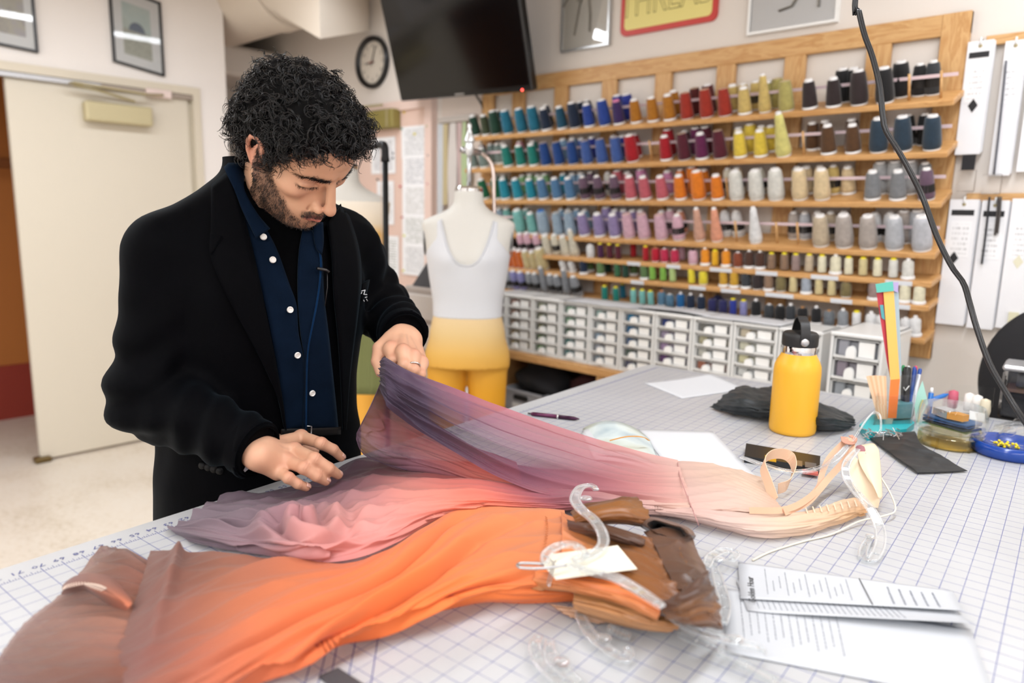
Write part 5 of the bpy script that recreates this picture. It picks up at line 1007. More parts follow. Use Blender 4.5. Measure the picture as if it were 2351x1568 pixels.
# ---- hands
def chain(P, pts, rs, k):
    d = None
    for a, b, r1, r2 in zip(pts[:-1], pts[1:], rs[:-1], rs[1:]):
        c = s_cone(P, a, b, r1, r2); d = c if d is None else smin(d, c, .003)
    return d
def make_hand(wrist, arm, mcps, fingers, thumb, nrm, rw=.026):
    """wrist, forearm point, knuckles, finger joints (PIP, DIP, tip), thumb chain, unit normal of the back of the hand"""
    def f(P):
        d = None
        w0 = wrist; c = (mcps[0]+mcps[3])/2; side = unit(mcps[0]-mcps[3])
        ws = [w0+side*.017, w0+side*.006, w0-side*.006, w0-side*.017]
        for w_, m_ in zip(ws, mcps):
            s_ = s_cone(P, w_-nrm*.004, m_-nrm*.006, .0155, .0125); d = s_ if d is None else smin(d, s_, .012)
        pm_ = wrist*.45+c*.55-nrm*.016; d = smin(d, s_cone(P, wrist*.7+c*.3-nrm*.014, c-nrm*.016, .014, .011), .014)
        for s0 in (1, -1): d = smin(d, s_cone(P, arm+side*.014*s0, w0+side*.012*s0-nrm*.002, .022, .017), .018)
        for m_ in mcps: d = smin(d, s_ell(P, m_+nrm*.001, (.0085, .0085, .0085)), .008)
        for m_, fg, r0 in zip(mcps, fingers, (.0103, .0107, .0101, .0089)):
            pts = [m_-nrm*.003]+list(fg); c_ = chain(P, pts, [r0*1.08, r0*.98, r0*.88, r0*.74], .003)
            c_ = smin(c_, s_ell(P, fg[0]+nrm*.0004, (r0*.97,)*3), .004); d = smin(d, c_, .007)
        tm = chain(P, thumb, [.017, .0135, .0112, .0088], .004); d = smin(d, tm, .010)
        # tendons
        for m_, w_ in zip(mcps[:4], ws): d = d-.0012*np.exp(-(s_cone(P, w_+nrm*.010, m_+nrm*.004, 0., 0.)/.006)**2)
        return d
    A = np.vstack([wrist, arm, *mcps, *[np.array(g) for g in fingers], np.array(thumb)]); V, Fq = surfnet(f, A.min(0)-.035, A.max(0)+.035, .0019, 1.6)
    C = skin_cols(len(V)); mixc(C, 'd3a88c', np.full(len(V), .5))
    for m_ in mcps: mixc(C, 'b9735f', .45*np.exp(-(np.linalg.norm(V-m_-nrm*.008, axis=1)/.010)**2))
    for fg in fingers:
        mixc(C, 'b9755f', .5*np.exp(-(np.linalg.norm(V-fg[0]-nrm*.007, axis=1)/.0085)**2)); mixc(C, 'b9755f', .35*np.exp(-(np.linalg.norm(V-fg[1]-nrm*.006, axis=1)/.007)**2)); mixc(C, 'c4826c', .5*np.exp(-(np.linalg.norm(V-fg[2], axis=1)/.010)**2))
        for j_ in (0, 1):
            t_ = unit(fg[j_+1]-fg[j_]); w_ = np.abs((V-fg[j_])@t_); mixc(C, '8f5b48', .35*np.exp(-((w_-.002)/.0008)**2)*(np.linalg.norm(V-fg[j_], axis=1) < .013)*(((V-fg[j_])@nrm) > .003))
    mixc(C, 'a9745f', .20*(.5+.5*vnoise(V, 120, 9))); mixc(C, 'c07f68', .25*(.5+.5*vnoise(V, 60, 12)))
    for m_, w_ in zip(mcps, mcps[1:]): e_ = s_cone(V, wrist+(m_-wrist)*.35+nrm*.012, (m_*.6+w_*.4)*.85+wrist*.15+nrm*.008, 0., 0.); mixc(C, '8e7468', .28*np.exp(-(e_/.0022)**2))
    return V, Fq, C
T = lambda x, y, h: on_t(x, y, h)
Rm = [T(692, 1000, .088), T(676, 1030, .088), T(660, 1056, .078), T(640, 1079, .066)]
Rf = [[T(737, 1018, .088), T(765, 1032, .074), T(783, 1050, .056)], [T(722, 1054, .084), T(755, 1075, .066), T(776, 1090, .048)], [T(697, 1074, .074), T(727, 1093, .058), T(748, 1105, .044)], [T(662, 1097, .062), T(684, 1111, .050), T(703, 1119, .040)]]
nR = unit(np.cross(Rm[0]-Rm[3], Rm[1]-Rw)); nR = nR if nR[2] > 0 else -nR
Rt = [T(625, 1015, .070), T(668, 1010, .060), T(700, 1022, .050), T(722, 1035, .040)]
armR = Rw+unit(elR-Rw)*.06
V1, F1, C1 = make_hand(Rw, armR, Rm, Rf, Rt, nR)
D = lambda x, y, t: at_depth(x, y, t)
Lm = [D(897, 797, 1.345), D(926, 803, 1.325), D(951, 815, 1.325), D(970, 830, 1.335)]
Lf = [[D(900, 828, 1.325), D(908, 846, 1.34), D(915, 852, 1.36)], [D(927, 838, 1.305), D(930, 856, 1.32), D(930, 862, 1.34)], [D(950, 850, 1.305), D(948, 868, 1.32), D(945, 874, 1.34)], [D(966, 860, 1.315), D(962, 876, 1.33), D(957, 880, 1.345)]]
Lt = [D(897, 780, 1.385), D(872, 800, 1.365), D(866, 830, 1.35), D(873, 856, 1.335)]
nL = unit(np.cross(Lm[0]-Lm[3], Lm[1]-Lw)); nL = nL if (nL@unit(CAM-Lw)) > 0 else -nL
V2, F2, C2 = make_hand(Lw, Lw+unit(elL-Lw)*.06, Lm, Lf, Lt, nL)
# hidden core that joins head and hands under the clothes, so the body is one figure
def core(P):
    d = np.maximum(torso(P, -.03), .64-P[..., 2])
    for sh, el, wr in ((shR, elR, Rw), (shL, elL, Lw)): d = smin(d, smin(s_cone(P, sh, el, .045, .038), s_cone(P, el, wr+(el-wr)*.12, .036, .016), .02), .03)
    for s_ in (-1, 1): d = smin(d, smin(s_cone(P, (-1.31, CY+s_*.095, .76), (-1.30, CY+s_*.10, .45), .08, .055), s_cone(P, (-1.30, CY+s_*.10, .45), (-1.32, CY+s_*.105, .06), .055, .04), .02), .03)
    return np.maximum(d, P[..., 2]-1.37)
V3, F3 = surfnet(core, (-1.6, .25, .02), (-.98, 1.14, 1.39), .012, 1.8)
ofs = np.cumsum([0, len(HW), len(V1), len(V2)])
fast_mesh('body', np.vstack([HW, V1, V2, V3]), np.vstack([HF, F1+ofs[1], F2+ofs[2], F3+ofs[3]]), skin_m, man, col=np.vstack([C, C1, C2, skin_cols(len(V3))]))
# nails and ring
nail_m = pbr('finger_nail', 'd2a596', .3)
for fg, nn in [(g, nR) for g in Rf]:
    t_ = unit(fg[2]-fg[1]); n_ = unit(nn-t_*(nn@t_)); b_ = np.cross(n_, t_); c_ = fg[2]-t_*.0004; P = []
    for u in np.linspace(-1, 1, 7): P.append([c_+t_*(v*.0055*(1-.25*u*u if v > 0 else 1))+b_*u*.0052+n_*(.0081*math.sqrt(max(0, 1-(u*.72)**2))-.0006-(.0012 if v > .8 else 0)) for v in np.linspace(-1, 1, 5)])
    o = MB().grid(np.array(P)).build('finger_nail', nail_m, man, smooth=True, fix=False); md = o.modifiers.new('s', 'SOLIDIFY'); md.thickness = .0008
a_, b_ = Lf[2][0], Lm[2]; ax = unit(a_-b_); c_ = a_*.72+b_*.28; u_ = unit(np.cross(ax, nL)); v_ = np.cross(ax, u_)
MB().tube([c_+.0112*(math.cos(t)*u_+math.sin(t)*v_) for t in np.linspace(0, 2*math.pi, 25)], .0017, 8, cap=False).build('ring', pbr('silver', 'dddddd', .15, 1.), man, smooth=True)
# blazer cuffs and shirt cuff
def cuff(name, wr, el, r, l, mat, off=0.): 
    ax = unit(wr-el); u_ = unit(np.cross(ax, (0, 0, 1))); v_ = np.cross(ax, u_); P = []
    for t_, rr in ((-l, r*1.0), (-.0, r), (.004, r*.985), (.004, r*.90), (-l, r*.86)): P.append([wr+ax*(t_+off)+rr*(math.cos(a)*u_+math.sin(a)*v_) for a in np.linspace(0, 2*math.pi, 33)[:-1]])
    MB().grid(np.array(P), wrap_v=True).build(name, mat, man, smooth=True, auto=50)
cuff('blazer_cuff', wrR, elR, .0485, .02, jack_m); cuff('blazer_cuff', wrL, elL, .0485, .02, jack_m)
cuff('knit_cuff', wrR, elR, .044, .03, knit_m, .006); cuff('knit_cuff', wrL, elL, .042, .03, knit_m, .006)
cp_ = hit(560, 1070, .002)[0]; MB().poly([hit(552, 1082, -.002)[0], hit(574, 1058, .0)[0], hit(570, 1076, .001)[0], hit(558, 1086, .001)[0]], .002, -ray(560, 1070)*.5).build('shirt_cuff', pbr('white_cuff', 'b9bac2', .8), man)
# turtleneck collar
P = []; a0 = np.array([-1.262, .68, 1.375]); a1 = toW(np.array([-.03, 0, -.085])); ax = unit(a1-a0); u_ = unit(np.cross(ax, (0, 1, 0))); v_ = np.cross(ax, u_)
for t_, rr in ((-.03, .080), (0, .072), (.02, .068), (.035, .067), (.042, .064), (.038, .058)): P.append([a0+ax*t_+rr*(math.cos(a)*u_*(1.0)+math.sin(a)*v_) for a in np.linspace(0, 2*math.pi, 49)[:-1]])
MB().grid(np.array(P), wrap_v=True).build('roll_neck', knit_m, man, smooth=True)
# blazer collar lying round the back of the neck, shirt collar stand inside it
def ring_collar(name, a_lo, a_hi, prof, mat, bk):
    P = []
    for a in np.linspace(math.radians(a_lo), math.radians(a_hi), 40):
        cdir = math.cos(a)*np.array([1, 0, 0])+math.sin(a)*np.array([0, 1, 0]); back = .5-.5*math.cos(a)
        P.append([a0+cdir*(rr-.004)+np.array([.010-.012*back, 0, zz-.004+bk*back]) for rr, zz in prof])
    MB().grid(np.array(P)).build(name, mat, man, smooth=True)
ring_collar('blazer_collar', 75, 285, ((.082, -.004), (.080, .012), (.085, .016), (.098, .000), (.116, -.028)), jack_m, .014)
ring_collar('shirt_collar_stand', 60, 300, ((.080, -.010), (.075, .018), (.078, .024), (.082, .004)), shirt2_m, .016)
# ---- hair
hair_m = N('black_hair'); hair_m.set(Base_Color=(*lin('0b090a'), 1), Roughness=.25, Specular_IOR_Level=.35); hair_m = hair_m.m; mass_m = pbr('black_hair_mass', '070606', .9, spec=.1)  # dull black inner cap gives the hair its density under the curls
def hairline(p):
    x, y, z = p[..., 0], np.abs(p[..., 1]), p[..., 2]
    zl = np.interp(x, [-.12, -.05, -.02, -.005, .012, .03, .05, .075, .11], [-.075, -.060, -.028, .022, -.016, .026, .060, .088, .094]); return z-zl
def capf(p):
    y = np.abs(p[..., 1]); q = np.stack([p[..., 0], y, p[..., 2]], -1)
    d = s_ell(q, (-.012, 0, .043), (.100, .077, .083)); d = smin(d, s_ell(q, (.040, 0, .062), (.060, .060, .048)), .03)-.0105
    d = smin(d, s_ell(q, (-.058, .03, .0), (.056, .050, .068)), .03); d = d-.006*np.exp(-((p[..., 0]-.055)/.04)**2-((p[..., 2]-.10)/.035)**2)
    d = d+.004*vnoise(p, 75, 21)+.003*vnoise(p, 150, 22); front = .030-(p[..., 2]-.0)+.0
    d = np.maximum(d, -hairline(p)*.8+.004); return d
V, Fq = surfnet(capf, (-.16, -.12, -.1), (.13, .12, .19), .003, 1.8)
fast_mesh('hair_mass', toW(V), Fq, mass_m, man); CV = V
sel = RNG.permutation(len(CV)); rad = CV-np.array([-.01, 0, .03]); rad /= np.linalg.norm(rad, axis=1)[:, None]
m = MB(); NT = 24; ca5 = np.arange(4)/4*2*math.pi
curls = 0; VV = []; FF = []; base = 0; dn = np.array([0, 0, -1.]) @ HRm
for i in sel:
    p0 = CV[i]; n_ = rad[i]; hl = float(hairline(p0))
    if curls >= 1900: break
    if hl < .0 or (abs(p0[1]) > .055 and -.032 < p0[0] < .014 and p0[2] < .040): continue
    curls += 1; L = RNG.uniform(.010, .030)*(1.1 if p0[2] > .07 else .85); r_ = RNG.uniform(.0048, .0110); turns = RNG.uniform(1.0, 1.9)
    d0 = unit(n_*RNG.uniform(.3, 1.0)+RNG.normal(size=3)*.6+dn*.25+np.array([.25, 0, 0])*(p0[0] > .02)); u_ = unit(np.cross(d0, RNG.normal(size=3))); v_ = np.cross(d0, u_); ph = RNG.uniform(0, 6.28); sg = RNG.choice((-1, 1))
    t = np.linspace(0, 1, NT); bend = dn*(t**2)[:, None]*.010
    for st_ in range(3):
        r2_ = r_*RNG.uniform(.78, 1.15); ph2 = ph+RNG.uniform(-.35, .35); gr = r2_*(.45+.55*t); a = ph2+sg*t*turns*2*math.pi*RNG.uniform(.9, 1.1)
        pts = p0-n_*.006+RNG.normal(size=3)*.0016+d0*(L*RNG.uniform(.85, 1.15)*t)[:, None]+gr[:, None]*(np.cos(a)[:, None]*u_+np.sin(a)[:, None]*v_)-gr[0]*(math.cos(ph2)*u_+math.sin(ph2)*v_)+bend
        tg = np.gradient(pts, axis=0); tg /= np.linalg.norm(tg, axis=1)[:, None]; s1 = np.cross(tg, d0+.01); s1 /= np.linalg.norm(s1, axis=1)[:, None]+1e-9; s2 = np.cross(tg, s1)
        rr = RNG.uniform(.00045, .0010)*(1-.7*t**3)
        R_ = pts[:, None]+rr[:, None, None]*(np.cos(ca5)[None, :, None]*s1[:, None]+np.sin(ca5)[None, :, None]*s2[:, None]); VV.append(R_.reshape(-1, 3))
        i0 = np.arange(NT-1)[:, None]*4+np.arange(4)[None]; i1 = np.arange(NT-1)[:, None]*4+(np.arange(4)[None]+1) % 4; FF.append(np.stack([i0, i1, i1+4, i0+4], -1).reshape(-1, 4)+base); base += NT*4
o = fast_mesh('hair_curls', toW(np.vstack(VV)), np.vstack(FF), hair_m, man); o['kind'] = 'stuff'
# beard and eyebrow hairs
nrmH = np.zeros_like(HV)
fn = np.cross(HV[HF[:, 2]]-HV[HF[:, 0]], HV[HF[:, 3]]-HV[HF[:, 1]])
for k_ in range(4): np.add.at(nrmH, HF[:, k_], fn)
nrmH /= np.linalg.norm(nrmH, axis=1)[:, None]+1e-12
def bristles(name, w, n, L, r, flow, mat):
    pr_ = w/w.sum(); ids = RNG.choice(len(HV), n, p=pr_); VV = []; FF = []; b = 0
    for i in ids:
        p0 = HV[i]+RNG.normal(size=3)*.0006; n_ = nrmH[i]; fl = flow(HV[i]); d = unit(n_*.55+fl+RNG.normal(size=3)*.3); l = L*RNG.uniform(.6, 1.25); s1 = unit(np.cross(d, n_+.01)); s2 = np.cross(d, s1)
        e = p0+d*l-n_*l*.12; md_ = p0+d*l*.55
        for c_, rr in ((p0-n_*.001, r), (md_, r*.8)): VV += [c_+rr*s1, c_+rr*(-.5*s1+.87*s2), c_+rr*(-.5*s1-.87*s2)]
        VV.append(e); FF += [(b, b+1, b+4, b+3), (b+1, b+2, b+5, b+4), (b+2, b, b+3, b+5), (b+3, b+4, b+6, b+6), (b+4, b+5, b+6, b+6), (b+5, b+3, b+6, b+6)]; b += 7
    m_ = MB(); m_.add(toW(np.array(VV)), [f if f[2] != f[3] else f[:3] for f in FF]); o = m_.build(name, mat, man, fix=False, kind='stuff')
bw = np.maximum(np.maximum(bd*(.4+.6*S(.02, .05, y)), mou2), soul)*(.3+nz_)
hair2 = pbr('beard_hair', '1d1512', .5)
bristles('beard', bw, 6500, .0055, .00026, lambda p: np.array([.25, 0, -.8]), hair2)
sgn_ = np.sign(HV[:, 1])
bristles('eyebrows', brow, 700, .0075, .00032, lambda p: np.array([-.35, 1.0*np.sign(p[1]), .15]), hair_m)
bristles('eyelashes', lash, 160, .006, .00022, lambda p: np.array([.8, .2*np.sign(p[1]), -.5]), hair_m)
# ================================================================== THE TWO DRESSES (long dip-dyed skirts lying on the mat)
sheer_m = vcol('sheer_silk', .65, .25, sheen=.15, bump=((1500., 2), (.12, .0004)), alpha=True, trans=.22)
def up2(G, nu, nv):
    """bicubic upsample of a control grid G[v][u][...]"""
    G = np.asarray(G, float); A = spline_u(G, nv); return np.swapaxes(spline_u(np.swapaxes(A, 0, 1), nu), 0, 1)
def cloth(name, ctrl, cols, nu, nv, folds, parent, mat=None, noise=(.004, 22, 1), alpha=.93, thick=0., minh=.0015, seed=0, a_grid=None, close=False):
    """ctrl[v][u] = (px, py, height over the mat); cols[v][u] = hex"""
    G = np.array([[on_t(x, y, h) for x, y, h in r] for r in ctrl]); P = up2(G, nu, nv)
    Cg = np.array([[lin(c) for c in r] for r in cols]); Cc = np.clip(up2(Cg, nu, nv), 0, 1)
    V_, U_ = np.meshgrid(np.linspace(0, 1, nv), np.linspace(0, 1, nu), indexing='ij')
    du = np.gradient(P, axis=1); dv = np.gradient(P, axis=0); n_ = np.cross(du, dv); n_ /= np.linalg.norm(n_, axis=2)[..., None]+1e-12; n_[n_[..., 2] < 0] *= -1
    d = folds(U_, V_)+noise[0]*vnoise(P, noise[1], noise[2])+noise[0]*.5*vnoise(P, noise[1]*2.3, noise[2]+5)
    P = P+n_*d[..., None]; lowz = TZ+minh; P[..., 2] = np.where(P[..., 2] < lowz+.004, lowz+.004*np.exp((P[..., 2]-lowz-.004)/.004), P[..., 2])
    A = np.full((nv, nu), alpha) if a_grid is None else np.clip(up2(np.array(a_grid)[..., None], nu, nv)[..., 0], 0, 1)
    I = np.arange(nv*nu).reshape(nv, nu); Fq = np.stack([I[:-1, :-1], I[:-1, 1:], I[1:, 1:], I[1:, :-1]], -1).reshape(-1, 4)
    fn_ = np.cross(P[0, 1]-P[0, 0], P[1, 0]-P[0, 0])
    o = fast_mesh(name, P.reshape(-1, 3), Fq, mat or sheer_m, parent, col=np.concatenate([Cc, A[..., None]], 2).reshape(-1, 4))
    if thick: md = o.modifiers.new('s', 'SOLIDIFY'); md.thickness = thick
    return o, P
def ridges(specs):
    """specs: (amplitude, count across, phase, drift along, sharpness, u-window centre, u-window width)"""
    def f(U, V):
        d = 0
        for a, n_, ph, dr, sh, uc, uw in specs:
            w_ = np.exp(-((U-uc)/uw)**2); s_ = np.sin(math.pi*n_*(V+dr*U+.02*np.sin(9*U+n_))+ph); d = d+a*w_*(np.sign(s_)*np.abs(s_)**sh if sh >= 1 else (1-np.abs(s_))**1.6-.35)
        return d
    return f
def seam(name, pts, r, mat, parent): MB().tube(spline([on_t(*p) for p in pts], 50), r, 5).build(name, mat, parent, smooth=True)
# ---------------------------------------------------------------- mauve, pink and peach dress
dr1 = thing('long_dress', 'long sheer dress dyed mauve, coral and pale peach, lifted by the man', 'dress', on_t(1300, 1120))
# lower skirt on the mat: u from waist (right) to hem (left), v from the man's side to the camera's
ctrl = [
 [(1560, 1085, .014), (1400, 1085, .014), (1250, 1075, .014), (1080, 1060, .016), (930, 1050, .018), (830, 1052, .016), (735, 1098, .012), (640, 1118, .012), (565, 1128, .012), (505, 1142, .012)],
 [(1568, 1100, .022), (1400, 1105, .024), (1240, 1100, .028), (1080, 1085, .034), (940, 1085, .036), (840, 1090, .034), (750, 1120, .026), (650, 1142, .022), (560, 1150, .020), (470, 1165, .012)],
 [(1576, 1130, .028), (1410, 1132, .032), (1250, 1128, .036), (1090, 1118, .042), (950, 1122, .042), (850, 1130, .038), (760, 1150, .032), (660, 1170, .032), (565, 1178, .028), (440, 1186, .012)],
 [(1582, 1155, .026), (1420, 1152, .030), (1270, 1150, .032), (1110, 1145, .040), (970, 1155, .040), (870, 1170, .036), (780, 1190, .032), (680, 1200, .042), (575, 1205, .030), (412, 1200, .010)],
 [(1588, 1175, .018), (1430, 1166, .018), (1290, 1164, .022), (1130, 1160, .030), (990, 1178, .036), (890, 1215, .036), (800, 1235, .034), (700, 1240, .046), (590, 1240, .030), (385, 1212, .006)],
 [(1594, 1190, .006), (1440, 1174, .006), (1300, 1174, .010), (1150, 1170, .018), (1010, 1192, .022), (910, 1246, .020), (810, 1284, .014), (690, 1290, .010), (570, 1268, .008), (455, 1256, .003)]]
cols = [
 ['d9b4a6', 'a9706f', '8a4f5c', '6d4552', '5d4452', '4f3b48', '54414f', '5f4d5b', '6b5a66', '74656f'],
 ['dcb8a8', 'b98381', '9a5560', 'b45d5c', '97595c', '6d4a52', '664b56', '6c5862', '75646e', '7b6b75'],
 ['dfbcab', 'bd8a87', '9a5a66', 'd8766a', 'd98a7e', 'b27a7a', '9a7378', '8a6d75', '7a6972', '7a6b75'],
 ['e1c0b0', 'c29290', 'a4626b', 'e8836f', 'e79486', 'e29a93', 'd69893', 'b78488', '8c737c', '786a74'],
 ['e3c5b5', 'c99a97', 'b46a6e', 'ee8c72', 'eb9384', 'e89a92', 'e39a94', 'd29490', 'a07f86', '766a74'],
 ['e3c8b8', 'cda09b', 'bd7372', 'f0916f', 'ec8f7c', 'e48f86', 'd98d88', 'b88186', '8c737d', '7a6d77']]
def f1(U, V):
    d = ridges([(.0095, 6, .3, .45, .9, .5, .45), (.0055, 10, 1.2, -.4, .9, .75, .4), (.003, 15, .5, .3, .9, .3, .4), (.006, 8, 2.2, .7, .9, .92, .22)])(U, V)
    d = d*np.clip((1-V)*7+.15, 0, 1)*np.clip(V*8+.3, 0, 1)
    # swirl of bunched cloth near the hem
    r = np.hypot((U-.77)*3.0, (V-.62)*1.6); th = np.arctan2((V-.62)*1.6, (U-.77)*3.0); d = d+.016*np.exp(-(r/.42)**2)*np.sin(26*r-2*th)+.012*np.exp(-(r/.3)**2)
    return d+.006*np.sin(30*V+4*np.sin(7*U))*np.clip((U-.8)*5, 0, 1)*.9
cloth('skirt_lower', ctrl, cols, 260, 150, f1, dr1, alpha=.97, noise=(.003, 24, 1))
# lifted skirt layer, gathered in the hand
ctrl = [
 [(1556, 1058, .020), (1490, 1044, .030), (1400, 1016, .050), (1300, 984, .075), (1170, 940, .115), (1066, 904, .150), (984, 870, .185), (930, 843, .212), (886, 818, .224), (874, 822, .217)],
 [(1563, 1080, .034), (1490, 1072, .042), (1400, 1052, .057), (1300, 1024, .076), (1175, 982, .108), (1070, 940, .140), (985, 900, .175), (925, 868, .206), (886, 842, .219), (871, 842, .211)],
 [(1574, 1108, .036), (1490, 1104, .040), (1400, 1092, .048), (1300, 1064, .062), (1180, 1026, .090), (1070, 980, .122), (985, 936, .156), (925, 900, .188), (886, 868, .207), (869, 860, .203)],
 [(1586, 1140, .030), (1480, 1134, .034), (1380, 1124, .039), (1280, 1104, .047), (1170, 1068, .067), (1072, 1018, .098), (985, 968, .136), (930, 930, .168), (888, 896, .195), (872, 876, .197)],
 [(1596, 1187, .012), (1470, 1162, .018), (1350, 1150, .026), (1240, 1130, .036), (1140, 1094, .052), (1062, 1050, .078), (990, 1006, .112), (930, 963, .148), (886, 925, .179), (870, 890, .191)]]
cols = [
 ['dcb2a6', 'd09a96', 'c68082', 'bf7379', 'b76f7b', 'a0667a', '7a586d', '5f4a5e', '564658', '5a4a5c'],
 ['dbb0a4', 'cb928f', 'bb777c', 'ad6a74', '9d6273', '7f566b', '604a60', '503f54', '4e3f53', '55465a'],
 ['d9ada2', 'c58986', 'ae7076', '9a6370', '85566a', '674b60', '4c3c50', '43364a', '47394d', '503f54'],
 ['d9aea2', 'c08683', 'aa6b73', '935c6b', '795067', '5e4459', '47384c', '3f3245', '433649', '4c3d50'],
 ['dcb6a9', 'c8908b', 'b3777b', 'a0656f', '7f5064', '5b4257', '45364a', '3e3144', '423548', '503f53']]
ag = [[.98, .92, .84, .80, .86, .93, .98, .99, .99, .99], [.98, .90, .80, .76, .80, .92, .98, .99, .99, .99], [.98, .92, .86, .72, .62, .78, .97, .99, .99, .99], [.98, .95, .92, .86, .66, .74, .95, .99, .99, .99], [.98, .96, .95, .93, .86, .93, .98, .99, .99, .99]]
cloth('skirt_lifted', ctrl, cols, 260, 130, ridges([(.0085, 5, .2, .05, .9, .55, .5), (.0050, 9, 1.0, -.10, .9, .6, .45), (.0030, 7, 2.2, .2, 1., .3, .3), (.0022, 15, .4, -.05, .9, .9, .2)]), dr1, a_grid=ag, noise=(.0016, 18, 3))
# the pouch of thin cloth hanging under the lifted layer
ctrl = [
 [(1185, 1062, .052), (1100, 1030, .074), (1030, 990, .100), (960, 945, .136), (905, 905, .166), (873, 880, .186)],
 [(1195, 1094, .040), (1110, 1062, .056), (1030, 1025, .077), (955, 985, .108), (890, 950, .142), (850, 935, .160)],
 [(1195, 1112, .032), (1110, 1085, .043), (1030, 1052, .058), (950, 1022, .080), (885, 1000, .106), (828, 976, .126)],
 [(1185, 1122, .026), (1100, 1102, .034), (1025, 1076, .045), (945, 1052, .060), (880, 1038, .080), (818, 1005, .100)],
 [(1165, 1128, .018), (1085, 1113, .022), (1012, 1093, .028), (935, 1080, .036), (880, 1064, .050), (834, 1043, .068)]]
cols = [['b4686a', 'a85c60', '95525a', '7e4a56', '6a4656', '5d4658'], ['d0706a', 'c46662', 'ad5a5c', '975259', '7d4f5c', '6b5264'], ['da7868', 'cf6f64', 'bb6662', 'a25e60', '8a5a68', '715a6a'], ['d87a6a', 'c87066', 'ad6668', '946370', '80606e', '6f5c6c'], ['b8686a', 'a0606a', '8a5a68', '7a5866', '705866', '685a68']]
cloth('skirt_inner', ctrl, cols, 120, 90, ridges([(.0045, 4, .4, .25, .9, .5, .6), (.0022, 9, 1.4, -.3, .9, .5, .6)]), dr1, alpha=.90, noise=(.002, 20, 7))
seam('hem_edge', [(874, 880, .187), (850, 934, .162), (829, 976, .128), (819, 1005, .102), (835, 1042, .071), (880, 1063, .053), (935, 1079, .039)], .0009, pbr('mauve_hem', '5b4658', .8), dr1)
# bodice panels
ctrl = [[(1552, 1056, .016), (1600, 1060, .020), (1650, 1068, .022), (1700, 1080, .020), (1752, 1098, .014)], [(1562, 1085, .030), (1610, 1088, .032), (1660, 1095, .034), (1715, 1110, .030), (1770, 1128, .016)], [(1575, 1125, .034), (1625, 1126, .034), (1680, 1130, .034), (1735, 1142, .028), (1788, 1158, .014)], [(1588, 1162, .026), (1640, 1164, .026), (1695, 1168, .024), (1750, 1174, .018), (1806, 1184, .008)], [(1598, 1190, .010), (1650, 1184, .012), (1700, 1182, .012), (1755, 1184, .010), (1800, 1190, .006)]]
pk = [['d8b2a6', 'dab8a8', 'dcbca8', 'dfc2ac', 'dcbba2']]*2+[['d8b4aa', 'dab9ac', 'dcbdae', 'debfab', 'dab79f']]*3
cloth('bodice_back', ctrl, pk, 70, 60, ridges([(.0028, 8, .2, .3, .9, .3, .5), (.002, 15, .8, -.2, .9, .7, .5)]), dr1, alpha=.98, noise=(.002, 35, 4))
ctrl = [[(1490, 1160, .016), (1580, 1166, .020), (1680, 1172, .022), (1780, 1178, .022), (1870, 1168, .022), (1940, 1148, .020), (1985, 1142, .014)], [(1500, 1168, .020), (1590, 1178, .026), (1690, 1190, .028), (1790, 1192, .028), (1880, 1180, .026), (1950, 1160, .024), (1992, 1156, .014)], [(1520, 1178, .014), (1610, 1196, .016), (1710, 1214, .018), (1800, 1214, .020), (1885, 1200, .018), (1950, 1180, .016), (1990, 1172, .010)], [(1540, 1186, .004), (1630, 1208, .004), (1735, 1234, .004), (1810, 1232, .004), (1885, 1216, .004), (1945, 1196, .004), (1986, 1182, .004)]]
pk = [['d9b4ab', 'dcbab0', 'dec0b4', 'e3c4ac', 'e6c4a4', 'e6c2a0', 'e0b48c']]*2+[['dab8ae', 'dfc2b8', 'e1c6ba', 'e5c8b2', 'e6c4a6', 'e0b890', 'd9a878']]*2
cloth('bodice_front', ctrl, pk, 130, 40, ridges([(.0030, 5, .2, .2, .9, .5, .6), (.002, 9, .8, -.5, .9, .7, .5)]), dr1, alpha=.97, noise=(.0022, 40, 6))
seam_m = pbr('rose_seam', 'b98a86', .8)
seam('waist_seam', [(1556, 1062, .026), (1560, 1090, .037), (1572, 1125, .041), (1586, 1160, .034), (1600, 1192, .013)], .0009, seam_m, dr1)
seam('waist_seam', [(1592, 1176, .030), (1600, 1195, .026), (1604, 1206, .014)], .0009, seam_m, dr1)
def ribbon(name, pts, w, mat, parent, th=.0012, n=50, nrm=None, sdir=None):
    S_ = spline([on_t(*p) for p in pts], n); t_ = np.gradient(S_, axis=0); t_ /= np.linalg.norm(t_, axis=1)[:, None]; P = []
    for k_ in range(n):
        sd = unit(np.cross(t_[k_], (0, 0, 1.)+np.array([.3, -.2, 0]))) if nrm is None else unit(np.cross(t_[k_], nrm))
        if sdir is not None: sd = unit(np.array(sdir)-t_[k_]*(np.array(sdir)@t_[k_])*.6)
        P.append([S_[k_]-sd*w/2, S_[k_], S_[k_]+sd*w/2])
    o = MB().grid(np.array(P)).build(name, mat, parent, smooth=False, fix=False); md = o.modifiers.new('s', 'SOLIDIFY'); md.thickness = th; return o
strap_m = pbr('peach_strap', 'e3bf a2'.replace(' ', ''), .6); strap2_m = pbr('tan_strap', 'dcae90', .55)
view = -unit(ray(1850, 1080))
ribbon('strap_loop', [(1778, 1150, .012), (1765, 1110, .035), (1752, 1068, .055), (1768, 1046, .066), (1796, 1042, .066), (1816, 1052, .058), (1822, 1078, .045), (1808, 1112, .024), (1786, 1122, .016)], .020, strap_m, dr1, sdir=(.25, .15, .95))
ribbon('long_strap', [(1720, 1172, .03), (1800, 1170, .034), (1850, 1148, .030), (1880, 1118, .024), (1888, 1085, .04), (1905, 1050, .062), (1938, 1016, .086), (1950, 1010, .09)], .010, strap2_m, dr1, nrm=view)
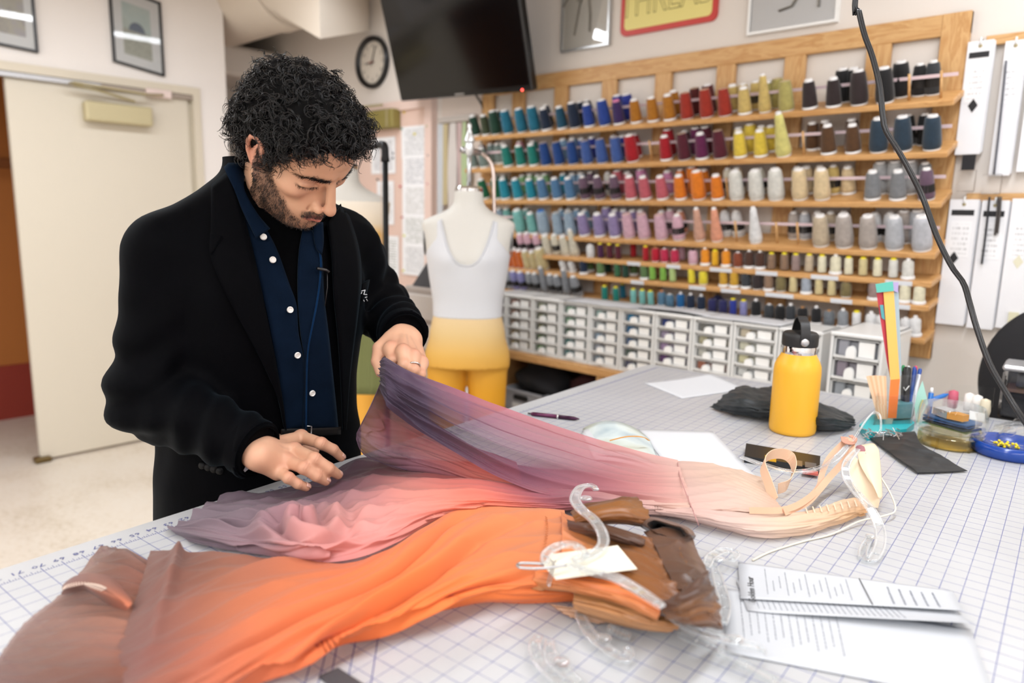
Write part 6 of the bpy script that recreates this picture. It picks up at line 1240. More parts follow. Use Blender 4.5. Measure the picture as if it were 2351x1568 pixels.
ribbon('long_strap', [(1948, 1008, .092), (1956, 1030, .082), (1935, 1062, .058), (1905, 1095, .036), (1880, 1125, .024), (1850, 1155, .026), (1800, 1176, .032)], .011, strap2_m, dr1, nrm=view)
ribbon('strap_knot', [(1938, 1004, .092), (1942, 1016, .09), (1954, 1018, .09), (1960, 1008, .09), (1952, 1000, .094)], .012, pbr('knot_rose', 'c58f7a', .6), dr1, nrm=(0, 0, 1))
seam('drawstring', [(1728, 1286, .002), (1770, 1266, .002), (1840, 1244, .002), (1910, 1226, .003), (1975, 1196, .008), (2030, 1184, .012), (2056, 1170, .014), (2042, 1128, .03), (2012, 1080, .05), (1988, 1040, .07)], .0016, pbr('ecru_cord', 'e4dbc9', .8), dr1)
m = MB()
for k_ in range(9): x = 1850+k_*16; y = 1166-k_*2.6; m.tube([on_t(x, y, .026), on_t(x+5, y+14, .028)], .0011, 4)
m.build('zipper_teeth', pbr('tape_cream', 'ead6bd', .7), dr1, kind='stuff')
# ---------------------------------------------------------------- brown and orange dress
dr2 = thing('short_sleeved_dress' if False else 'dip_dyed_dress', 'long sheer dress dyed brown to bright orange with a brown satin bodice', 'dress', on_t(800, 1400))
ctrl = [[(370, 1300, .014), (300, 1262, .010), (262, 1256, .010), (232, 1253, .016)], [(390, 1345, .018), (300, 1335, .012), (215, 1318, .012), (150, 1352, .004)], [(400, 1400, .02), (290, 1400, .014), (160, 1392, .010), (62, 1425, .003)], [(400, 1470, .02), (270, 1470, .018), (120, 1462, .010), (8, 1492, .003)], [(400, 1550, .02), (260, 1555, .022), (100, 1555, .014), (-30, 1560, .003)], [(400, 1640, .02), (230, 1650, .018), (70, 1650, .010), (-60, 1650, .003)]]
cols = [['8f5e4e', '7a5548', '7a584c', '866255'], ['b0705a', '96604f', '8f6758', '9a7568'], ['b9765c', 'a8735e', '9b7264', '96746a'], ['b5735c', 'a06c5b', '8f6759', '8a685e'], ['a5654f', '7f5143', '7d584d', '80605a'], ['95594a', '7a4f44', '76544c', '7a5c56']]
cloth('skirt_under', ctrl, cols, 130, 150, ridges([(.005, 11, .3, .1, .9, .4, .5), (.003, 17, 1., -.1, .9, .7, .5)]), dr2, a_grid=[[.97, .9, .85, .85], [.95, .88, .78, .80], [.95, .85, .72, .74], [.95, .85, .76, .76], [.95, .92, .86, .8], [.95, .94, .9, .85]], noise=(.003, 22, 8))
ctrl = [
 [(1296, 1172, .020), (1180, 1166, .026), (1060, 1168, .032), (960, 1218, .030), (880, 1262, .022), (790, 1290, .014), (690, 1284, .010), (590, 1278, .010), (500, 1268, .012), (430, 1268, .022), (385, 1263, .024), (345, 1262, .018)],
 [(1300, 1200, .036), (1185, 1200, .040), (1065, 1212, .046), (965, 1256, .046), (885, 1292, .040), (795, 1312, .032), (695, 1310, .028), (595, 1306, .026), (505, 1302, .026), (430, 1304, .034), (375, 1305, .036), (330, 1312, .024)],
 [(1306, 1240, .044), (1190, 1246, .046), (1072, 1262, .048), (970, 1298, .048), (890, 1328, .044), (800, 1348, .040), (700, 1352, .038), (600, 1352, .036), (505, 1352, .036), (425, 1358, .040), (362, 1362, .038), (310, 1372, .022)],
 [(1312, 1285, .044), (1195, 1292, .046), (1078, 1308, .048), (975, 1340, .048), (893, 1368, .046), (803, 1392, .044), (700, 1402, .042), (598, 1412, .042), (500, 1420, .042), (412, 1426, .042), (345, 1430, .038), (288, 1438, .020)],
 [(1316, 1325, .036), (1198, 1330, .040), (1085, 1342, .042), (982, 1372, .042), (896, 1402, .042), (805, 1430, .042), (698, 1452, .042), (592, 1470, .042), (488, 1486, .042), (395, 1496, .042), (322, 1502, .036), (258, 1502, .018)],
 [(1318, 1358, .022), (1200, 1362, .024), (1092, 1368, .028), (988, 1392, .030), (898, 1424, .030), (806, 1456, .032), (692, 1494, .032), (580, 1526, .034), (470, 1552, .036), (372, 1568, .036), (300, 1576, .030), (240, 1572, .014)],
 [(1316, 1380, .006), (1206, 1386, .004), (1100, 1388, .004), (1000, 1408, .004), (906, 1442, .004), (812, 1470, .004), (716, 1522, .004), (610, 1566, .006), (480, 1622, .008), (370, 1650, .010), (290, 1660, .008), (225, 1660, .004)]]
cols = [
 ['e89060', 'e88d5c', 'ec8a54', 'ee8350', 'ec7f50', 'dd7a52', 'c97656', 'b06d55', '9a6552', '875c4f', '80584e', '7d574d'],
 ['e79060', 'e88c5a', 'ef8a52', 'f0844c', 'ee814c', 'e57c4e', 'd67a52', 'b97156', 'a16853', '8d5f51', '825a50', '7d584e'],
 ['dd8a5c', 'de8554', 'ea8650', 'f0854a', 'ef8248', 'ea7d4a', 'df7c4e', 'cb7652', 'b06c52', '935f50', '855a50', '7e584f'],
 ['de8858', 'de8452', 'ea854c', 'f08446', 'f08246', 'ec7d48', 'e47c4c', 'd57850', 'b86e52', '9a6151', '875a51', '80584f'],
 ['e68550', 'e8834c', 'ee8347', 'f28244', 'f18244', 'ee7d46', 'e67a4a', 'd6754e', 'bb6c52', '9a5f50', '875850', '7f574f'],
 ['e97f46', 'ee8046', 'f28244', 'f28042', 'f07e42', 'ec7a45', 'e4784a', 'd6744e', 'c06e53', 'a06352', '8a5a51', '80584f'],
 ['ec7c40', 'f07e42', 'f28042', 'f07e40', 'ee7c42', 'ea7846', 'e2764a', 'd8734e', 'c47054', 'a66654', '8e5c52', '80584f']]
def f2(U, V):
    d = ridges([(.0105, 3.1, .5, -1.35, .9, .42, .36), (.0060, 5.3, 1.6, -1.25, .9, .5, .4), (.0040, 5, .2, -.5, .9, .75, .3), (.0022, 11, .5, -1.1, .9, .6, .4), (.004, 7, 2., .25, .9, .06, .16)])(U, V)
    # two deep valleys sweeping to the camera-side corner
    for v0, k_, a_ in ((.72, 1.5, .022), (.40, 1.3, .014), (.98, 1.0, .016)):
        l = V-(v0+k_*(U-.45)); d = d-a_*np.exp(-(l/.026)**2)*np.exp(-((U-.42)/.30)**2)+a_*.8*np.exp(-((l+.06)/.045)**2)*np.exp(-((U-.42)/.32)**2)
    d = d*np.clip((1-V)*7, 0, 1)**.7*np.clip(V*9+.25, 0, 1)
    d = d+.014*np.exp(-((U-.86-.05*V)/.022)**2)*np.clip(1-V*1.4, 0, 1)   # rolled fold near the hem
    return d
cloth('skirt', ctrl, cols, 300, 170, f2, dr2, alpha=.97, noise=(.0025, 22, 11))
# turned-back hem flap with a line of stitching
ctrl = [[(300, 1372, .020), (250, 1330, .034), (205, 1312, .036), (172, 1322, .026), (148, 1346, .010)], [(300, 1392, .030), (250, 1356, .042), (205, 1340, .042), (170, 1345, .030), (143, 1356, .010)], [(290, 1402, .020), (245, 1376, .024), (205, 1364, .022), (172, 1362, .016), (144, 1360, .005)]]
cols = [['b8705a', '8a5f54', '8d6357', '86605a', '805e56'], ['cc7858', 'a56a56', '8f6054', '875d54', '7f5b52'], ['a05f4c', '6c463b', '6a463c', '6f4e45', '785650']]
o, P = cloth('hem_flap', ctrl, cols, 60, 24, lambda U, V: .003*np.sin(8*U+3*V), dr2, alpha=.97, noise=(.0015, 40, 2))
m = MB(); zz_ = P[13]; 
for k_ in range(18, 58): c_ = zz_[k_]+np.array([0, 0, .0012]); e_ = P[11 if k_ % 2 else 14][min(59, k_+1)]+np.array([0, 0, .0012]); m.tube([c_, e_], .0007, 4)
m.build('hem_stitching', pbr('ecru_thread', 'd9c3b4', .8), dr2, kind='stuff')
# waist stitching and brown satin bodice
m = MB(); tk = [on_t(x, y, h) for x, y, h in ((1254, 1186, .040), (1256, 1215, .048), (1252, 1245, .051), (1250, 1275, .051), (1247, 1300, .05))]; S_ = spline(tk, 40)
for k_ in range(39): o_ = np.array([.0016, .0006, .0])*(1 if k_ % 2 else -1); m.tube([S_[k_]+o_, S_[k_+1]-o_], .0006, 4)
m.build('waist_stitching', pbr('rust_thread', 'b5683c', .8), dr2, kind='stuff')
sat = vcol('brown_satin', .38, .5, sheen=.1, bump=((900., 2), (.15, .0004)), alpha=True, trans=.05)
def panel(name, ctrl, c, nu, nv, amp, cnt, ph, drift=.1, seed=3, shade=None):
    cols = [[c if shade is None else shade[i % len(shade)] for _ in r] for i, r in enumerate(ctrl)]
    return cloth(name, ctrl, cols, nu, nv, ridges([(amp, cnt, ph, drift, .9, .5, .8), (amp*.5, cnt*2.1, ph+1, -drift, .9, .5, .8)]), dr2, sat, (.0016, 45, seed), alpha=1., thick=.0012)[1]
panel('bodice_under', [[(1316, 1350, .030), (1400, 1372, .034), (1480, 1402, .036), (1560, 1428, .030)], [(1318, 1372, .036), (1400, 1394, .040), (1480, 1420, .040), (1560, 1438, .030)], [(1318, 1390, .024), (1400, 1412, .028), (1478, 1434, .026), (1540, 1446, .020)], [(1336, 1404, .008), (1400, 1424, .008), (1476, 1440, .008), (1530, 1448, .008)]], 'a87347', 70, 50, .0055, 5, .3, .05, 5, ['b58052', 'a06c40', 'b88458', '9c6e48'])
panel('bodice_under', [[(1262, 1386, .010), (1330, 1398, .014), (1400, 1420, .012)], [(1285, 1402, .008), (1335, 1412, .008), (1390, 1428, .006)], [(1310, 1418, .003), (1340, 1424, .003), (1375, 1432, .003)]], 'b58a6c', 30, 20, .003, 3, .3)
panel('bodice_side', [[(1235, 1300, .046), (1330, 1322, .052), (1440, 1345, .058), (1520, 1392, .056)], [(1225, 1325, .04), (1325, 1345, .05), (1430, 1368, .054), (1515, 1410, .05)], [(1215, 1352, .026), (1320, 1362, .036), (1425, 1388, .042), (1510, 1424, .04)]], 'c07038', 60, 30, .004, 3, .2, .05, 6, ['d8743a', 'c87440', 'a87042'])
ctrl = [[(1288, 1176, .030), (1340, 1196, .050), (1392, 1212, .060), (1440, 1222, .064), (1480, 1234, .062), (1512, 1250, .056)], [(1290, 1215, .046), (1345, 1235, .056), (1402, 1250, .060), (1455, 1262, .064), (1504, 1280, .064), (1545, 1302, .056)], [(1290, 1258, .048), (1350, 1275, .056), (1415, 1296, .060), (1478, 1315, .064), (1530, 1334, .064), (1572, 1350, .056)], [(1288, 1300, .048), (1355, 1318, .054), (1430, 1340, .058), (1500, 1362, .062), (1556, 1378, .060), (1606, 1392, .054)], [(1290, 1340, .044), (1370, 1358, .05), (1455, 1382, .05), (1520, 1402, .05), (1580, 1412, .05), (1634, 1418, .044)]]
sh_ = ['dd8450', 'c07742', '8f5c30', '7f4d25', '78471f', '6d401c']
cloth('bodice_panel', ctrl, [sh_]*5, 90, 70, ridges([(.0045, 4, .4, .25, .9, .5, .8), (.002, 9, 1.4, -.25, .9, .5, .8)]), dr2, sat, (.0016, 45, 7), alpha=1., thick=.0012)
panel('bodice_lining', [[(1478, 1222, .060), (1510, 1214, .064), (1545, 1210, .062), (1578, 1216, .052)], [(1500, 1250, .062), (1535, 1248, .064), (1570, 1250, .062), (1596, 1258, .050)], [(1520, 1290, .064), (1560, 1288, .066), (1595, 1292, .062), (1618, 1304, .048)], [(1538, 1325, .064), (1578, 1328, .066), (1610, 1334, .06), (1634, 1345, .044)], [(1556, 1352, .062), (1596, 1360, .062), (1625, 1370, .056), (1648, 1380, .040)]], '54351f', 50, 60, .003, 2.5, .4, .2, 8, ['5c3d2a', '5a3a28', '553726', '4e3222'])
panel('bodice_band', [[(1312, 1180, .052), (1340, 1160, .064), (1385, 1150, .070), (1430, 1142, .072), (1462, 1140, .066)], [(1318, 1190, .060), (1350, 1174, .076), (1395, 1164, .082), (1440, 1160, .082), (1484, 1170, .070)], [(1322, 1198, .062), (1360, 1190, .078), (1405, 1184, .082), (1450, 1186, .080), (1494, 1198, .064)], [(1320, 1204, .050), (1360, 1202, .066), (1405, 1200, .070), (1450, 1204, .066), (1498, 1214, .050)]], '7a4820', 70, 36, .0055, 4, .2, .08, 9, ['6b3f1f', '87531f', '7c4a20', '543219'])
panel('bodice_band', [[(1302, 1192, .050), (1340, 1200, .070), (1390, 1204, .072), (1440, 1220, .070), (1480, 1240, .064)], [(1304, 1206, .058), (1345, 1214, .076), (1395, 1222, .078), (1440, 1238, .074), (1478, 1252, .066)], [(1312, 1216, .048), (1348, 1226, .062), (1392, 1236, .066), (1436, 1250, .064), (1470, 1258, .058)]], '4a2a16', 60, 26, .004, 3, .2, .1, 10, ['553119', '4a2a16', '3a2012'])
# twisted shoulder end and open armhole
panel('shoulder_twist', [[(1520, 1382, .060), (1560, 1360, .074), (1600, 1328, .078), (1625, 1310, .070)], [(1518, 1398, .066), (1565, 1385, .082), (1608, 1362, .084), (1636, 1350, .070)], [(1526, 1412, .062), (1575, 1408, .078), (1618, 1396, .078), (1648, 1392, .062)], [(1545, 1420, .048), (1590, 1424, .060), (1628, 1424, .056), (1656, 1432, .040)], [(1560, 1424, .03), (1600, 1434, .034), (1636, 1438, .03), (1660, 1444, .014)]], '6a4020', 60, 60, .006, 4, .5, .2, 12, ['4e2d1a', '4a2b18', '70451f', '7a4a22', '5d3a1e'])
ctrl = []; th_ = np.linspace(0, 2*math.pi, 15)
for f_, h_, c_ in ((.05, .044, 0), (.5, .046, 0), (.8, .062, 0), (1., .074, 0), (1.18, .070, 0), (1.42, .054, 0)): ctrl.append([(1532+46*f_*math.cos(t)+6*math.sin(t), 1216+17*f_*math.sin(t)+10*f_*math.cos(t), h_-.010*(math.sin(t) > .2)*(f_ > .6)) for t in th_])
cols = [['120a06']*15, ['180e08']*15, ['2a1a10']*15, ['4a2d1b']*15, ['5b3b27']*15, ['553622']*15]  # near-black centre paints the shade inside the armhole hollow
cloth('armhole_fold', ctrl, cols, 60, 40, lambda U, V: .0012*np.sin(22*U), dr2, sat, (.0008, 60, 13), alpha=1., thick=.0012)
fr = MB()
for k_ in range(60):
    x, y = [(1560+k_*.9, 1262+k_*2.1), (1500+k_*.75, 1262+k_*1.9), (1600-k_*1.1, 1330+k_*1.0)][k_ % 3]; b_ = on_t(x, y, .066); fr.tube([b_, b_+RNG.normal(size=3)*np.array([.003, .003, .002])+np.array([0, 0, .002])], .0003, 3)
fr.build('frayed_threads', pbr('ochre_thread', '8a5a2c', .8), dr2, kind='stuff')
# ================================================================== THINGS ON THE TABLE
def hgt(P, ypx):
    lo, hi = 0., .8
    for _ in range(40):
        m_ = (lo+hi)/2
        if px_of(P+np.array([0, 0, m_]))[1] > ypx: lo = m_
        else: hi = m_
    return lo
# yellow bottle
B0 = on_t(1818, 990); dB = float((CM @ (B0-CAM))[2]); rB = 51*dB/F_PX
bt = thing('water_bottle', 'yellow steel water bottle with a black strap lid standing on the mat', 'bottle', B0); MBt = trn(B0)
h1, h2, h3, h4 = hgt(B0, 838), hgt(B0, 809), hgt(B0, 793), hgt(B0, 762)
yel = pbr('yellow_powder_coat', 'edb02f', .38, spec=.45, bump=.12, bs=900, bd=.0004)
MB().lathe([(rB*.70, h2), (rB*.74, h2-.004), (rB*.90, h1+.010), (rB*.975, h1), (rB, h1-.014), (rB, .010), (rB*.97, .003), (rB*.9, 0)], 48, MBt).build('body', yel, bt, smooth=True, auto=50)
MB().lathe([(rB*.70, h3+.002), (rB*.715, h3), (rB*.715, h2-.001), (rB*.70, h2-.004)], 40, MBt).build('steel_neck', chrome_m, bt, smooth=True, auto=40)
cap = MB().lathe([(.001, h4+.001), (rB*.66, h4), (rB*.74, h4-.004), (rB*.76, h4-.010), (rB*.76, h3+.004), (rB*.74, h3)], 48, MBt).build('lid', pbr('matt_black', '1a1a1b', .5), bt, smooth=True, auto=50)
tc_ = unit(np.array([CAM[0]-B0[0], CAM[1]-B0[1], 0])); sd_ = np.cross(tc_, (0, 0, 1)); fw = unit(tc_+sd_*-.25); hs = hgt(B0, 728)
S_ = spline([B0+fw*rB*.80+np.array([0, 0, (h3+h4)/2-.004]), B0+fw*rB*.82+np.array([0, 0, h4+.002]), B0+fw*rB*.60+np.array([0, 0, h4+.022]), B0+fw*rB*.28+np.array([0, 0, hs-.006]), B0-fw*rB*.1+np.array([0, 0, hs]), B0-fw*rB*.5+np.array([0, 0, hs-.012]), B0-fw*rB*.8+np.array([0, 0, h4]), B0-fw*rB*.80+np.array([0, 0, (h3+h4)/2])], 30)
u_ = unit(np.cross(fw, (0, 0, 1))); t_ = np.gradient(S_, axis=0); P = []
for k_ in range(30):
    n_ = unit(np.cross(t_[k_], u_)); wd = .0098; P.append([S_[k_]+u_*wd*a+n_*.002*b for a, b in ((-1, -1), (1, -1), (1, 1), (-1, 1))])
MB().grid(np.array(P), wrap_v=True).build('strap', pbr('matt_black', '1a1a1b', .5), cap, smooth=True, auto=40)
p_ = B0+fw*(rB*.80+.003)+np.array([0, 0, (h3+h4)/2-.002]); MB().lathe([(.001, .002), (.0075, .0015), (.0088, .0005), (.009, -.002)], 20, frame_m(p_, u_, np.cross(fw, u_), fw)).build('strap_rivet', metal_m, cap, smooth=True)
# dark cloths
def flatcloth(label, ctrl, col, nu=70, nv=50, amp=.004, cnt=4, seed=3, alpha=1., name='black_cloth', th=.0012, folds=None):
    t = thing(name, label, 'cloth', on_t(ctrl[1][1][0], ctrl[1][1][1])); cols = [[col]*len(r) for r in ctrl]
    cloth('cloth', ctrl, cols, nu, nv, folds or ridges([(amp, cnt, .3, .35, .9, .5, .7), (amp*.5, cnt*2.3, 1., -.4, .9, .6, .6)]), t, blackc, (amp*.5, 40, seed), alpha=alpha, thick=th); return t
blackc = vcol('black_satin', .5, .4, sheen=.08, bump=((1200., 2), (.12, .0004)))
flatcloth('crumpled black cloth heap behind the yellow bottle', [[(1690, 893, .03), (1712, 884, .045), (1740, 893, .03), (1775, 890, .04), (1830, 900, .03), (1890, 925, .02), (1945, 950, .012)], [(1665, 905, .035), (1700, 905, .05), (1745, 915, .045), (1790, 918, .05), (1845, 925, .045), (1900, 940, .04), (1960, 962, .02)], [(1645, 922, .02), (1690, 930, .035), (1740, 938, .035), (1790, 942, .04), (1845, 950, .04), (1900, 960, .045), (1962, 972, .015)], [(1630, 935, .004), (1680, 950, .008), (1735, 958, .01), (1790, 964, .012), (1845, 978, .012), (1890, 985, .012), (1940, 985, .004)]], '1b2124', 90, 50, .006, 5)
flatcloth('flat black cloth piece lying in front of the round clear boxes', [[(1992, 1003, .004), (2050, 998, .012), (2100, 990, .022)], [(2030, 1030, .006), (2080, 1022, .018), (2116, 1020, .022)], [(2070, 1060, .006), (2125, 1052, .010), (2165, 1050, .012)], [(2106, 1087, .003), (2165, 1085, .003), (2221, 1082, .003)]], '15181b', 50, 50, .003, 2)
# papers
def sheet(label, name, quad, mat, h=.0006, curl=None, cat='paper', n=14, group=None):
    """quad: four pixels, near-left going round"""
    q_ = [on_t(x, y, h) for x, y in quad]; P = np.zeros((n, n, 3))
    for i in range(n):
        for j in range(n):
            u, v = i/(n-1), j/(n-1); p = (q_[0]*(1-u)+q_[1]*u)*(1-v)+(q_[3]*(1-u)+q_[2]*u)*v; P[i, j] = p+np.array([0, 0, curl(u, v) if curl else 0])
    t = thing(name, label, cat, q_[0], group); o = MB().grid(P).build('sheet', mat, t, smooth=True, fix=False); md = o.modifiers.new('s', 'SOLIDIFY'); md.thickness = .00025; md.offset = 1 
    return t, q_, P
sheet('plain white sheet lying at the far end of the mat before the drawers', 'paper_sheet', [(1478, 879), (1566, 915), (1716, 893), (1630, 866)], paper_m, .0008, lambda u, v: .012*v*v*(1-u))
sheet('large white sheet under the pink dress beside the open booklet', 'paper_sheet', [(1466, 985), (1560, 1105), (1736, 1094), (1636, 990)], paper_m, .0008)
bk = thing('open_booklet', 'open booklet with a pale blue page arching up beside the pink dress', 'booklet', on_t(1400, 1020)); bl_ = pbr('page_blue', 'c3d0d3', .35)
q = N('page_print'); q.set(Base_Color=q.ramp(q.noise(9., 3), [(.35, lin('aebfc6')), (.5, lin('d3dedd')), (.65, lin('c8cfc0'))]), Roughness=.3); pgm = q.m
def arch(quad, hh, mat, name, n=24, h0=.001, skew=0.):
    q_ = [on_t(x, y, h0) for x, y in quad]; P = np.zeros((n, 8, 3))
    for i in range(n):
        for j in range(8):
            u, v = i/(n-1), j/7; p = (q_[0]*(1-u)+q_[1]*u)*(1-v)+(q_[3]*(1-u)+q_[2]*u)*v; P[i, j] = p+np.array([0, 0, hh*math.sin(math.pi*min(1, u*1.0))**.8*(.6+.4*(1-v))])
    o = MB().grid(P).build(name, mat, bk, smooth=True, fix=False); md = o.modifiers.new('s', 'SOLIDIFY'); md.thickness = .0005
arch([(1338, 985), (1492, 1010), (1520, 1075), (1370, 1040)], .030, pgm, 'printed_page'); arch([(1336, 990), (1488, 1018), (1516, 1082), (1366, 1048)], .020, paper_m, 'blank_page', h0=.0008); arch([(1334, 994), (1484, 1026), (1512, 1086), (1364, 1056)], .010, paper_m, 'blank_page', h0=.0006)
ribbon('page_marker', [(1400, 1012, .034), (1440, 1003, .044), (1475, 1004, .043), (1490, 1012, .03)], .004, pbr('orange_marker', 'd99a4a', .6), bk, nrm=(0, 0, 1))
pn = thing('pen', 'dark plum ballpoint pen lying by the table edge', 'pen', on_t(1268, 955)); a, b = on_t(1212, 949, .005), on_t(1330, 962, .005); d_ = b-a
MB().tube([a+d_*.06, a+d_*.1, a+d_*.58], [.003, .005, .0052], 12).build('barrel', pbr('plum_metal', '5a2546', .3, .5), pn, smooth=True); MB().tube([a+d_*.60, a+d_*.9, a+d_*.94, b], [.0052, .0048, .0035, .0012], 12).build('grip', pbr('plum_dark', '3f1c38', .35, .5), pn, smooth=True)
MB().tube([a+d_*.575, a+d_*.605], .0056, 12).build('ring', chrome_m, pn, smooth=True); MB().tube([a, a+d_*.07], .002, 8).build('clicker', black_m, pn, smooth=True)
cs = thing('flat_case', 'flat black case with an amber insert under the clear hanger', 'case', on_t(1800, 1065))
q_ = [on_t(x, y, .0) for x, y in ((1708, 1062), (1880, 1090), (1882, 1062), (1712, 1032))]; MB().poly(q_, .014, (0, 0, 1)).build('shell', pbr('case_black', '17181a', .35), cs)
for x0, c_ in ((1768, 'b98a1a'), (1828, '6b5a4a'), (1860, '55565a')): MB().poly([on_t(x, y, .0142) for x, y in ((x0-12, 1048+(x0-1712)*.17), (x0+14, 1052+(x0-1712)*.17), (x0+14, 1040+(x0-1712)*.17), (x0-12, 1036+(x0-1712)*.17))], .0012, (0, 0, 1)).build('insert', pbr('ins_'+c_, c_, .3), cs)
MB().poly([on_t(x, y, .006) for x, y in ((1842, 1088), (1878, 1093), (1878, 1086), (1842, 1081))], .004, (0, 0, 1)).build('red_end', pbr('coral_plastic', 'c9675c', .4), cs)
# sheets of notes
wp = pbr('note_paper', 'bfc2c7', .6); inkp = pbr('note_ink', '8d9098', .8); inkd = pbr('print_black', '1a1a1c', .6)
def notes(label, quad, h, curl, cols_, seed, head=None, rule=None):
    t, q_, P = sheet(label, 'note_sheet', quad, wp, h, curl, 'paper', 18, 'note sheets at the lower right'); r = np.random.default_rng(seed); n = P.shape[0]-1
    def at(u, v): 
        i, j = min(n-1, int(u*n)), min(n-1, int(v*n)); fu, fv = u*n-i, v*n-j; return (P[i, j]*(1-fu)+P[i+1, j]*fu)*(1-fv)+(P[i, j+1]*(1-fu)+P[i+1, j+1]*fu)*fv
    m = MB(); ex = unit(q_[3]-q_[0]); ey = unit(np.cross((0, 0, 1), ex))
    for (u, v0, v1, wig) in cols_:
        v = v0
        while v < v1:
            L = r.uniform(.015, .05); pts = []
            for k_ in range(6): pts.append(at(u+wig*.22*math.sin(k_*2.3+u*90+v*40), min(.99, v+L*k_/5))+np.array([0, 0, .0007]))
            m.tube(pts, .00035, 3); v += L+r.uniform(.008, .02)
    m.build('handwriting', inkp, t, kind='stuff', fix=False)
    if head: 
        c_ = at(*head[1])+np.array([0, 0, .0008]); text_obj('heading', head[0], head[2], frame_m(c_, ex, ey, (0, 0, 1)), inkd, t, extrude=.0001)
    if rule: MB().tube([at(*rule[0])+np.array([0, 0, .0006]), at(*rule[1])+np.array([0, 0, .0006])], .0006, 4).build('ruled_line', inkd, t)
    return t
# u runs left to right along the long side, v from the camera's side to the far side
rs = [(.06+.032*k_, .1+.08*(k_ % 3), .95-.1*((k_*7) % 4), .008) for k_ in range(15)]
notes('lowest note sheet, its wide blank end towards the camera', [(1668, 1500), (2290, 1620), (2228, 1446), (1655, 1350)], .0008, lambda u, v: .001, [(.08+.033*k_, .25+.05*(k_ % 3), .9, .010) for k_ in range(13)], 3)
notes('middle note sheet with a curling near edge', [(1716, 1402), (2240, 1457), (2186, 1392), (1690, 1330)], .0035, lambda u, v: .016*(1-v)**2*max(0, u-.1), [(.06+.026*k_, .1, .9, .006) for k_ in range(26)], 5)
notes('top note sheet headed Golden Hour with a ruled line', [(1700, 1374), (2212, 1412), (2188, 1357), (1694, 1290)], .006, lambda u, v: .006*(1-v)**2*u, [(.13+.032*k_, .15+.1*(k_ % 3), .85-.15*((k_*5) % 3), .006) for k_ in range(13)]+[(.70+.05*k_, .1, .75, .02) for k_ in range(5)], 7, ('Golden Hour', (.055, .25), .0125), ((.66, .0), (.56, .98)) if False else ((.60, .02), (.58, .98)))
# manila tags
man_m = pbr('manila', 'e9d3b6', .65); tagw = pbr('manila_pale', 'ece5d2', .65)
tg = thing('manila_tag', 'curled manila tag with a pink ringed hole tied to the right hanger', 'tag', on_t(1990, 1100))
def tagsurf(rows, name):
    G = np.array([[on_t(*p) for p in r] for r in rows]); o = MB().grid(up2(G, 24, 24)).build(name, man_m, tg, smooth=True, fix=False); md = o.modifiers.new('s', 'SOLIDIFY'); md.thickness = .0006
tagsurf([[(1966, 1024, .070), (1985, 1020, .072), (2006, 1018, .070), (2018, 1032, .064)], [(1972, 1060, .064), (1992, 1062, .066), (2010, 1064, .062), (2022, 1068, .054)], [(1990, 1095, .052), (2002, 1100, .052), (2014, 1104, .048), (2025, 1108, .040)], [(2012, 1130, .038), (2016, 1140, .036), (2022, 1146, .030), (2026, 1142, .026)]], 'card')
tagsurf([[(1962, 1046, .070), (1974, 1060, .062), (1984, 1076, .056), (1996, 1092, .05)], [(1950, 1072, .056), (1968, 1088, .048), (1990, 1106, .042), (2012, 1126, .036)], [(1956, 1110, .036), (1975, 1124, .030), (1998, 1138, .024), (2020, 1148, .020)], [(1976, 1144, .018), (1990, 1154, .014), (2004, 1164, .010), (2016, 1166, .010)]], 'card')
p_ = on_t(1975, 1032, .072); nv_ = -unit(ray(1975, 1032)); x_ = unit(np.cross(nv_, (0, 0, 1))); MB().lathe([(.0035, .0012), (.0085, .001), (.0088, 0), (.0035, 0)], 8, frame_m(p_, x_, np.cross(nv_, x_), nv_)).build('hole_ring', pbr('rose_ring', 'a8727a', .6), tg)
t2 = thing('price_tag', 'pale blank tag pinned under the hanger hook on the brown bodice', 'tag', on_t(1350, 1290, .07))
MB().poly([on_t(x, y, h) for x, y, h in ((1246, 1293, .066), (1268, 1273, .068), (1418, 1253, .072), (1463, 1307, .072), (1276, 1331, .068), (1252, 1304, .066))], .0007, (0, 0, 1)).build('card', tagw, t2)
sp = MB(); sp.tube(spline([on_t(x, y, .072) for x, y in ((1245, 1272), (1262, 1284), (1272, 1296), (1268, 1318), (1262, 1344))], 16), .0007, 6); sp.tube(spline([on_t(x, y, .073) for x, y in ((1262, 1346), (1257, 1338), (1268, 1300), (1276, 1288))], 12), .0007, 6)
tag(sp.build('safety_pin', metal_m, smooth=True, loc=on_t(1262, 1310, .07)), 'steel safety pin through the pale tag by the hanger hook', 'pin')
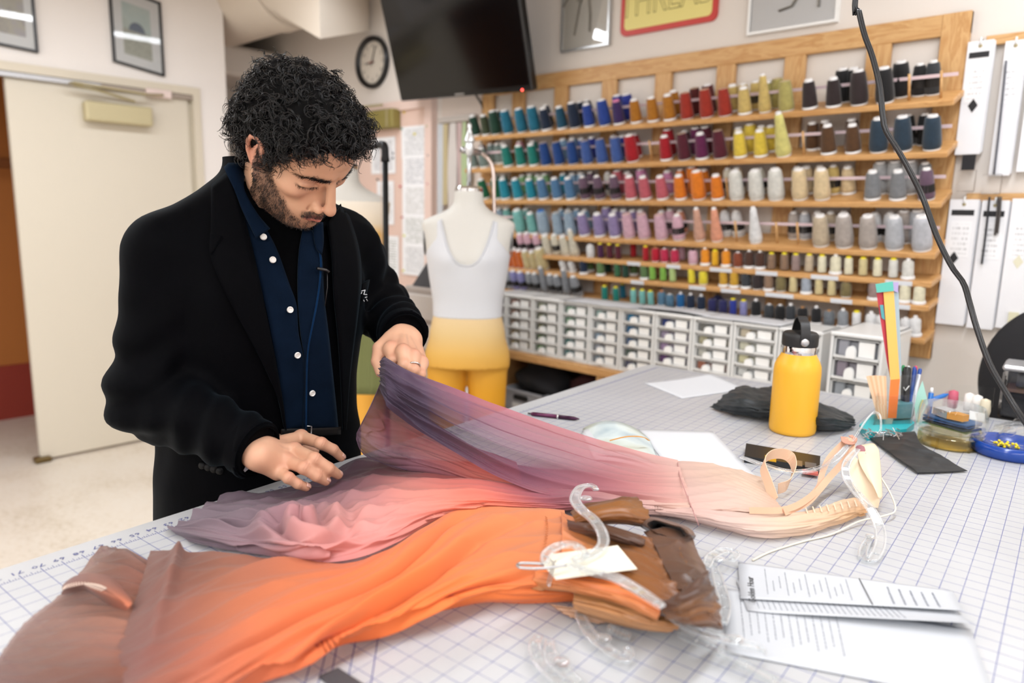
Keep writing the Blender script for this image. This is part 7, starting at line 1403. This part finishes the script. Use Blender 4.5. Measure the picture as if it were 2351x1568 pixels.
# clear hangers
q = N('clear_hanger_plastic'); q.t.nodes.remove(q.b)
tr = q.n('ShaderNodeBsdfTransparent', {0: (.93, .95, .96, 1)}); gl = q.n('ShaderNodeBsdfGlossy', {0: (1, 1, 1, 1), 'Roughness': .06}); fr_ = q.n('ShaderNodeLayerWeight', {'Blend': .45}); df = q.n('ShaderNodeBsdfDiffuse', {0: (.9, .92, .94, 1)})
m1 = q.n('ShaderNodeMixShader', {0: .35}); q.l(gl.outputs[0], m1.inputs[1]); q.l(df.outputs[0], m1.inputs[2]); m2 = q.n('ShaderNodeMixShader'); q.l(fr_.outputs['Facing'], m2.inputs[0]); q.l(tr.outputs[0], m2.inputs[1]); q.l(m1.outputs[0], m2.inputs[2]); q.l(m2.outputs[0], q.out.inputs[0]); hp = q.m
def hanger(label, arms, hook=None, discs=(), w=.0065):
    c_ = on_t(*arms[0][len(arms[0])//2]); t = thing('clear_hanger', label, 'hanger', c_)
    for pts in arms:
        S_ = spline([on_t(*p) for p in pts], 46); tg_ = np.gradient(S_, axis=0); tg_ /= np.linalg.norm(tg_, axis=1)[:, None]; sd = np.cross(tg_, (0, 0, 1.)); sd /= np.linalg.norm(sd, axis=1)[:, None]
        tp = np.sin(np.linspace(.25, math.pi-.25, 46))**.4; m = MB(); A, B = S_+sd*(w*tp)[:, None], S_-sd*(w*tp)[:, None]
        loop = np.vstack([A, B[::-1], A[:1]]); m.tube(loop, .0019, 7, cap=False)
        for k_ in range(6, 44, 9): m.tube([A[k_], B[k_]], .0013, 5)
        m.grid(np.stack([A*.92+B*.08, B*.92+A*.08], 1)); m.build('arm', hp, t, smooth=True, fix=False)
    for x, y, h in discs: MB().lathe([(.001, .003), (.008, .002), (.0095, 0)], 14, trn(on_t(x, y, h))).build('garment_notch', hp, t, smooth=True)
    if hook: pts, r_, mt_ = hook; MB().tube(spline([on_t(*p) for p in pts], 40), r_, 8).build('hook', mt_, t, smooth=True)
    return t
hanger('clear plastic hanger through the peach straps, its hook raised', [[(1950, 1020, .088), (1915, 1055, .066), (1870, 1078, .046), (1810, 1082, .040), (1750, 1066, .042), (1704, 1050, .03)], [(1968, 1032, .085), (1944, 1062, .075), (1944, 1095, .058), (1966, 1130, .046), (2000, 1170, .034), (2020, 1215, .02), (2019, 1255, .012), (2002, 1284, .006), (1984, 1282, .005), (1982, 1262, .006), (1996, 1235, .008)]], ([(1958, 1012, .094), (1975, 985, .115), (1992, 960, .130), (2008, 946, .140), (2021, 956, .136), (2022, 985, .118), (2016, 996, .11)], .0019, hp), [(2002, 1232, .012)])
hanger('clear plastic hanger in the brown bodice, by the pale tag', [[(1318, 1288, .076), (1360, 1272, .078), (1384, 1250, .080), (1382, 1222, .084), (1362, 1192, .088), (1335, 1170, .088), (1320, 1146, .080), (1332, 1120, .070), (1358, 1114, .064), (1368, 1124, .062)], [(1308, 1296, .078), (1350, 1310, .080), (1410, 1325, .082), (1470, 1358, .084), (1520, 1392, .082)]], ([(1300, 1298, .078), (1250, 1304, .080), (1205, 1304, .080), (1188, 1300, .080), (1196, 1293, .080), (1240, 1294, .080), (1246, 1296, .08)], .0017, metal_m), [(1345, 1145, .082)])
hanger('white topped clear hanger piece curving beside the pale tag', [[(1250, 1292, .079), (1256, 1270, .082), (1280, 1254, .084), (1312, 1250, .084), (1335, 1262, .083), (1348, 1278, .081)]], None, (), .0055)
hanger('clear hanger arm below the twisted brown shoulder, nearest the note sheets', [[(1536, 1412, .050), (1580, 1440, .040), (1640, 1462, .030), (1700, 1476, .024), (1745, 1488, .020), (1757, 1497, .016)], [(1560, 1455, .02), (1640, 1490, .016), (1720, 1530, .012), (1790, 1570, .008), (1850, 1610, .006)]], None, [(1690, 1468, .024)])
hanger('clear hanger arm curving below the tan bodice edge', [[(1330, 1392, .010), (1338, 1425, .010), (1362, 1462, .010), (1400, 1494, .010), (1430, 1512, .010), (1446, 1504, .010), (1440, 1488, .012)], [(1398, 1440, .014), (1420, 1452, .010), (1445, 1462, .008)]], None, [(1388, 1465, .012)])
hanger('clear hanger end lying alone at the bottom of the mat', [[(1238, 1462, .008), (1228, 1482, .010), (1236, 1512, .010), (1264, 1545, .010), (1300, 1572, .010), (1350, 1600, .01)], [(1262, 1470, .008), (1266, 1505, .010), (1300, 1545, .010), (1340, 1575, .01)]], None, [(1290, 1520, .012)])
hanger('clear hanger shoulder half under the left edge of the note sheets', [[(1622, 1302, .02), (1632, 1278, .022), (1660, 1264, .02), (1688, 1270, .018), (1680, 1286, .016)], [(1640, 1300, .016), (1650, 1340, .014), (1664, 1390, .012), (1660, 1430, .012)]], None, [(1650, 1285, .02)])
# dark strip at the bottom edge
tag(MB().poly([on_t(x, y, .0) for x, y in ((732, 1557), (776, 1538), (850, 1585), (800, 1610))], .003, (0, 0, 1)).build('dark_ruler', pbr('graphite_plastic', '4a4a4d', .5), loc=on_t(780, 1560)), 'end of a dark grey ruler at the bottom edge of the mat', 'ruler')
# ---------------------------------------------------------------- sewing clutter at the right
acr = glass('acrylic', (.985, .99, .99), .04, .4)
def acbox(t, quad, h0, h1, name='acrylic_box', mat=None, wall=.0025):
    q_ = [on_t(x, y, h0) for x, y in quad]; m = MB(); n = len(q_); c_ = np.mean(q_, 0)
    for i in range(n):
        a, b = q_[i], q_[(i+1) % n]; d = unit(np.cross(b-a, (0, 0, 1))); m.poly([a, b, b+np.array([0, 0, h1-h0]), a+np.array([0, 0, h1-h0])], wall, d if (c_-a)@d > 0 else -d)
    m.poly(q_, .002, (0, 0, 1)); return m.build(name, mat or acr, t)
og = thing('desk_organizer', 'clear acrylic pen organizer on a teal tray', 'organizer', on_t(2040, 985))
MB().poly([on_t(x, y, 0) for x, y in ((1972, 990), (1990, 1012), (2080, 1000), (2098, 985), (2076, 962), (2000, 966))], .016, (0, 0, 1)).build('teal_tray', pbr('teal_plastic', '2bb3bb', .35), og)
acbox(og, [(2005, 975), (2094, 972), (2096, 952), (2015, 950)], .017, .085); acbox(og, [(2018, 958), (2098, 956), (2100, 938), (2026, 938)], .017, .12)
MB().poly([on_t(x, y, .02) for x, y in ((2050, 962), (2092, 960), (2094, 948), (2056, 948))], .035, (0, 0, 1)).build('teal_insert', pbr('teal_smoke', '5c8f96', .3), og)
m = MB()
for k_ in range(46):
    x, y = RNG.uniform(1978, 2080), RNG.uniform(985, 1003); p_ = on_t(x, y, RNG.uniform(.019, .026)); d = unit(RNG.normal(size=3)*np.array([1, 1, .4])); m.tube([p_-d*.009, p_+d*.009], .0011, 5)
m.build('loose_clips', metal_m, og, kind='stuff')
def standing(name, label, cat, px, y0, y1, parts, group=None, lean=0.):
    b = on_t(px, y0, .018); t = thing(name, label, cat, b, group); return t, b
# fanned paper strips
t = thing('paper_strips', 'fan of peach paper strips standing in the organizer', 'paper strips', on_t(2022, 962, .02)); strm = pbr('peach_card', 'eebb92', .65); strm2 = pbr('peach_card_pale', 'f3cdaa', .65)
b0 = on_t(2024, 965, .02)
for k_ in range(8):
    topx = 1992+k_*5.6; dd = float((CM @ (b0-CAM))[2]); tp = at_depth(topx, 862+abs(k_-3)*.4, dd); dx = unit(np.cross(tp-b0, ray(2020, 900))); w_ = .0032; bb = at_depth(2018+k_*2.4, 962, dd); fwd = -unit(ray(2020, 920))*.0016*k_
    MB().poly([bb-dx*w_*.7+fwd, bb+dx*w_*.7+fwd, tp+dx*w_+fwd, tp-dx*w_+fwd], .0006, unit(ray(2020, 900))).build('strip', strm if k_ % 2 else strm2, t)
# tall folded colour strip
t = thing('colour_strip', 'tall folded yellow and orange fabric strip standing in the organizer', 'strip', on_t(2045, 962, .02)); dd = float((CM @ (on_t(2045, 960, .03)-CAM))[2])
def stripq(name, quad, c_, off): MB().poly([at_depth(x, y, dd+off) for x, y in quad], .0012, unit(ray(2045, 800))).build(name, pbr('cs_'+c_, c_, .6), t)
stripq('yellow_face', [(2028, 668), (2052, 668), (2066, 870), (2044, 872)], 'eab65c', 0); stripq('orange_face', [(2044, 872), (2066, 870), (2058, 960), (2038, 960)], 'ef7c35', 0)
stripq('teal_fold', [(2010, 652), (2050, 646), (2052, 668), (2013, 672)], '57b3a4', -.004); stripq('lilac_fold', [(2050, 648), (2063, 648), (2062, 672), (2052, 668)], 'a99ac4', -.002)
stripq('red_edge', [(2012, 672), (2030, 668), (2044, 870), (2036, 830)], 'b43240', .004); stripq('grey_edge', [(2052, 668), (2063, 670), (2070, 860), (2064, 868)], '9fb0b8', .004); stripq('patterned_edge', [(2020, 700), (2028, 700), (2032, 735), (2024, 730)], '4f9aa0', .002)
def pen(label, x0, y0, x1, y1, r, c_, cap_, capf_=.3, cat='pen'):
    b = on_t(x0, y0, .02); dd = float((CM @ (b-CAM))[2]); e = at_depth(x1, y1, dd); t = thing('marker' if r > .006 else 'pen', label, cat, b, 'pens in the organizer'); d = e-b
    MB().tube([b, b+d*(1-capf_)], r, 12).build('barrel', pbr('pen_'+c_, c_, .35), t, smooth=True, auto=50); MB().tube([b+d*(1-capf_), b+d*.97, e], [r*1.08, r*1.05, r*.6], 12).build('cap', pbr('pen_'+cap_, cap_, .35), t, smooth=True, auto=50); return t, b, d
t, b, d = pen('thick black marker with a white brand stroke in the organizer', 2078, 955, 2083, 842, .0085, '18181b', '151517', .25)
m = MB(); f_ = -unit(ray(2080, 880))*.009; c_ = b+d*.55+f_; u_ = unit(np.cross(d, f_)); dn_ = unit(d); m.tube([c_-u_*.006+dn_*.004, c_-dn_*.004-u_*.002, c_+u_*.006+dn_*.008], .0013, 5); m.build('white_stroke', white_m, t)
pen('pen with a green end beside the black marker', 2070, 952, 2074, 838, .0038, '2a2d2f', '2f8f57', .12); pen('white ended pen behind the black marker', 2086, 950, 2086, 840, .0038, 'd9dadb', 'f0f0f0', .15)
pen('blue pen leaning right in the organizer', 2086, 955, 2100, 842, .0042, '1f4fa0', '16408f', .3); pen('red tipped pen behind the blue pen', 2090, 950, 2103, 840, .0036, '23489a', 'd8405f', .08); pen('white pen with a blue end leaning furthest right', 2090, 956, 2113, 846, .0042, 'dfe2ea', '1d4a9a', .12)
t = thing('teal_card', 'pale teal diamond card with yellow marks standing by the organizer', 'card', on_t(2110, 975)); dd = float((CM @ (on_t(2108, 975)-CAM))[2])
MB().poly([at_depth(x, y, dd) for x, y in ((2104, 974), (2098, 920), (2118, 874), (2131, 925), (2114, 962))], .0015, unit(ray(2110, 920))).build('card', pbr('pale_teal', 'a5d3c6', .5), t)
m = MB(); m.tube(spline([at_depth(x, y, dd-.002) for x, y in ((2119, 918), (2114, 930), (2112, 944), (2110, 960), (2108, 970))], 14), .003, 6, flat=.4); m.build('yellow_mark', pbr('lemon_ink', 'e8d23a', .5), t)
t = thing('tracing_wheel', 'bright blue plastic tool leaning behind the round boxes', 'tool', on_t(2150, 962)); dd = float((CM @ (on_t(2145, 962)-CAM))[2]); bp = pbr('bright_blue', '1569b8', .3)
MB().tube([at_depth(2128, 930, dd), at_depth(2138, 918, dd), at_depth(2168, 908, dd), at_depth(2177, 905, dd)], [.006, .0055, .0055, .002], 10).build('handle', bp, t, smooth=True); MB().tube([at_depth(2132, 960, dd), at_depth(2134, 930, dd), at_depth(2138, 902, dd)], [.004, .0068, .006], 10).build('body', bp, t, smooth=True); MB().tube([at_depth(2138, 902, dd), at_depth(2140, 890, dd)], [.0045, .003], 8).build('tip', white_m, t, smooth=True)
# stacked round boxes
c0 = on_t(2178, 1020); rr = 64*float((CM @ (c0-CAM))[2])/F_PX
rb = thing('round_box_lower', 'lower round clear box with an amber base', 'box', c0); rb.name = 'round_box'
hA = hgt(c0, 985); hB = hgt(c0, 932)
MB().lathe([(rr, hA*.72), (rr, .003), (rr*.98, 0), (rr*.9, 0), (rr*.9, .004), (rr*.95, hA*.72)], 44, trn(c0)).build('base_wall', glass('amber_acrylic', (.95, .91, .76), .05, .4), rb, smooth=True, auto=40)
MB().lathe([(.001, .006), (rr*.84, .005), (rr*.86, .001)], 30, trn(c0)).build('amber_disc', pbr('amber_liner', 'b9a05a', .4), rb)
MB().lathe([(rr*1.06, hA), (rr*1.07, hA*.75), (rr*.99, hA*.7), (rr*.97, hA*.72), (rr*1.02, hA)], 44, trn(c0)).build('rim', acr, rb, smooth=True, auto=40)
for k_ in range(6): a = k_*math.pi/3+.35; e = c0+np.array([math.cos(a), math.sin(a), 0])*rr*.97; MB().tube([e, e+np.array([0, 0, hA*.7])], .003, 6).build('divider_rib', glass('amber_acrylic', (.95, .91, .76), .05, .4), rb)
rb2 = thing('round_box', 'upper round clear box packed with navy cards', 'box', c0+np.array([0, 0, hA])); c1 = c0+np.array([0, 0, hA+.001])
MB().lathe([(rr*1.0, hB-hA), (rr*1.12, (hB-hA)*.45), (rr*1.12, .006), (rr*1.08, 0), (rr*1.0, 0), (rr*1.06, .008), (rr*1.06, (hB-hA)*.45), (rr*.96, hB-hA)], 44, trn(c1)).build('shell', acr, rb2, smooth=True, auto=40)
ang = [.1, -.05, .15, .05]
for k_, (c_, z_) in enumerate((('5f6b35', .004), ('27343b', .009), ('1c3f6a', .015), ('20507f', .020))):
    a = ang[k_]-.35; R_ = np.array([[math.cos(a), -math.sin(a), 0], [math.sin(a), math.cos(a), 0], [0, 0, 1]]); MB().poly([c1+R_@np.array([x*rr, y*rr, z_]) for x, y in ((-.8, -.42), (.75, -.5), (.82, .42), (-.7, .5))], .003, (0, 0, 1)).build('card_stack', pbr('cd_'+c_, c_, .5), rb2)
for k_ in range(1): 
    bx = thing('foil_box', 'small silver and orange box on the navy cards in the round box', 'box', c1+np.array([0, 0, .025])); a = -.5; R_ = np.array([[math.cos(a), -math.sin(a), 0], [math.sin(a), math.cos(a), 0], [0, 0, 1]])
    w3 = lambda x, y, z: c1+R_@np.array([x*rr, y*rr, 0])+np.array([0, 0, z])
    MB().poly([w3(-.55, -.30, .026), (w3(.12, -.42, .026)), w3(.15, .12, .026), w3(-.5, .18, .026)], .016, (0, 0, 1)).build('foil_wrap', pbr('crumpled_foil', 'd3d3d5', .25, .7, bump=.6, bs=120, bd=.004), bx); MB().poly([w3(.14, -.43, .027), w3(.62, -.25, .027), w3(.60, .05, .027), w3(.16, .05, .027)], .014, (0, 0, 1)).build('orange_end', pbr('carton_orange', 'c98a2e', .5), bx)
wl_ = thing('white_label_box', 'small white box at the right of the round boxes', 'box', on_t(2243, 990)); dd = float((CM @ (on_t(2243, 990)-CAM))[2]); MB().poly([at_depth(x, y, dd) for x, y in ((2226, 942), (2262, 950), (2260, 968), (2226, 962))], .012, unit(ray(2243, 960))).build('carton', white_m, wl_)
MB().poly([at_depth(x, y, dd+.004) for x, y in ((2230, 962), (2256, 966), (2256, 1000), (2232, 996))], .010, unit(ray(2243, 960))).build('clear_stand', acr, wl_)
m = MB(); acb = thing('acrylic_bin', 'clear low acrylic bin of odds and ends behind the round boxes', 'bin', on_t(2200, 945)); acbox(acb, [(2160, 952), (2268, 972), (2278, 935), (2180, 925)], .002, .055)
for x, y, c_ in ((2185, 938, 'c45a70'), (2222, 945, 'efe9e2'), (2240, 950, 'efe9e2'), (2258, 960, 'ded2b8')): MB().lathe([(.001, .05), (.011, .046), (.013, .02), (.011, .003)], 10, trn(on_t(x, y, .003))).build('trinket', pbr('tk_'+c_, c_, .6), acb, smooth=True)
# blue magnetic pin dish and its pins
c2_ = on_t(2316, 1042); rd = 80*float((CM @ (c2_-CAM))[2])/F_PX; blu = pbr('dish_blue', '0b3f97', .18, spec=.6)
dsh = thing('pin_dish', 'glossy cobalt blue round magnetic pin dish at the right edge', 'dish', c2_)
MB().lathe([(.001, .013), (rd*.45, .013), (rd*.70, .017), (rd*.88, .028), (rd*.97, .027), (rd, .018), (rd*.96, .006), (rd*.88, 0)], 44, trn(c2_)).build('bowl', blu, dsh, smooth=True)
pin0 = None
for k_ in range(26):
    a, r_ = RNG.uniform(0, 6.28), rd*.33*math.sqrt(RNG.uniform(0, 1)); p_ = c2_+np.array([math.cos(a)*r_-.006, math.sin(a)*r_*.6-.002, .0165+.003*(k_ % 3)])
    if pin0 is None:
        pin0 = thing('sewing_pin', 'yellow headed pin in the blue magnetic dish', 'pin', p_, 'yellow headed pins in the dish'); MB().lathe([(.0005, .0031), (.0024, .0019), (.0031, 0), (.0024, -.0019), (.0005, -.0031)], 10, trn(p_)).build('pin_head', pbr('pin_yellow', 'ecd31d', .3), pin0, smooth=True); MB().tube([p_, p_+np.array([.018, .006, .001])], .0004, 4).build('shank', metal_m, pin0); t = pin0
    else: t = clone(pin0); t.location = p_
    t.rotation_euler = (RNG.uniform(-.2, .2), RNG.uniform(-.2, .2), RNG.uniform(0, 6.28))
# plastic sleeve and dark jar at the frame edge
sl = thing('plastic_sleeve', 'crinkled clear plastic bag behind the blue dish', 'bag', on_t(2325, 1000)); G = [[on_t(x, y, h) for x, y, h in r] for r in ([(2268, 1010, .004), (2310, 1002, .03), (2360, 995, .03)], [(2275, 995, .012), (2318, 985, .045), (2370, 975, .04)], [(2285, 975, .01), (2325, 965, .03), (2375, 955, .02)])]
P = up2(np.array(G), 40, 30); P[..., 2] += .004*vnoise(P, 120, 5); o = MB().grid(P).build('film', acr, sl, smooth=True, fix=False); md = o.modifiers.new('s', 'SOLIDIFY'); md.thickness = .0006
jr = thing('storage_jar', 'square clear jar of dark trimmings with a silver lid at the right edge', 'jar', on_t(2335, 962)); jb = on_t(2330, 958); u1 = TV; u2 = -TU; hj = hgt(jb, 850); s_ = .058
def jbox(name, sc, z0, z1, mat, ch=.006): MB().box((-s_*sc, -s_*sc, z0), (s_*sc, s_*sc, z1), M=frame_m(jb+TV*.022-TU*.02, u1, u2, (0, 0, 1)), ch=ch).build(name, mat, jr)
jbox('jar_wall', 1., 0.001, hj, glass('smoky_acrylic', (.86, .87, .88), .05, .9)); jbox('dark_trimmings', .9, .004, hj*.55, pbr('dark_trim', '26262b', .8, bump=.5, bs=60, bd=.01)); jbox('paler_trimmings', .86, hj*.55, hj*.62, pbr('pale_trim', '8a6f62', .8)); jbox('inner_tube', .5, hj*.62, hj*.95, pbr('tube_grey', '45464c', .4)); jbox('lid', 1.04, hj, hj+.014, pbr('silver_lid', 'c9c9cb', .3, .6), .005)
